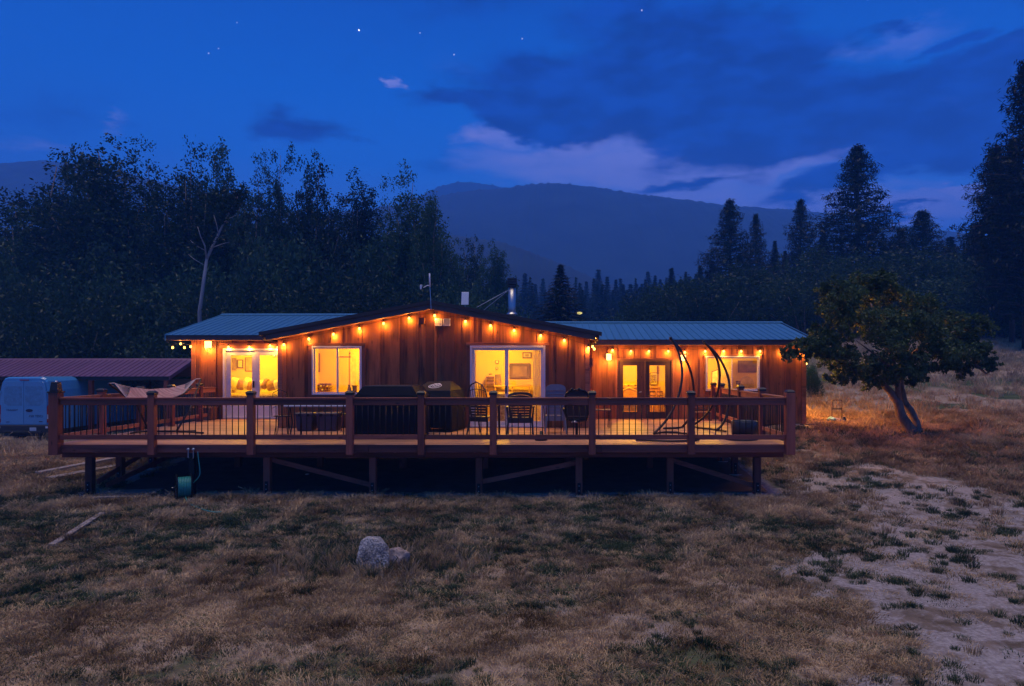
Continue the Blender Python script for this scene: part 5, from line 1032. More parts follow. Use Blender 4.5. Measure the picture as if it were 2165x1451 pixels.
t = thing('sofa', 'tan patterned sofa low inside the gable door', 'sofa', (WX(1060, 19.6), 19.6, DZ)); MB().box(WX(1040, 19.4), WX(1090, 19.4), 19.4, 20.1, DZ+.02, WZ(838, 19.4)).build('seat', M_SPREAD, t, bev=.05); MB().box(WX(1040, 19.4), WX(1090, 19.4), 19.2, 19.39, DZ+.02, WZ(830, 19.3)).build('back', M_SPREAD, t, bev=.04)
for lb, p0, p1, col in (('pale curtain at the left edge of the gable door', 1001, 1007, M_PILW), ('tan curtain gathered at the right edge of the gable door', 1127, 1144, TAN)):
    Y = YG+.32; t = thing('curtain', lb, 'curtain', (WX(p0, Y), Y, DZ)); x0, x1 = WX(p0, Y), WX(p1, Y); n = 28; v = []
    for z in (DZ+.03, 3.2):
        for i in range(n): v.append((x0+(x1-x0)*i/(n-1), Y+.028*math.sin(i*1.35), z))
    MB().add(v, [(i, i+1, n+i+1, n+i) for i in range(n-1)]).build('cloth', leafmat('curtain_cloth', (.55, .42, .30), (.8, .7, .5), .55), t, True)
# dining room behind French doors
Y = 24.2
t = thing('counter', 'wooden counter with white bowls inside the left French door', 'counter', (WX(1332, Y), Y, DZ)); box('top', WX(1316, Y), WX(1394, Y), Y-.3, Y+.35, WZ(820, Y), WZ(817, Y), M_MIDWOOD, t); box('body', WX(1317, Y), WX(1393, Y), Y-.25, Y+.3, DZ, WZ(820.2, Y), mat('orange_wood', (.52, .25, .10), .6), t)
for lb, px, r, m in (('left white bowl on the dining counter', 1322, .085, M_PILW), ('dark cup between the two white bowls', 1329, .05, FR), ('right white bowl on the dining counter', 1337, .095, M_PILW), ('dark cup right of the white bowls', 1343.5, .05, FR)):
    z = WZ(817, Y-.2); t = thing('bowl' if r > .06 else 'cup', lb, 'bowl' if r > .06 else 'cup', (WX(px, Y-.2), Y-.2, z)); MB().lathe([(r*.4, z), (r, z+r*.8), (r*.95, z+r*.8), (r*.35, z+.01)], (WX(px, Y-.2), Y-.2, 0), 14).build('body', m, t, True)
picture('framed calligraphy print inside the right French door', 1374, 1390, 788, 814, Y+.36, FR, PAPER, .02, .16, mat('ink_print', (.5, .4, .25), .8, 0, .9, 22, col2=(.08, .04, .02)))
picture('narrow dark panel left of the bright wall in the dining room', 1388.5, 1392, 774, 791, Y+.36, FR, FR, .01)
for lb, px in (('dining chair nearest the French door mullion', 1380), ('dining chair at the right edge of the French door', 1395)):
    Yc = 23.2; t = thing('dining_chair', lb, 'chair', (WX(px, Yc), Yc, DZ), group='dining chairs'); s = Yc/F; x = WX(px, Yc); w = .10; zb = WZ(827, Yc)
    for dx in (-w, w-.02): box('leg', x+dx, x+dx+.02, Yc, Yc+.03, DZ, zb, M_DARKWOOD, t); 
    box('top_slat', x-w+.021, x+w-.021, Yc, Yc+.025, zb-.05, zb, M_DARKWOOD, t); box('backrest', x-w+.021, x+w-.021, Yc, Yc+.02, zb-.18, zb-.13, M_DARKWOOD, t); box('seat', x-w, x+w, Yc-.36, Yc-.002, DZ+.44, DZ+.48, M_MIDWOOD, t)
    for dx in (-w, w-.02): box('leg', x+dx, x+dx+.02, Yc-.35, Yc-.32, DZ, DZ+.438, M_DARKWOOD, t)
t = thing('armchair', 'pale round backed chair low inside the left French door', 'chair', (WX(1330, 22.6), 22.6, DZ)); x, Yq = WX(1324, 22.6), 22.6
MB().lathe([(.30, DZ+.15), (.32, DZ+.42), (.30, DZ+.45)], (x+.12, Yq, 0), 18).build('seat', TAN, t, bev=0); MB().tube([(x-.18, Yq, DZ+.45), (x-.14, Yq+.2, DZ+.75), (x+.12, Yq+.3, DZ+.85), (x+.38, Yq+.2, DZ+.75), (x+.42, Yq, DZ+.45)], .04, 8).build('backrest', M_MIDWOOD, t)
# right bedroom
picture('plain brown canvas above the headboard in the right window', 1560, 1601, 762.5, 788, yE-.02, FR, BROWNP, .01)
Y = yE-.1; t = thing('headboard', 'arched upholstered headboard inside the right window', 'bed', (WX(1578, Y), Y, DZ)); pts = [(WX(1562, Y), DZ), (WX(1562, Y), WZ(815, Y))]+[(WX(1578.5-15.5*math.cos(a), Y), WZ(812-16*math.sin(a), Y)) for a in np.linspace(.15, math.pi-.15, 11)]+[(WX(1595, Y), WZ(815, Y)), (WX(1595, Y), DZ)]
MB().prism([(p[0], p[1]) for p in pts], 1, Y, Y+.06).build('panel', TAN, t); MB().box(WX(1566, 23.2), WX(1605, 23.2), 22.6, Y-.01, DZ+.2, WZ(822, 23.2)).build('mattress', M_PILB, t, bev=.05)
Y = 23.6; t = thing('table_lamp', 'small crown shaped table lamp inside the right window', 'lamp', (WX(1561, Y), Y, WZ(826, Y))); MB().lathe([(.07, WZ(813, Y)), (.085, WZ(806, Y))], (WX(1561, Y), Y, 0), 12).build('shade', BROWNP, t); MB().lathe([(.05, WZ(826, Y)), (.012, WZ(824, Y)), (.012, WZ(813, Y))], (WX(1561, Y), Y, 0), 10).build('stem', M_MIDWOOD, t)
box('table', WX(1553, Y), WX(1569, Y), Y-.15, Y+.15, DZ, WZ(826.2, Y), M_DARKWOOD, t)
Y = 23.2; t = thing('mirror', 'leaning mirror behind the curved poles in the right window', 'mirror', (WX(1511, Y), Y, DZ)); MB().prism([(WX(1504, Y), DZ+.02), (WX(1518, Y), DZ+.02), (WX(1518, Y), WZ(781, Y)), (WX(1505, Y), WZ(785, Y))], 1, Y, Y+.03).build('frame', FR, t); MB().prism([(WX(1505, Y), DZ+.06), (WX(1517, Y), DZ+.06), (WX(1517, Y), WZ(783, Y)), (WX(1506, Y), WZ(787, Y))], 1, Y-.006, Y-.001).build('glass', mat('mirror_glass', (.85, .78, .6), .35, .3), t)
Y = 22.9; t = thing('cupboard', 'tall plain tan cupboard in the middle of the right window', 'cupboard', (WX(1534, Y), Y, DZ)); box('body', WX(1523, Y), WX(1546, Y), Y, Y+.5, DZ, WZ(760, Y), TAN, t)

# ------------------------------------------------------------------ furniture on the deck
def loft_cover(name, label, secs, m, cat='grill'):
    """cover draped over a box: rings of corner points from bottom to top"""
    pass
t = thing('covered_grill', 'long barbecue under a plain dark navy cover behind the railing', 'grill', (-3.5, 16, DZ))
x0, x1, y0, y1 = -4.27, -2.84, 15.3, 16.75
cov = MB(); rings = [(0, 0, .045), (.0, 0, .55), (.015, .01, .90), (.05, .03, .96), (.17, .13, 1.135), (.22, .17, 1.15)]; vs = []; n = 48
for ri, (ix, iy, z) in enumerate(rings):
    for j in range(n):
        u = j/n*4; s = int(u); f = u-s; wv = (1-min(1, z/.95))*.006*math.sin(j*1.3)
        X_, Y_ = [(x0+ix+(x1-x0-2*ix)*f, y0+iy+wv), (x1-ix+wv, y0+iy+(y1-y0-2*iy)*f), (x1-ix-(x1-x0-2*ix)*f, y1-iy), (x0+ix, y1-iy-(y1-y0-2*iy)*f)][s]
        vs.append((X_, Y_, DZ+z+(.012*math.sin(j*.9) if ri in (3,) else 0)))
cov.add(vs, [(i*n+j, i*n+(j+1) % n, (i+1)*n+(j+1) % n, (i+1)*n+j) for i in range(len(rings)-1) for j in range(n)]+[tuple(range((len(rings)-1)*n, len(rings)*n))]); cov.build('cover', M_NAVY, t)
MB().tube([(x0+.2, y0+.16, DZ+1.152), (x1-.22, y0+.16, DZ+1.152)], .010, 6).build('seam', mat('cover_piping', (.12, .09, .09), .7), t)
for dx in (.15, 1.28): MB().lathe([(.05, -.02), (.05, .02)], (x0+dx, y0+.12, DZ+.05), 12, 0).build('wheel', M_BLACK, t)
Y = 16.9; t = thing('branded_grill', 'hooded grill under a brown cover with a white oval emblem', 'grill', (WX(930, Y), Y, DZ)); s = Y/F
def Pc(px, py, dy): yy = Y+dy; return (WX(px, yy), yy, WZ(py, yy))
top = [Pc(905, 807.5, .42), Pc(953, 805.5, .42), Pc(957, 806, .80), Pc(903, 807, .80)]; mid = [Pc(878, 826, .18), Pc(952, 826, .10), Pc(979, 822.5, .85), Pc(884, 822, .9)]; lo = [Pc(876, 842, .06), Pc(953, 843, 0), Pc(984, 842, .9), Pc(878, 842, .95)]; bt = [(lo[0][0], lo[0][1], DZ+.30), (lo[1][0], lo[1][1], DZ+.02), (lo[2][0], lo[2][1], DZ+.02), (lo[3][0], lo[3][1], DZ+.02)]
c1 = MB().add(top+mid, [(0, 1, 2, 3), (0, 4, 5, 1), (1, 5, 6, 2), (2, 6, 7, 3), (3, 7, 4, 0)]).build('cover_top', M_BROWNCLOTH, t, center=False)
for nm, (A, B_) in (('cover_band', (mid, lo)), ('cover_skirt', (lo, bt))): MB().add(A+B_, [(0, 4, 5, 1), (1, 5, 6, 2), (2, 6, 7, 3), (3, 7, 4, 0)]).build(nm, M_NAVY if nm == 'cover_skirt' else M_NAVY, t)
# oval emblem on the sloping front of the hood
a_, b_, c_ = Vector(top[0]), Vector(top[1]), (Vector(mid[0])+Vector(mid[1]))/2; ux = (b_-a_).normalized(); tp = (a_+b_)/2; uy = (tp-c_).normalized(); nn = ux.cross(uy).normalized(); nn = nn if nn.y < 0 else -nn
cen = tp.lerp(c_, .52)+nn*.006-ux*.02; MW = mat('emblem_white', (.80, .74, .72), .6, 0, .03); EM = MB()
def em(u, v): return cen+ux*u+uy*v
def arc(ru, rv, a0, a1, w, n=28, cu=0, cv=0):
    vs = []
    for i in range(n+1):
        a = a0+(a1-a0)*i/n
        for q in (1, 0): vs.append(em(cu+(ru-w*q)*math.cos(a), cv+(rv-w*q)*math.sin(a)))
    EM.add(vs, [(2*i, 2*i+1, 2*i+3, 2*i+2) for i in range(n)])
arc(.158, .085, 0, 2*math.pi, .016)
arc(.060, .045, .2, math.pi-.2, .022, 12, -.02, .055); arc(.05, .04, 0, math.pi, .035, 10, .055, .06)
for (u0, v0, u1, v1, w) in ((-.11, -.03, -.10, .045, .014), (-.11, .045, -.06, .05, .014), (-.06, -.03, -.055, .05, .012), (-.06, .008, -.02, .01, .012), (-.02, -.03, -.02, .05, .012), (-.02, .05, .02, .048, .012), (.02, -.03, .02, .048, .012), (-.02, -.03, .02, -.03, .012), (.045, -.035, .055, .045, .012), (.055, .045, .085, -.02, .012), (.085, -.02, .11, .045, .012)):
    d_ = (Vector((u1, v1))-Vector((u0, v0))).normalized(); px_, py_ = -d_.y*w/2, d_.x*w/2; EM.add([em(u0+px_, v0+py_), em(u0-px_, v0-py_), em(u1-px_, v1-py_), em(u1+px_, v1+py_)], [(0, 1, 2, 3)])
EM.build('emblem', MW, t)
# folding table, tubs, bistro chair
t = thing('folding_table', 'white folding table behind the left railing', 'table', (-5.0, 15.6, DZ)); x0, x1 = WX(599, 15.25), WX(747, 15.25); z1 = WZ(856.5, 15.25)
MB().box(x0, x1, 15.25, 15.95, z1-.045, z1).build('table_top', mat('white_table', (.60, .58, .62), .5, 0, .05), t, bev=.012)
for xa, sx in ((x0+.12, 1), (x1-.12, -1)):
    for yy in (15.32, 15.88): MB().tube([(xa, yy, z1-.046), (xa+sx*.05, yy, DZ+.35), (xa+sx*.03, yy+(-.10 if yy < 15.5 else .05), DZ+.015)], .013, 6).build('leg', M_BLACK, t)
    MB().tube([(xa-.1*sx, 15.30, DZ+.014), (xa+.05*sx, 15.24, DZ+.014)], .012, 6).build('foot', M_BLACK, t)
M_TUB = mat('dark_blue_plastic', (.030, .030, .060), .4, 0, .1)
for lb, p0, p1 in (('left dark blue storage box under the white folding table', 624, 660), ('right dark blue storage box under the white folding table', 668, 712)):
    Y = 17.2; a, b = WX(p0, Y), WX(p1, Y); zt_ = WZ(878, Y); t = thing('storage_box', lb, 'box', ((a+b)/2, Y+.2, DZ), group='storage boxes')
    MB().hexa([(a+.03, Y+.03, DZ+.005), (b-.03, Y+.03, DZ+.005), (b-.03, Y+.42, DZ+.005), (a+.03, Y+.42, DZ+.005), (a, Y, zt_-.002), (b, Y, zt_-.002), (b, Y+.45, zt_-.002), (a, Y+.45, zt_-.002)]).build('tub', M_TUB, t, bev=.012); MB().box(a-.012, b+.012, Y-.012, Y+.46, zt_, zt_+.055).build('lid', mat('lid_plastic', (.07, .05, .07), .45), t, bev=.012)
    for f in (.25, .75): MB().box(a+(b-a)*f-.03, a+(b-a)*f+.03, Y-.022, Y-.013, zt_-.03, zt_+.03).build('latch', M_BLACK, t)
    MB().tube([(b+.013, Y+.12, zt_-.02), (b+.04, Y+.12, zt_-.04), (b+.04, Y+.3, zt_-.04), (b+.013, Y+.3, zt_-.02)], .01, 5).build('handle', M_BLACK, t)
def bistro(label, x, y, rz, h=1.05):
    t = local(thing('bistro_chair', label, 'chair', (x, y, DZ), rz, 'wrought iron bistro chairs')); m = M_BLACK; r = .009
    MB().tube([(-.19, -.18, .42), (-.20, -.22, .75), (-.15, -.25, .98), (0, -.26, h), (.15, -.25, .98), (.20, -.22, .75), (.19, -.18, .42)], r, 6).build('backrest', m, t, True)
    sc = MB()
    for sx in (-1, 1):
        sc.tube([(sx*.02, -.22, .45), (sx*.03, -.24, .72), (sx*.07, -.25, .90), (sx*.12, -.25, .94), (sx*.14, -.25, .88), (sx*.11, -.25, .85)], .006, 5); sc.tube([(sx*.19, -.21, .62), (sx*.10, -.23, .66), (sx*.05, -.235, .78)], .006, 5)
    sc.build('scroll', m, t, True)
    MB().lathe([(.20, .42), (.205, .43), (.20, .44)], (0, 0, 0), 20).build('seat', m, t)
    for a in (45, 135, 225, 315): ca, sa = math.cos(R(a)), math.sin(R(a)); MB().tube([(.15*ca, .15*sa, .42), (.17*ca, .17*sa, .2), (.21*ca, .21*sa, .01)], .009, 6).build('leg', m, t)
    return t
bistro('ornate iron bistro chair left of the white folding table', WX(594, 16.3), 16.4, R(8)); bistro('iron bistro chair partly hidden behind the end of the white table', WX(735, 16.9), 17.1, R(150), .92)
# plastic garden chairs seen from behind
def plastic_chair(label, x, y, rz, m, h, w, tilt=.12, slats=True, wt=.07):
    t = local(thing('garden_chair', label, 'chair', (x, y, DZ), rz)); hw_ = w/2
    def B_(z): return -.24-tilt*max(0, z-.42)
    for sx in (-1, 1): MB().add([(sx*hw_*.82-.025, B_(.40), .40), (sx*hw_*.82+.025, B_(.40), .40), (sx*hw_*.82+.025, B_(.40)+.03, .40), (sx*hw_*.82-.025, B_(.40)+.03, .40), (sx*hw_-.025, B_(h-.14), h-.14), (sx*hw_+.025, B_(h-.14), h-.14), (sx*hw_+.025, B_(h-.14)+.03, h-.14), (sx*hw_-.025, B_(h-.14)+.03, h-.14)], [(0,3,2,1),(4,5,6,7),(0,1,5,4),(1,2,6,5),(2,3,7,6),(3,0,4,7)]).build('back_post', m, t)
    pts = [(-hw_-.025, h-.15)]+[(math.copysign(abs(math.cos(a))**.7, -math.cos(a))*(hw_+.025), h-.13+.13*abs(math.sin(a))**.8) for a in np.linspace(0, math.pi, 13)]+[(hw_+.025, h-.15)]
    if slats:   # crest with a curved slot
        inner = [(p[0]*.62, h-.085+.030*math.cos(p[0]/hw_*1.2)) for p in pts[2:-2]]; inner2 = [(p[0], p[1]-.014) for p in inner]
        MB().prism(pts[1:-1]+[p for p in inner[::-1]], 1, B_(h-.1), B_(h-.1)+.028).build('crest', m, t)
        MB().prism([(pts[0][0], pts[0][1]), (pts[1][0], pts[1][1]-.0)]+[(-hw_*.66, h-.09)]+inner2+[(hw_*.66, h-.09), (pts[-2][0], pts[-2][1]), (pts[-1][0], pts[-1][1])], 1, B_(h-.12)+.001, B_(h-.12)+.027).build('crest_band', m, t)
    else: MB().prism(pts, 1, B_(h-.1), B_(h-.1)+.03).build('crest', m, t)
    n = 7; gap = .016 if slats else .006; zz = np.linspace(.44, h-.155, n+1)
    for k in range(n):
        a_, b2 = zz[k], zz[k+1]-gap; hx = hw_*(.82+.18*(a_-.4)/(h-.54)); yb = B_((a_+b2)/2)
        MB().box(-hx+.02, hx-.02, yb+.004, yb+.024, a_, b2).build('back_slat', m, t, bev=.003)
    MB().box(-.03, .03, B_(.44)-.006, B_(.44), .40, .5).build('back_rib', m, t)
    MB().box(-hw_-.01, hw_+.01, -.24, .22, .395, .425).build('seat', m, t, bev=.012); MB().box(-hw_, hw_, -.262, -.243, .30, .40).build('seat_rail', m, t)
    for sx in (-1, 1):
        MB().bar((sx*(hw_+.035), -.30, .66), (sx*(hw_+.05), .22, .645), .055, .022).build('armrest', m, t); MB().tube([(sx*(hw_+.045), .20, .64), (sx*(hw_+.03), .23, .42), (sx*(hw_+.02), .27, .005)], [.022, .022, .017], 6).build('leg', m, t); MB().tube([(sx*(hw_-.0), -.25, .42), (sx*(hw_+.02), -.29, .2), (sx*(hw_+.04), -.34, .005)], [.027, .024, .018], 6).build('leg', m, t)
    return t
def hoop_chair():
    x, y = WX(1021, 16.3), 16.5; t = local(thing('hoop_back_chair', 'tall dark chair with arched spindle back in front of the gable door', 'chair', (x, y, DZ), R(-22))); m = M_PLBLACK; h = 1.22; hw_ = .235
    def Q(u, z): return (u, -.24-.16*max(0, z-.42), z)
    MB().tube([Q(-.22, .62), Q(-.245, .85), Q(-.225, 1.02), Q(-.14, 1.16), Q(0, h), Q(.14, 1.16), Q(.225, 1.02), Q(.245, .85), Q(.22, .62)], .016, 8).build('back_frame', m, t, True)
    MB().tube([Q(-.225, 1.0), Q(-.12, 1.045), Q(0, 1.06), Q(.12, 1.045), Q(.225, 1.0)], .009, 6).build('cross_bar', m, t); MB().tube([Q(-.24, .84), Q(0, .87), Q(.24, .84)], .008, 6).build('cross_bar', m, t)
    for k in range(7):
        u = -.18+.06*k; zt_ = .98+.23*math.sqrt(max(0, 1-(u/.235)**2)); MB().tube([Q(u*.85, .72), Q(u, zt_-.02)], .007, 5).build('spindle', m, t)
    for k in range(5): MB().box(-.20, .20, -.262-.16*(.05*k), -.24-.16*(.05*k), .44+.062*k, .44+.062*k+.047).build('back_slat', m, t, bev=.004)
    for sx in (-1, 1): MB().tube([Q(sx*.19, .40), Q(sx*.22, .64)], .022, 6).build('back_post', m, t)
    MB().box(-.24, .24, -.24, .22, .395, .425).build('seat', m, t, bev=.012); MB().box(-.22, .22, -.262, -.243, .31, .40).build('seat_rail', m, t)
    for sx in (-1, 1):
        MB().bar((sx*.265, -.28, .67), (sx*.29, .24, .65), .05, .024).build('armrest', m, t); MB().tube([(sx*.28, .21, .64), (sx*.27, .25, .35), (sx*.25, .29, .005)], [.022, .022, .018], 6).build('leg', m, t); MB().tube([(sx*.22, -.25, .42), (sx*.24, -.29, .2), (sx*.26, -.34, .005)], [.026, .024, .018], 6).build('leg', m, t)
hoop_chair()
plastic_chair('dark slatted plastic chair with curved top in the middle of the group', WX(1099, 16.0), 16.25, R(2), M_PLBLACK, 1.00, .52)
plastic_chair('taller grey plastic chair beside the dark slatted one', WX(1173.5, 16.6), 16.85, R(3), M_PLGREY, 1.16, .42, .10, False)
for lb, px, rz in (('dark plastic chair facing the house between the arched and slatted chairs', 1062, R(168)), ('dark plastic chair turned sideways between slatted and grey chairs', 1144, R(150))):
    pass
# swivel chair with round base
x, y = WX(1219.5, 15.55), 15.6; t = thing('swivel_chair', 'black mesh swivel patio chair on a round base beside the post', 'chair', (x, y, DZ)); m = M_BLACK
MB().lathe([(.245, DZ+.002), (.25, DZ+.02), (.22, DZ+.045), (.05, DZ+.06)], (x, y, 0), 28).build('base', m, t, True); MB().tube([(x, y, DZ+.05), (x, y, DZ+.36)], .03, 10).build('stem', m, t)
MB().lathe([(.10, DZ+.36), (.24, DZ+.39), (.25, DZ+.43), (.2, DZ+.45)], (x, y, 0), 24).build('seat', m, t, True)
fr_ = [(-.20, .40), (-.255, .6), (-.265, .85), (-.24, .98), (-.17, 1.05), (0, 1.075), (.17, 1.05), (.24, .98), (.265, .85), (.255, .6), (.20, .40)]
MB().tube([(x+u, y-.20-.10*(z-.4)+.25*u*u, DZ+z) for u, z in fr_], .019, 8).build('back_frame', m, t, True)
bp_ = MB(); nC = 9
for zi, z in enumerate(np.linspace(.44, 1.05, 8)):
    hwz = np.interp(z, [p[1] for p in fr_[:6]], [-p[0] for p in fr_[:6]])
    for k in range(nC): u = -hwz+2*hwz*k/(nC-1); bp_.v.append((x+u, y-.20-.10*(z-.4)+.25*u*u, DZ+z))
bp_.f = [(i*nC+j, i*nC+j+1, (i+1)*nC+j+1, (i+1)*nC+j) for i in range(7) for j in range(nC-1)]; bp_.build('back_sling', mat('dark_sling', (.045, .025, .02), .8, 0, .1, 30), t)
for z in (.50, .75, .93): MB().tube([(x+u, y-.235-.10*(z-.4)+.25*u*u, DZ+z) for u in (-.22, -.11, 0, .11, .22)], .006, 5).build('back_strap', mat('strap_cloth', (.16, .09, .07), .7), t)
for u in (-.115, .045): MB().lathe([(.02, DZ+1.05), (.034, DZ+1.075), (.034, DZ+1.10), (.018, DZ+1.115)], (x+u, y-.265, 0), 10).build('knob', m, t, True)
for sx in (-1, 1): MB().tube([(x+sx*.26, y-.2, DZ+.64), (x+sx*.30, y, DZ+.66), (x+sx*.29, y+.2, DZ+.62), (x+sx*.22, y+.18, DZ+.42)], .016, 7).build('armrest', m, t)
MB().lathe([(.07, 0), (.06, .03), (.03, .05)], (x-.06, y-.24, DZ+.36), 14).build('height_knob', M_STEEL, t, True)
x = WX(1144, 15.2); t = thing('umbrella_base', 'low dark round umbrella base between the grey and slatted chairs', 'umbrella base', (x, 15.15, DZ)); MB().lathe([(.135, DZ+.002), (.14, DZ+.035), (.09, DZ+.06), (.03, DZ+.07), (.03, DZ+.2)], (x, 15.15, 0), 24).build('disc', m, t, True)
# side table right of the post
Y = 17.9; t = thing('side_table', 'small slatted metal side table right of the swivel chair', 'table', (WX(1270, Y), Y, DZ)); x0, x1, zt_ = WX(1250, Y), WX(1293, Y), WZ(867, Y)
for k in range(5): box('slat', x0, x1, Y+.09*k, Y+.09*k+.07, zt_-.02, zt_, M_DARKWOOD, t)
for xa in (x0+.04, x1-.04):
    for yy in (Y+.03, Y+.40): MB().tube([(xa, yy, zt_-.021), (xa+(.06 if xa < (x0+x1)/2 else -.02), yy, DZ+.005)], .012, 6).build('leg', M_BLACK, t)
# crescent swing stands
M_STAND = mat('bronze_tube', (.05, .032, .026), .4, .6, .1)
def zz4(X, Yp): return 1360+X/5.804, 700+Yp/5.804
def path(pts, Ya, Yb):
    out = []
    for i, (a, b) in enumerate(pts):
        f = i/(len(pts)-1); Y = Ya+(Yb-Ya)*(f**1.3); px, py = zz4(a, b); out.append((WX(px, Y), Y, WZ(py, Y)))
    out[-1] = (out[-1][0], out[-1][1], DZ+.03); return out
def smooth(P, k=3):
    P = [Vector(p) for p in P]
    for _ in range(k): P = [P[0]]+[q for a, b in zip(P, P[1:]) for q in (a.lerp(b, .25), a.lerp(b, .75))]+[P[-1]]
    return P
t = thing('swing_stand', 'left crescent shaped bronze hanging chair stand without its seat', 'chair stand', (1.6, 16.6, DZ), group='crescent chair stands')
A1 = path([(335, 90), (415, 200), (455, 330), (475, 450), (480, 560), (455, 720), (405, 880), (340, 1010), (250, 1140), (130, 1275)], 17.2, 16.3); A2 = path([(335, 90), (440, 200), (500, 310), (560, 430), (600, 560), (618, 680), (622, 820), (605, 960), (560, 1090), (480, 1200)], 17.2, 18.1)
MB().tube(smooth(A1), .030, 9).build('curved_arm', M_STAND, t, True); MB().tube(smooth(A2), .030, 9).build('curved_arm', M_STAND, t, True)
MB().tube(smooth([A1[-1], (WX(1400, 16.6), 16.7, DZ+.03), (WX(1430, 16.6), 16.65, DZ+.03), (WX(1453, 16.3), 16.3, DZ+.03)]), .025, 8).build('base_tube', M_STAND, t, True); MB().tube(smooth([A2[-1], (WX(1430, 17.8), 17.75, DZ+.03), (WX(1402, 17.7), 17.7, DZ+.03)]), .025, 8).build('base_tube', M_STAND, t, True)
MB().tube(smooth([(WX(1345, 15.0), 15.05, DZ+.025), (WX(1390, 14.85), 14.85, DZ+.025), (WX(1430, 14.75), 14.78, DZ+.025), (WX(1470, 14.9), 14.9, DZ+.025), (WX(1477, 15), 14.98, DZ+.03)]), .022, 8).build('base_tube', M_STAND, t, True)
MB().lathe([(.035, -.03), (.035, .03)], A1[0], 10, 0).build('top_sleeve', M_BLACK, t)
t = thing('swing_stand', 'right crescent shaped bronze hanging chair stand beside the planter', 'chair stand', (3.6, 17.2, DZ), group='crescent chair stands')
B1 = path([(745, 135), (820, 210), (885, 300), (925, 400), (940, 520), (935, 660), (905, 790), (850, 930), (750, 1060), (615, 1165)], 17.6, 18.6); B2 = path([(745, 135), (860, 235), (935, 330), (1000, 450), (1045, 570), (1060, 680), (1055, 800), (1040, 920), (1020, 1060), (960, 1170), (895, 1225)], 17.6, 17.2)
MB().tube(smooth(B1), .030, 9).build('curved_arm', M_STAND, t, True); MB().tube(smooth(B2), .030, 9).build('curved_arm', M_STAND, t, True)
MB().tube(smooth([B1[-1], (WX(1475, 17.9), 17.8, DZ+.03), (WX(1510, 17.4), 17.45, DZ+.03), (WX(1528, 17), 17.1, DZ+.03), (WX(1535, 16.9), 16.9, DZ+.03)]), .025, 8).build('base_tube', M_STAND, t, True); MB().lathe([(.035, -.03), (.035, .03)], B1[0], 10, 0).build('top_sleeve', M_BLACK, t)
# planter, bench
x, y = WX(1575.5, 15.35), 15.4; t = thing('planter_tub', 'black round tub on a disc base near the right corner', 'planter', (x, y, DZ)); MB().lathe([(.27, DZ+.05), (.285, DZ+.39), (.275, DZ+.40), (.26, DZ+.37), (.25, DZ+.1)], (x, y, 0), 32).build('tub', mat('black_plastic_tub', (.025, .026, .032), .45), t, True); MB().lathe([(.36, DZ+.002), (.37, DZ+.025), (.34, DZ+.048)], (x-.10, y-.05, 0), 32).build('saucer', mat('black_plastic_tub', (.025, .026, .032), .45), t, True)
Y = 20.4; t = thing('slatted_bench', 'small slatted bench against the wall behind the crescent stands', 'bench', (WX(1488, Y), Y, DZ)); x0, x1 = WX(1467, Y), WX(1505, Y)
for k, py in enumerate((857, 862, 867)): box('back_slat', x0, x1, Y+.36, Y+.385, WZ(py+2.6, Y), WZ(py, Y), M_DARKWOOD, t)
for k in range(4): box('seat_slat', x0, x1, Y+.08*k, Y+.08*k+.06, WZ(873.5, Y), WZ(871.5, Y), M_DARKWOOD, t)
for xa in (x0, x1-.04): box('leg', xa, xa+.04, Y, Y+.04, DZ, WZ(873.8, Y), M_DARKWOOD, t); box('leg', xa, xa+.04, Y+.32, Y+.355, DZ, WZ(856, Y), M_DARKWOOD, t)
# hammock
t = thing('hammock', 'striped cotton hammock on a dark steel stand at the left end of the deck', 'hammock', (-8.6, 16.6, DZ))
TL = Vector((WX(229, 15.7), 15.7, WZ(811, 15.7))); TR = Vector((WX(425, 17.5), 17.5, WZ(801, 17.5)))
M_HAM = mat('striped_hammock_cloth', (.66, .38, .30), .9, 0, .1, 1.6, col2=(.36, .15, .12), stretch=(1, 14, 1)); M_ROPE = mat('hammock_cord', (.62, .48, .40), .8)
def hp(u, v):   # u along, v -1..1 across
    wd = .38*math.sin(math.pi*min(1, max(0, (u-.06)/.88)))**.55; c = TL.lerp(TR, u); sag = .42*4*u*(1-u); ac = Vector((.30, -.80, -.42)).normalized()
    return c+ac*wd*v+Vector((0, 0, -sag+.16*wd*v*v))
nu, nv = 26, 12; vs = [hp(.20+.60*i/nu, -1+2*j/nv)+Vector((0, 0, .006*math.sin(j*3+i*.6))) for i in range(nu+1) for j in range(nv+1)]
MB().add(vs, [(i*(nv+1)+j, i*(nv+1)+j+1, (i+1)*(nv+1)+j+1, (i+1)*(nv+1)+j) for i in range(nu) for j in range(nv)]).build('cloth', M_HAM, t, True)
cd = MB()
for j in range(15):
    v_ = -1+2*j/14; cd.tube([TR-(TR-TL)*.06, hp(.80, v_)], .0045, 4, False); cd.tube([TL+(TR-TL)*.06, hp(.20, v_)], .0045, 4, False)
cd.tube([TR, TR-(TR-TL)*.06], .014, 6); cd.tube([TL, TL+(TR-TL)*.06], .012, 6)
cd.build('cord_fan', M_ROPE, t)
MB().tube(smooth([hp(.45, 1.0)+Vector((0, 0, .02)), hp(.60, 1.02)+Vector((0, 0, .05)), hp(.80, 1.05)+Vector((0, 0, -.03)), hp(.9, 1.1)]), .02, 7).build('spreader_bar', M_STAND, t, True)
MB().tube([TL, (WX(288, 16.2), 16.2, WZ(855, 16.2)), (WX(316, 16.65), 16.65, DZ+.03)], .024, 8).build('stand_arm', M_STAND, t); MB().tube([TR, (WX(402, 17.0), 17.0, WZ(865, 17.0)), (WX(372, 16.7), 16.7, DZ+.03)], .024, 8).build('stand_arm', M_STAND, t)
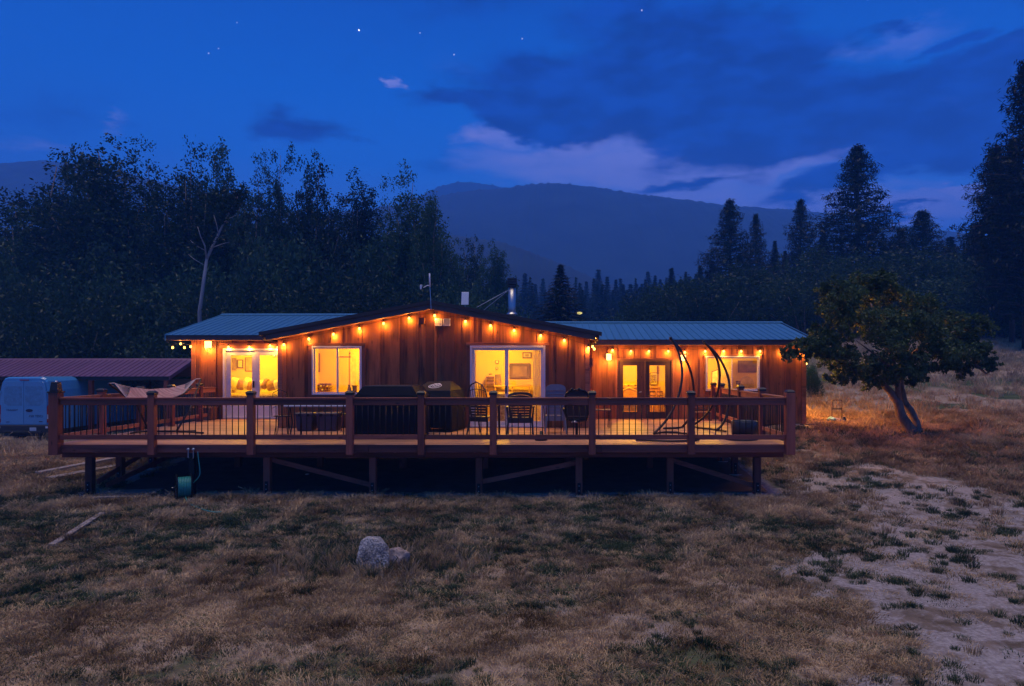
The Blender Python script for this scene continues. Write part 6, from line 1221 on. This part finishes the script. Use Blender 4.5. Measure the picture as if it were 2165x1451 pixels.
MB().tube(smooth([(WX(275, 16.5), 16.5, DZ+.02), (WX(300, 16.7), 16.7, DZ+.05), (WX(345, 16.7), 16.7, DZ+.05), (WX(375, 16.8), 16.8, DZ+.04), (WX(430, 16.6), 16.6, DZ+.02)]), .022, 8).build('base_tube', M_STAND, t, True); MB().tube(smooth([(WX(285, 16.9), 16.9, DZ+.02), (WX(335, 16.6), 16.6, DZ+.05), (WX(415, 17.1), 17.1, DZ+.02)]), .020, 8).build('base_tube', M_STAND, t, True)
t = thing('step_box', 'dark wooden box against the wall behind the hammock', 'box', (WX(425, 20.6), 20.6, DZ)); box('body', WX(403, 20.6), WX(446, 20.6), 20.6, 21.0, DZ+.003, WZ(864, 20.6), M_DARKWOOD, t); box('lid', WX(402, 20.6), WX(447, 20.6), 20.57, 21.02, WZ(864, 20.6)+.001, WZ(861.5, 20.6), M_DARKWOOD, t)

# ------------------------------------------------------------------ ground objects
t = local(thing('hose_reel', 'green garden hose wound on a black reel in front of the deck', 'hose reel', (WX(389, 14.3), 14.3, G(WX(389, 14.3), 14.3)+.285), R(32))); M_HOSE = mat('green_hose', (.04, .30, .26), .45, 0, .08)
for xa, r in ((-.135, .262), (.125, .25)):
    d_ = MB(); ringp = [(xa, r*math.cos(a), r*math.sin(a)) for a in np.linspace(0, 2*math.pi, 33)]; d_.tube(ringp, .013, 6, False); d_.lathe([(.10, xa-.006), (.10, xa+.006)], (0, 0, 0), 20, 0)
    for a in range(5): d_.tube([(xa, .09*math.cos(a*1.2566), .09*math.sin(a*1.2566)), (xa, r*math.cos(a*1.2566), r*math.sin(a*1.2566))], .010, 5)
    d_.build('flange', M_BLACK, t)
hs = MB(); P = []
for L_ in range(2):
    R_ = .165+.026*L_
    for k in range(8*24): f = k/(8*24); u = (-.115+.23*f) if L_ == 0 else (.115-.23*f); a = 2*math.pi*k/24; P.append((u, R_*math.cos(a), R_*math.sin(a)))
hs.tube(P, .0135, 6); hs.build('coiled_hose', M_HOSE, t, True)
for k in range(4): MB().tube([(-.11+.062*k, .155*math.cos(a), .155*math.sin(a)) for a in np.linspace(0, 2*math.pi, 25)], .012, 5, False).build('hose_turn', M_HOSE, t, True)
MB().tube([(-.18, 0, 0), (-.15, 0, 0)], .02, 8).build('hub', M_BLACK, t); MB().tube([(-.16, 0, 0), (-.17, .10, -.02), (-.21, .10, -.02)], .010, 6).build('crank', M_STEEL, t)
MB().tube([(-.15, -.17, -.29), (-.15, 0, 0), (-.15, .17, -.29)], .012, 6).build('stand', M_BLACK, t); MB().tube([(.145, -.17, -.29), (.145, 0, 0), (.145, .17, -.29)], .012, 6).build('stand', M_BLACK, t)
pts = [(392, 1049, 14.2), (397, 1060, 13.8), (408, 1068, 13.5), (425, 1077, 13.2), (440, 1082, 13.0), (458, 1086, 12.9), (468, 1084, 12.95)]
pp = [Vector((WX(a, Y), Y, G(WX(a, Y), Y)+.055)) for a, b, Y in pts]; t = thing('garden_hose', 'loose end of green hose trailing over the grass from the reel', 'hose', tuple(pp[0])); pp[0].z += .05; MB().tube(smooth(pp, 2), .011, 7).build('hose', M_HOSE, t, True)
t = thing('water_tap', 'standpipe with two brass taps beside the hose reel', 'tap', (WX(404, 14.6), 14.6, 0)); Y = 14.5
MB().box(WX(399, Y), WX(410, Y), Y, Y+.09, G(WX(404, Y), Y)-.02, WZ(958, Y)).build('post', M_BLACK, t); BR = mat('weathered_brass', (.45, .42, .42), .35, .9)
for a in (398, 409): MB().lathe([(.03, 0), (.034, .02), (.012, .045)], (WX(a, Y-.19), Y-.19, WZ(952, Y-.19)), 10).build('tap_handle', BR, t, True); MB().tube([(WX(a, Y-.19), Y-.19, WZ(952, Y-.19)), (WX(a, Y-.19), Y-.19, WZ(968, Y-.19)), (WX(404, Y), Y+.02, WZ(972, Y))], .012, 7).build('pipe', M_STEEL, t)
MB().tube(smooth([(WX(418, 14.3), 14.3, WZ(955, 14.3)), (WX(420, 14.3), 14.3, WZ(975, 14.3)), (WX(424, 14.3), 14.3, WZ(1000, 14.3)), (WX(420, 14.3), 14.3, WZ(1010, 14.3)), (WX(409, 14.3), 14.3, WZ(1021, 14.3))]), .009, 6).build('feed_hose', M_HOSE, t, True)
# black landscape cloth laid under the deck
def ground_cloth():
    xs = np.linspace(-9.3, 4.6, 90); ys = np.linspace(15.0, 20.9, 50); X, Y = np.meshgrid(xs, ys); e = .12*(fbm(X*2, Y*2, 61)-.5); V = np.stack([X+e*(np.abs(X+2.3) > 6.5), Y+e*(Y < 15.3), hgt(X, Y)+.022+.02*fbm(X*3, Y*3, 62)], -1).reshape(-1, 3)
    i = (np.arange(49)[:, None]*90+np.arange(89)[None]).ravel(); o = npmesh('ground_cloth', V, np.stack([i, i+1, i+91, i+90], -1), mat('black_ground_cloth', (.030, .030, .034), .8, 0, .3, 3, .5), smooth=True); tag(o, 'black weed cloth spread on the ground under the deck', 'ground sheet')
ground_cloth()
# boulder
def rock(name, label, x, y, r, seed, sc=(1, 1, 1), m=None, cat='rock', cuts=14, group=None, sub=4):
    bm = bmesh.new(); bmesh.ops.create_icosphere(bm, subdivisions=sub, radius=1); rs = np.random.default_rng(seed)
    pl = [(Vector(rs.normal(size=3)).normalized(), rs.uniform(.50, .86)) for _ in range(cuts)]
    for v in bm.verts:
        p = v.co.copy()
        for n_, d_ in pl:
            k = p.dot(n_)-d_
            if k > 0: p -= n_*k*.93
        a = np.array(p)*3.1; q = float(fbm(a[0]+a[2], a[1]-a[2]*.7, seed))-.5; q2 = float(fbm(a[0]*4+a[2]*3, a[1]*4-a[2]*3, seed+3))-.5
        v.co = Vector((p.x*sc[0], p.y*sc[1], p.z*sc[2]))*r*(1+.14*q+.06*q2)
    me = bpy.data.meshes.new(name); bm.to_mesh(me); bm.free(); me.materials.append(m); o = bpy.data.objects.new(name, me); reg(o, None, (x, y, G(x, y)+r*sc[2]*.45)); tag(o, label, cat, group); return o
m, nt, b = nodemat('granite'); N = nt.nodes.new; L = nt.links.new; tc = N('ShaderNodeTexCoord'); n1 = N('ShaderNodeTexNoise'); n1.inputs['Scale'].default_value = 42; n1.inputs['Detail'].default_value = 4; n2 = N('ShaderNodeTexNoise'); n2.inputs['Scale'].default_value = 5; n2.inputs['Detail'].default_value = 6
L(tc.outputs['Object'], n1.inputs['Vector']); L(tc.outputs['Object'], n2.inputs['Vector']); r1 = N('ShaderNodeValToRGB'); r1.color_ramp.elements[0].position = .44; r1.color_ramp.elements[1].position = .58; r1.color_ramp.elements[0].color = (.24, .235, .24, 1); r1.color_ramp.elements[1].color = (.56, .54, .53, 1); L(n1.outputs['Fac'], r1.inputs[0])
r2 = N('ShaderNodeValToRGB'); r2.color_ramp.elements[0].position = .38; r2.color_ramp.elements[1].position = .62; r2.color_ramp.elements[0].color = (.30, .29, .29, 1); r2.color_ramp.elements[1].color = (1, .96, .90, 1); L(n2.outputs['Fac'], r2.inputs[0]); mx = N('ShaderNodeMix'); mx.data_type = 'RGBA'; mx.blend_type = 'MULTIPLY'; mx.inputs[0].default_value = 1; L(r1.outputs[0], mx.inputs[6]); L(r2.outputs[0], mx.inputs[7]); L(mx.outputs[2], b.inputs['Base Color'])
bp = N('ShaderNodeBump'); bp.inputs['Strength'].default_value = .9; bp.inputs['Distance'].default_value = .03; L(n1.outputs['Fac'], bp.inputs['Height']); L(bp.outputs[0], b.inputs['Normal']); setp(b, rough=.9); M_GRAN = m
M_TANROCK = mat('tan_rock', (.40, .30, .24), .95, 0, .35, 14, .9)
def hull_rock(name, label, cat, x, y, pts, m, seed, amp=.02):
    bm = bmesh.new(); [bm.verts.new(p) for p in pts]; bmesh.ops.convex_hull(bm, input=bm.verts); bmesh.ops.triangulate(bm, faces=bm.faces)
    bmesh.ops.bevel(bm, geom=bm.edges[:], offset=.009, segments=1, affect='EDGES'); bmesh.ops.triangulate(bm, faces=bm.faces)
    for _ in range(4):
        ed = [q for q in bm.edges if q.calc_length() > .035]
        if ed: bmesh.ops.subdivide_edges(bm, edges=ed, cuts=1); bmesh.ops.triangulate(bm, faces=bm.faces)
    for v in bm.verts:
        a = v.co*9; n_ = float(fbm(a.x+a.z*1.3, a.y-a.z*.8, seed))-.5; n2_ = float(fbm(a.x*5+a.z*4, a.y*5-a.z*4, seed+2))-.5; v.co += v.co.normalized()*(amp*2*n_+amp*.8*n2_)
    bmesh.ops.recalc_face_normals(bm, faces=bm.faces); me = bpy.data.meshes.new(name); bm.to_mesh(me); bm.free(); me.materials.append(m); o = bpy.data.objects.new(name, me); reg(o, None, (x, y, G(x, y)-.03)); tag(o, label, cat)
hull_rock('boulder', 'speckled grey granite boulder in the middle of the lawn', 'boulder', WX(790, 9.6), 9.6, [(-.23, -.14, 0), (-.20, .16, 0), (.20, .18, 0), (.24, -.12, 0), (.02, -.20, 0), (-.22, -.10, .16), (-.17, -.02, .42), (-.12, .12, .45), (-.04, -.06, .47), (.07, .10, .45), (.11, -.06, .41), (.20, .06, .31), (.22, -.10, .16), (-.02, -.19, .22)], M_GRAN, 4, .009)
hull_rock('rock', 'lower rough tan rock leaning on the right of the granite boulder', 'rock', WX(836, 9.65), 9.68, [(-.16, -.10, 0), (-.14, .12, 0), (.16, .10, 0), (.12, -.10, 0), (-.17, 0, .26), (-.05, -.08, .30), (.04, .08, .29), (.15, -.03, .24), (.20, .03, .22), (.05, -.12, .12)], M_TANROCK, 6, .022)
for i, (px, py, r, lb) in enumerate(((433, 1067, .035, 'tiny white stone beside the trailing hose'), (866, 1077, .045, 'small pale stone on the grass below the deck centre'), (1499, 1053, .03, 'tiny white stone under the right end of the deck'), (1678, 1034, .05, 'pale stone right of the last support post'), (720, 1043, .04, 'pale stone between the second and third posts'), (650, 1022, .05, 'pale stone under the deck near the left brace'))):
    Y = CAMZ*F/(py-CY); x = WX(px, Y); rock('stone', lb, x, Y, r, 20+i, (1.2, 1, .6), mat('pale_stone', (.6, .58, .56), .9, 0, .15, 20), 'stone', 8, 'small stones', 2)
# timbers lying on the ground
def plank(label, a, b, w=.14, h=.04, m=M_GREYWOOD, group=None, lift=.0, name='plank'):
    (xa, ya), (xb, yb) = a, b; t = MB().bar((xa, ya, G(xa, ya)+h/2+lift), (xb, yb, G(xb, yb)+h/2+lift), w, h).build(name, m, None, bev=.004); tag(t, label, 'plank', group); return t
plank('long grey plank on the ground left of the deck', (WX(106, 16.6), 16.2), (WX(345, 19.2), 19.2), .20, .08, lift=.04)
plank('shorter grey plank in front of the long one left of the deck', (WX(110, 15.9), 15.8), (WX(250, 17.2), 17.4), .26, .06, lift=.03)
plank('weathered board half buried in the lawn at left', (WX(100, 10.6), 10.7), (WX(208, 12.8), 12.9), .10, .035, lift=.03)
for i, (dy, lb) in enumerate(((0, 'front grey board under the left corner post'), (.17, 'second grey board under the left corner post'), (.34, 'third grey board behind the left corner post'), (.51, 'rear grey board behind the left corner post'))):
    plank(lb, (WX(180, 14.3), 14.35+dy), (WX(310, 14.4), 14.45+dy), .15, .03, M_GREYWOOD, 'grey boards under the left corner post', .045)
for lb, a, b in (('thin dark pipe lying on the grass nearest the deck', (WX(1693, 20.7), 20.75), (WX(1742, 20.9), 20.95)), ('long thin rusty pipe lying on the grass before the hand truck', (WX(1700, 20.3), 20.3), (WX(1805, 20.9), 21.1))):
    z = lambda p: G(*p)+.07; o = MB().tube([(a[0], a[1], z(a)), (b[0], b[1], z(b))], .018, 6).build('pipe', mat('rusty_pipe', (.10, .05, .03), .7, .3), None); tag(o, lb, 'pipe')
# hand truck with bundle
Y = 21.7; x = WX(1769, Y); g = G(x, Y); t = thing('hand_truck', 'folding hand truck standing on the grass right of the house', 'hand truck', (x, Y, g)); s = Y/F; a, b = WX(1759, Y), WX(1780, Y); zt_ = WZ(846, Y)
MB().tube(smooth([(a, Y, g+.05), (a, Y, zt_-.08), (a, Y, zt_), ((a+b)/2, Y, zt_), (b, Y, zt_), (b, Y, zt_-.08), (b, Y, g+.05)], 2), .014, 7).build('frame', mat('brown_tube', (.12, .07, .04), .4, .5), t, True)
for z in (zt_-.25, zt_-.28): MB().tube([(a, Y, z), (b, Y, z)], .011, 6).build('cross_bar', M_BLACK, t)
for xx in (a-.05, b+.10): MB().lathe([(.10, -.02), (.11, -.01), (.11, .01), (.10, .02)], (xx, Y+.05, g+.11), 18, 0).build('wheel', M_BLACK, t, True)
box('toe_plate', a-.02, b+.02, Y-.25, Y, g+.02, g+.035, M_BLACK, t)
def bundle(label, px, py, w, h, col, seed, dy=-.2, c2=None):
    o = rock('cloth_bundle', label, WX(px, Y+dy), Y+dy, .185, seed, (w, .9, h), mat('bundle_cloth_%d' % seed, col, .85, 0, .5, 9, .6, col2=c2), 'bundle', 10, 'things heaped on the hand truck', 3)
    o.location.z = WZ(py, Y+dy)
bundle('pale blue cloth on top of the hand truck heap', 1757, 888, 1.0, .65, (.18, .42, .55), 31); bundle('dark patterned bag in the hand truck heap', 1768, 893, 1.3, .9, (.03, .035, .07), 32, -.25, (.20, .14, .20)); bundle('brown cloth spilling left from the hand truck', 1749, 897, 1.1, .55, (.22, .11, .08), 33, -.3, (.5, .35, .3)); bundle('round navy bag right of the hand truck', 1782, 896, .85, .85, (.025, .03, .07), 34, -.1)

# ------------------------------------------------------------------ carport and van
Ye, Yr_, Xe = 29.6, 31.6, WX(357, 29.6); ze, zr = WZ(796, Ye), WZ(760.5, Yr_); cp = thing('carport', 'low open carport with maroon ribbed metal roof at the left', 'carport', (-20, 31.5, G(-20, 31)))
nP = 52; wS = .235; pm = MB(); sl = (zr-ze)/(Yr_-Ye)
pm.hexa([(0, Ye-.02, ze-.006), (wS-.003, Ye-.02, ze-.006), (wS-.003, Yr_, zr-.006), (0, Yr_, zr-.006), (0, Ye-.02, ze), (wS-.003, Ye-.02, ze), (wS-.003, Yr_, zr), (0, Yr_, zr)])
pm.hexa([(-.018, Ye-.022, ze), (.03, Ye-.022, ze), (.03, Yr_, zr), (-.018, Yr_, zr), (-.006, Ye-.022, ze+.028), (.018, Ye-.022, ze+.028), (.018, Yr_, zr+.028), (-.006, Yr_, zr+.028)])
f0 = pm.build('roof_panel', M_MAROON, cp); ox = f0.location.x
for i in range(nP):
    o = f0 if i == 0 else f0.copy()
    if i: COL.objects.link(o); o.parent = cp
    o.location.x = ox+Xe-(i+1)*wS
XL = Xe-nP*wS
MB().hexa([(XL, Yr_, zr-.03), (Xe, Yr_, zr-.03), (Xe, 34.2, ze-.1), (XL, 34.2, ze-.1), (XL, Yr_, zr-.005), (Xe, Yr_, zr-.005), (Xe, 34.2, ze-.07), (XL, 34.2, ze-.07)]).build('back_roof_slope', M_MAROON, cp)
box('eave_beam', XL, Xe, Ye+.02, Ye+.08, ze-.17, ze-.012, M_ROOFB, cp); MB().prism([(Yr_-.12, zr-.05), (Yr_, zr+.05), (Yr_+.12, zr-.05)], 0, XL, Xe+.02).build('ridge_cap', M_MAROON, cp)
for (ya, za, yb, zb) in ((Ye, ze, Yr_, zr), (Yr_, zr, 34.2, ze-.07)): MB().hexa([(Xe, ya, za-.14), (Xe+.04, ya, za-.14), (Xe+.04, yb, zb-.14), (Xe, yb, zb-.14), (Xe, ya, za+.01), (Xe+.04, ya, za+.01), (Xe+.04, yb, zb+.01), (Xe, yb, zb+.01)]).build('rake_trim', M_MAROON, cp)
for x in (Xe-.15, Xe-3.3, Xe-8.6, XL+.2):
    for yy in (Ye+.1, 33.9): box('post', x-.08, x+.08, yy-.08, yy+.08, G(x, yy)-.1, ze-.172 if yy < 31 else ze-.1, M_RAILZ, cp)
box('back_wall', XL, Xe-.2, 34.0, 34.06, -.8, ze-.2, M_GREYWOOD, cp)
# van
def van():
    W, H, Ln = 2.06, 2.50, 5.9; X0 = WX(106, 27.8)-W/2+.01; z0 = G(X0, 27.8)+.02
    t = thing('delivery_van', 'white high roof panel van tinted with blue sky light, parked with its rear doors towards the deck', 'van', (X0, 27.8, z0)); VW = mat('van_paint_sky_tint', (.07, .28, .52), .28, 0, .03, coat=.5); BK = mat('black_bumper', (.02, .02, .022), .6)  # white van: blue sky light and shading are put into the paint colour
    def sec(y, k=1., zt=H, zb=.42, tw=.86):   # body cross-section
        w = W/2*k; return [(-w, y, zb), (-w, y, 1.0), (-w*.985, y, 1.45), (-w*.93, y, 2.0), (-w*tw, y, zt-.16), (-w*(tw-.08), y, zt-.05), (-w*(tw-.22), y, zt), (w*(tw-.22), y, zt), (w*(tw-.08), y, zt-.05), (w*tw, y, zt-.16), (w*.93, y, 2.0), (w*.985, y, 1.45), (w, y, 1.0), (w, y, zb)]
    S = [sec(.02, .975, H-.05), sec(.10, 1, H), sec(2, 1, H), sec(4.2, 1, H), sec(4.75, .99, H-.12), sec(5.25, .98, 1.62), sec(5.85, .93, 1.20), sec(6.0, .85, 1.0)]; n = 14; b = MB(); vs = [(X0+p[0], 27.8+p[1], z0+p[2]) for s_ in S for p in s_]
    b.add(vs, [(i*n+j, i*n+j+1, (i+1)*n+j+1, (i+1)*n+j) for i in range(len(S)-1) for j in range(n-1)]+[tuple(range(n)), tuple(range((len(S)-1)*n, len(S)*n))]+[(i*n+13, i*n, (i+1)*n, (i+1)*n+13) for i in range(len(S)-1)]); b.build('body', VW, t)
    yb = 27.8
    def B3(nm, x0, x1, y0, y1, za, zb, m, bev=.01): return MB().box(X0+x0, X0+x1, yb+y0, yb+y1, z0+za, z0+zb).build(nm, m, t, bev=bev)
    for sx in (-1, 1):
        xa, xb = (-.86, -.004) if sx < 0 else (.004, .86); pts = [(xa, .62), (xb, .62), (xb, 2.28), (xb*.93 if sx > 0 else xb, 2.33), (xa*.93 if sx < 0 else xa, 2.33), (xa*.985, 1.9)] if False else None
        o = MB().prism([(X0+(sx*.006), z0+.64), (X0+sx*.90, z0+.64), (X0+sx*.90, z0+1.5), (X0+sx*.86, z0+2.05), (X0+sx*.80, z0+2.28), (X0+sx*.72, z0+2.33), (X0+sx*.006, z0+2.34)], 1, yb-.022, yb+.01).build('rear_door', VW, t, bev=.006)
        MB().prism([(X0+sx*.06, z0+1.38), (X0+sx*.62, z0+1.38), (X0+sx*.76, z0+1.48), (X0+sx*.78, z0+1.6), (X0+sx*.75, z0+2.08), (X0+sx*.70, z0+2.14), (X0+sx*.06, z0+2.14)], 1, yb-.0235, yb-.0225).build('door_recess', mat('van_recess_sky_tint', (.065, .26, .48), .3, coat=.5), t)  # recess panel has the same blue sky light in its colour, slightly darker
        MB().prism([(X0+sx*.90, z0+.72), (X0+sx*1.0, z0+.72), (X0+sx*1.0, z0+1.32), (X0+sx*.955, z0+1.42), (X0+sx*.90, z0+1.34)], 1, yb-.02, yb+.06).build('tail_light', mat('red_lens', (.30, .012, .012), .15), t, bev=.01)
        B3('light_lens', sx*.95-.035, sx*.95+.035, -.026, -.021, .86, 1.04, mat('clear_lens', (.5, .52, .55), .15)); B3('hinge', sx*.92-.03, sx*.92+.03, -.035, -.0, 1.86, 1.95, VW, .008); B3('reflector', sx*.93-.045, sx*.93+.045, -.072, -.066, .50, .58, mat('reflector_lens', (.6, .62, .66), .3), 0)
        for yw in (1.0, 4.9): MB().lathe([(.20, -.11), (.34, -.10), (.35, 0), (.34, .10), (.20, .11)], (X0+sx*(W/2-.14), yb+yw, z0+.33), 24, 0).build('wheel', BK, t, True)
    B3('bumper', -1.0, 1.0, -.07, .15, .30, .62, BK, .03); B3('step', -.75, .75, -.12, -.02, .33, .40, BK, .01); B3('brake_light', -.16, .20, -.03, -.005, 2.365, 2.40, mat('red_lens', (.30, .012, .012), .15), .005); B3('number_plate', .27, .53, -.078, -.071, .38, .53, mat('number_plate', (.42, .50, .58), .5, 0, .1, 30), .003)
    B3('handle', .02, .30, -.04, -.02, 1.16, 1.20, BK, .008) if False else None
    e = MB().lathe([(.14, -.024), (.14, -.032), (.12, -.036)], (0, 0, 0), 24, 1); e.v = [(X0+.22+p[0], yb+p[1], z0+1.19+p[2]*.42) for p in e.v]; e.build('badge', mat('badge_blue', (.012, .02, .06), .25), t)
    B3('under_body', -.8, .8, .3, 5.4, .16, .42, BK, 0)
    for txt, xx, zz_, sz in (('TRANSIT', -.68, 1.17, .085), ('150 TDCi', .20, .93, .10)):
        c = bpy.data.curves.new('lettering', 'FONT'); c.body = txt; c.size = sz*1.2; c.extrude = .002; c.space_character = 1.15; c.materials.append(BK); tmpo = bpy.data.objects.new('tmp', c); me_ = bpy.data.meshes.new_from_object(tmpo); o = bpy.data.objects.new('lettering', me_); bpy.data.objects.remove(tmpo); reg(o, t, (X0+xx, yb-.0265, z0+zz_)); o.rotation_euler = (R(90), 0, 0)
    B3('small_badge', .60, .74, -.028, -.023, .74, .77, BK, 0); B3('small_badge', -.68, -.56, -.028, -.023, .73, .755, BK, 0)
van()
Y = 75; x = WX(1225, Y); t = thing('yard_lamp', 'distant dull yellow yard lamp on a pole right of the spruce', 'street lamp', (x, Y, G(x, Y))); MB().tube([(x, Y, G(x, Y)-.2), (x, Y, WZ(666, Y))], .05, 6).build('pole', M_BLACK, t); MB().lathe([(.10, -.12), (.30, -.02), (.30, .05), (.08, .16)], (x, Y, WZ(662.5, Y)), 14).build('lamp_head', emit('yellow_lamp', (.9, .75, .25), 1.2), t, True)

# ------------------------------------------------------------------ haze
HZ = 1
if HZ:
    o = MB().box(-1850, 1850, -70, 1500, -8, 292).build('haze', bpy.data.materials.new('haze'), None); tag(o, kind='stuff'); m = o.data.materials[0]; m.use_nodes = True; nt = m.node_tree; nt.nodes.clear()
    v = nt.nodes.new('ShaderNodeVolumePrincipled'); v.inputs['Color'].default_value = (.08, .38, 1, 1); v.inputs['Density'].default_value = .0013; v.inputs['Anisotropy'].default_value = .0
    u = nt.nodes.new('ShaderNodeOutputMaterial'); nt.links.new(v.outputs[0], u.inputs['Volume'])
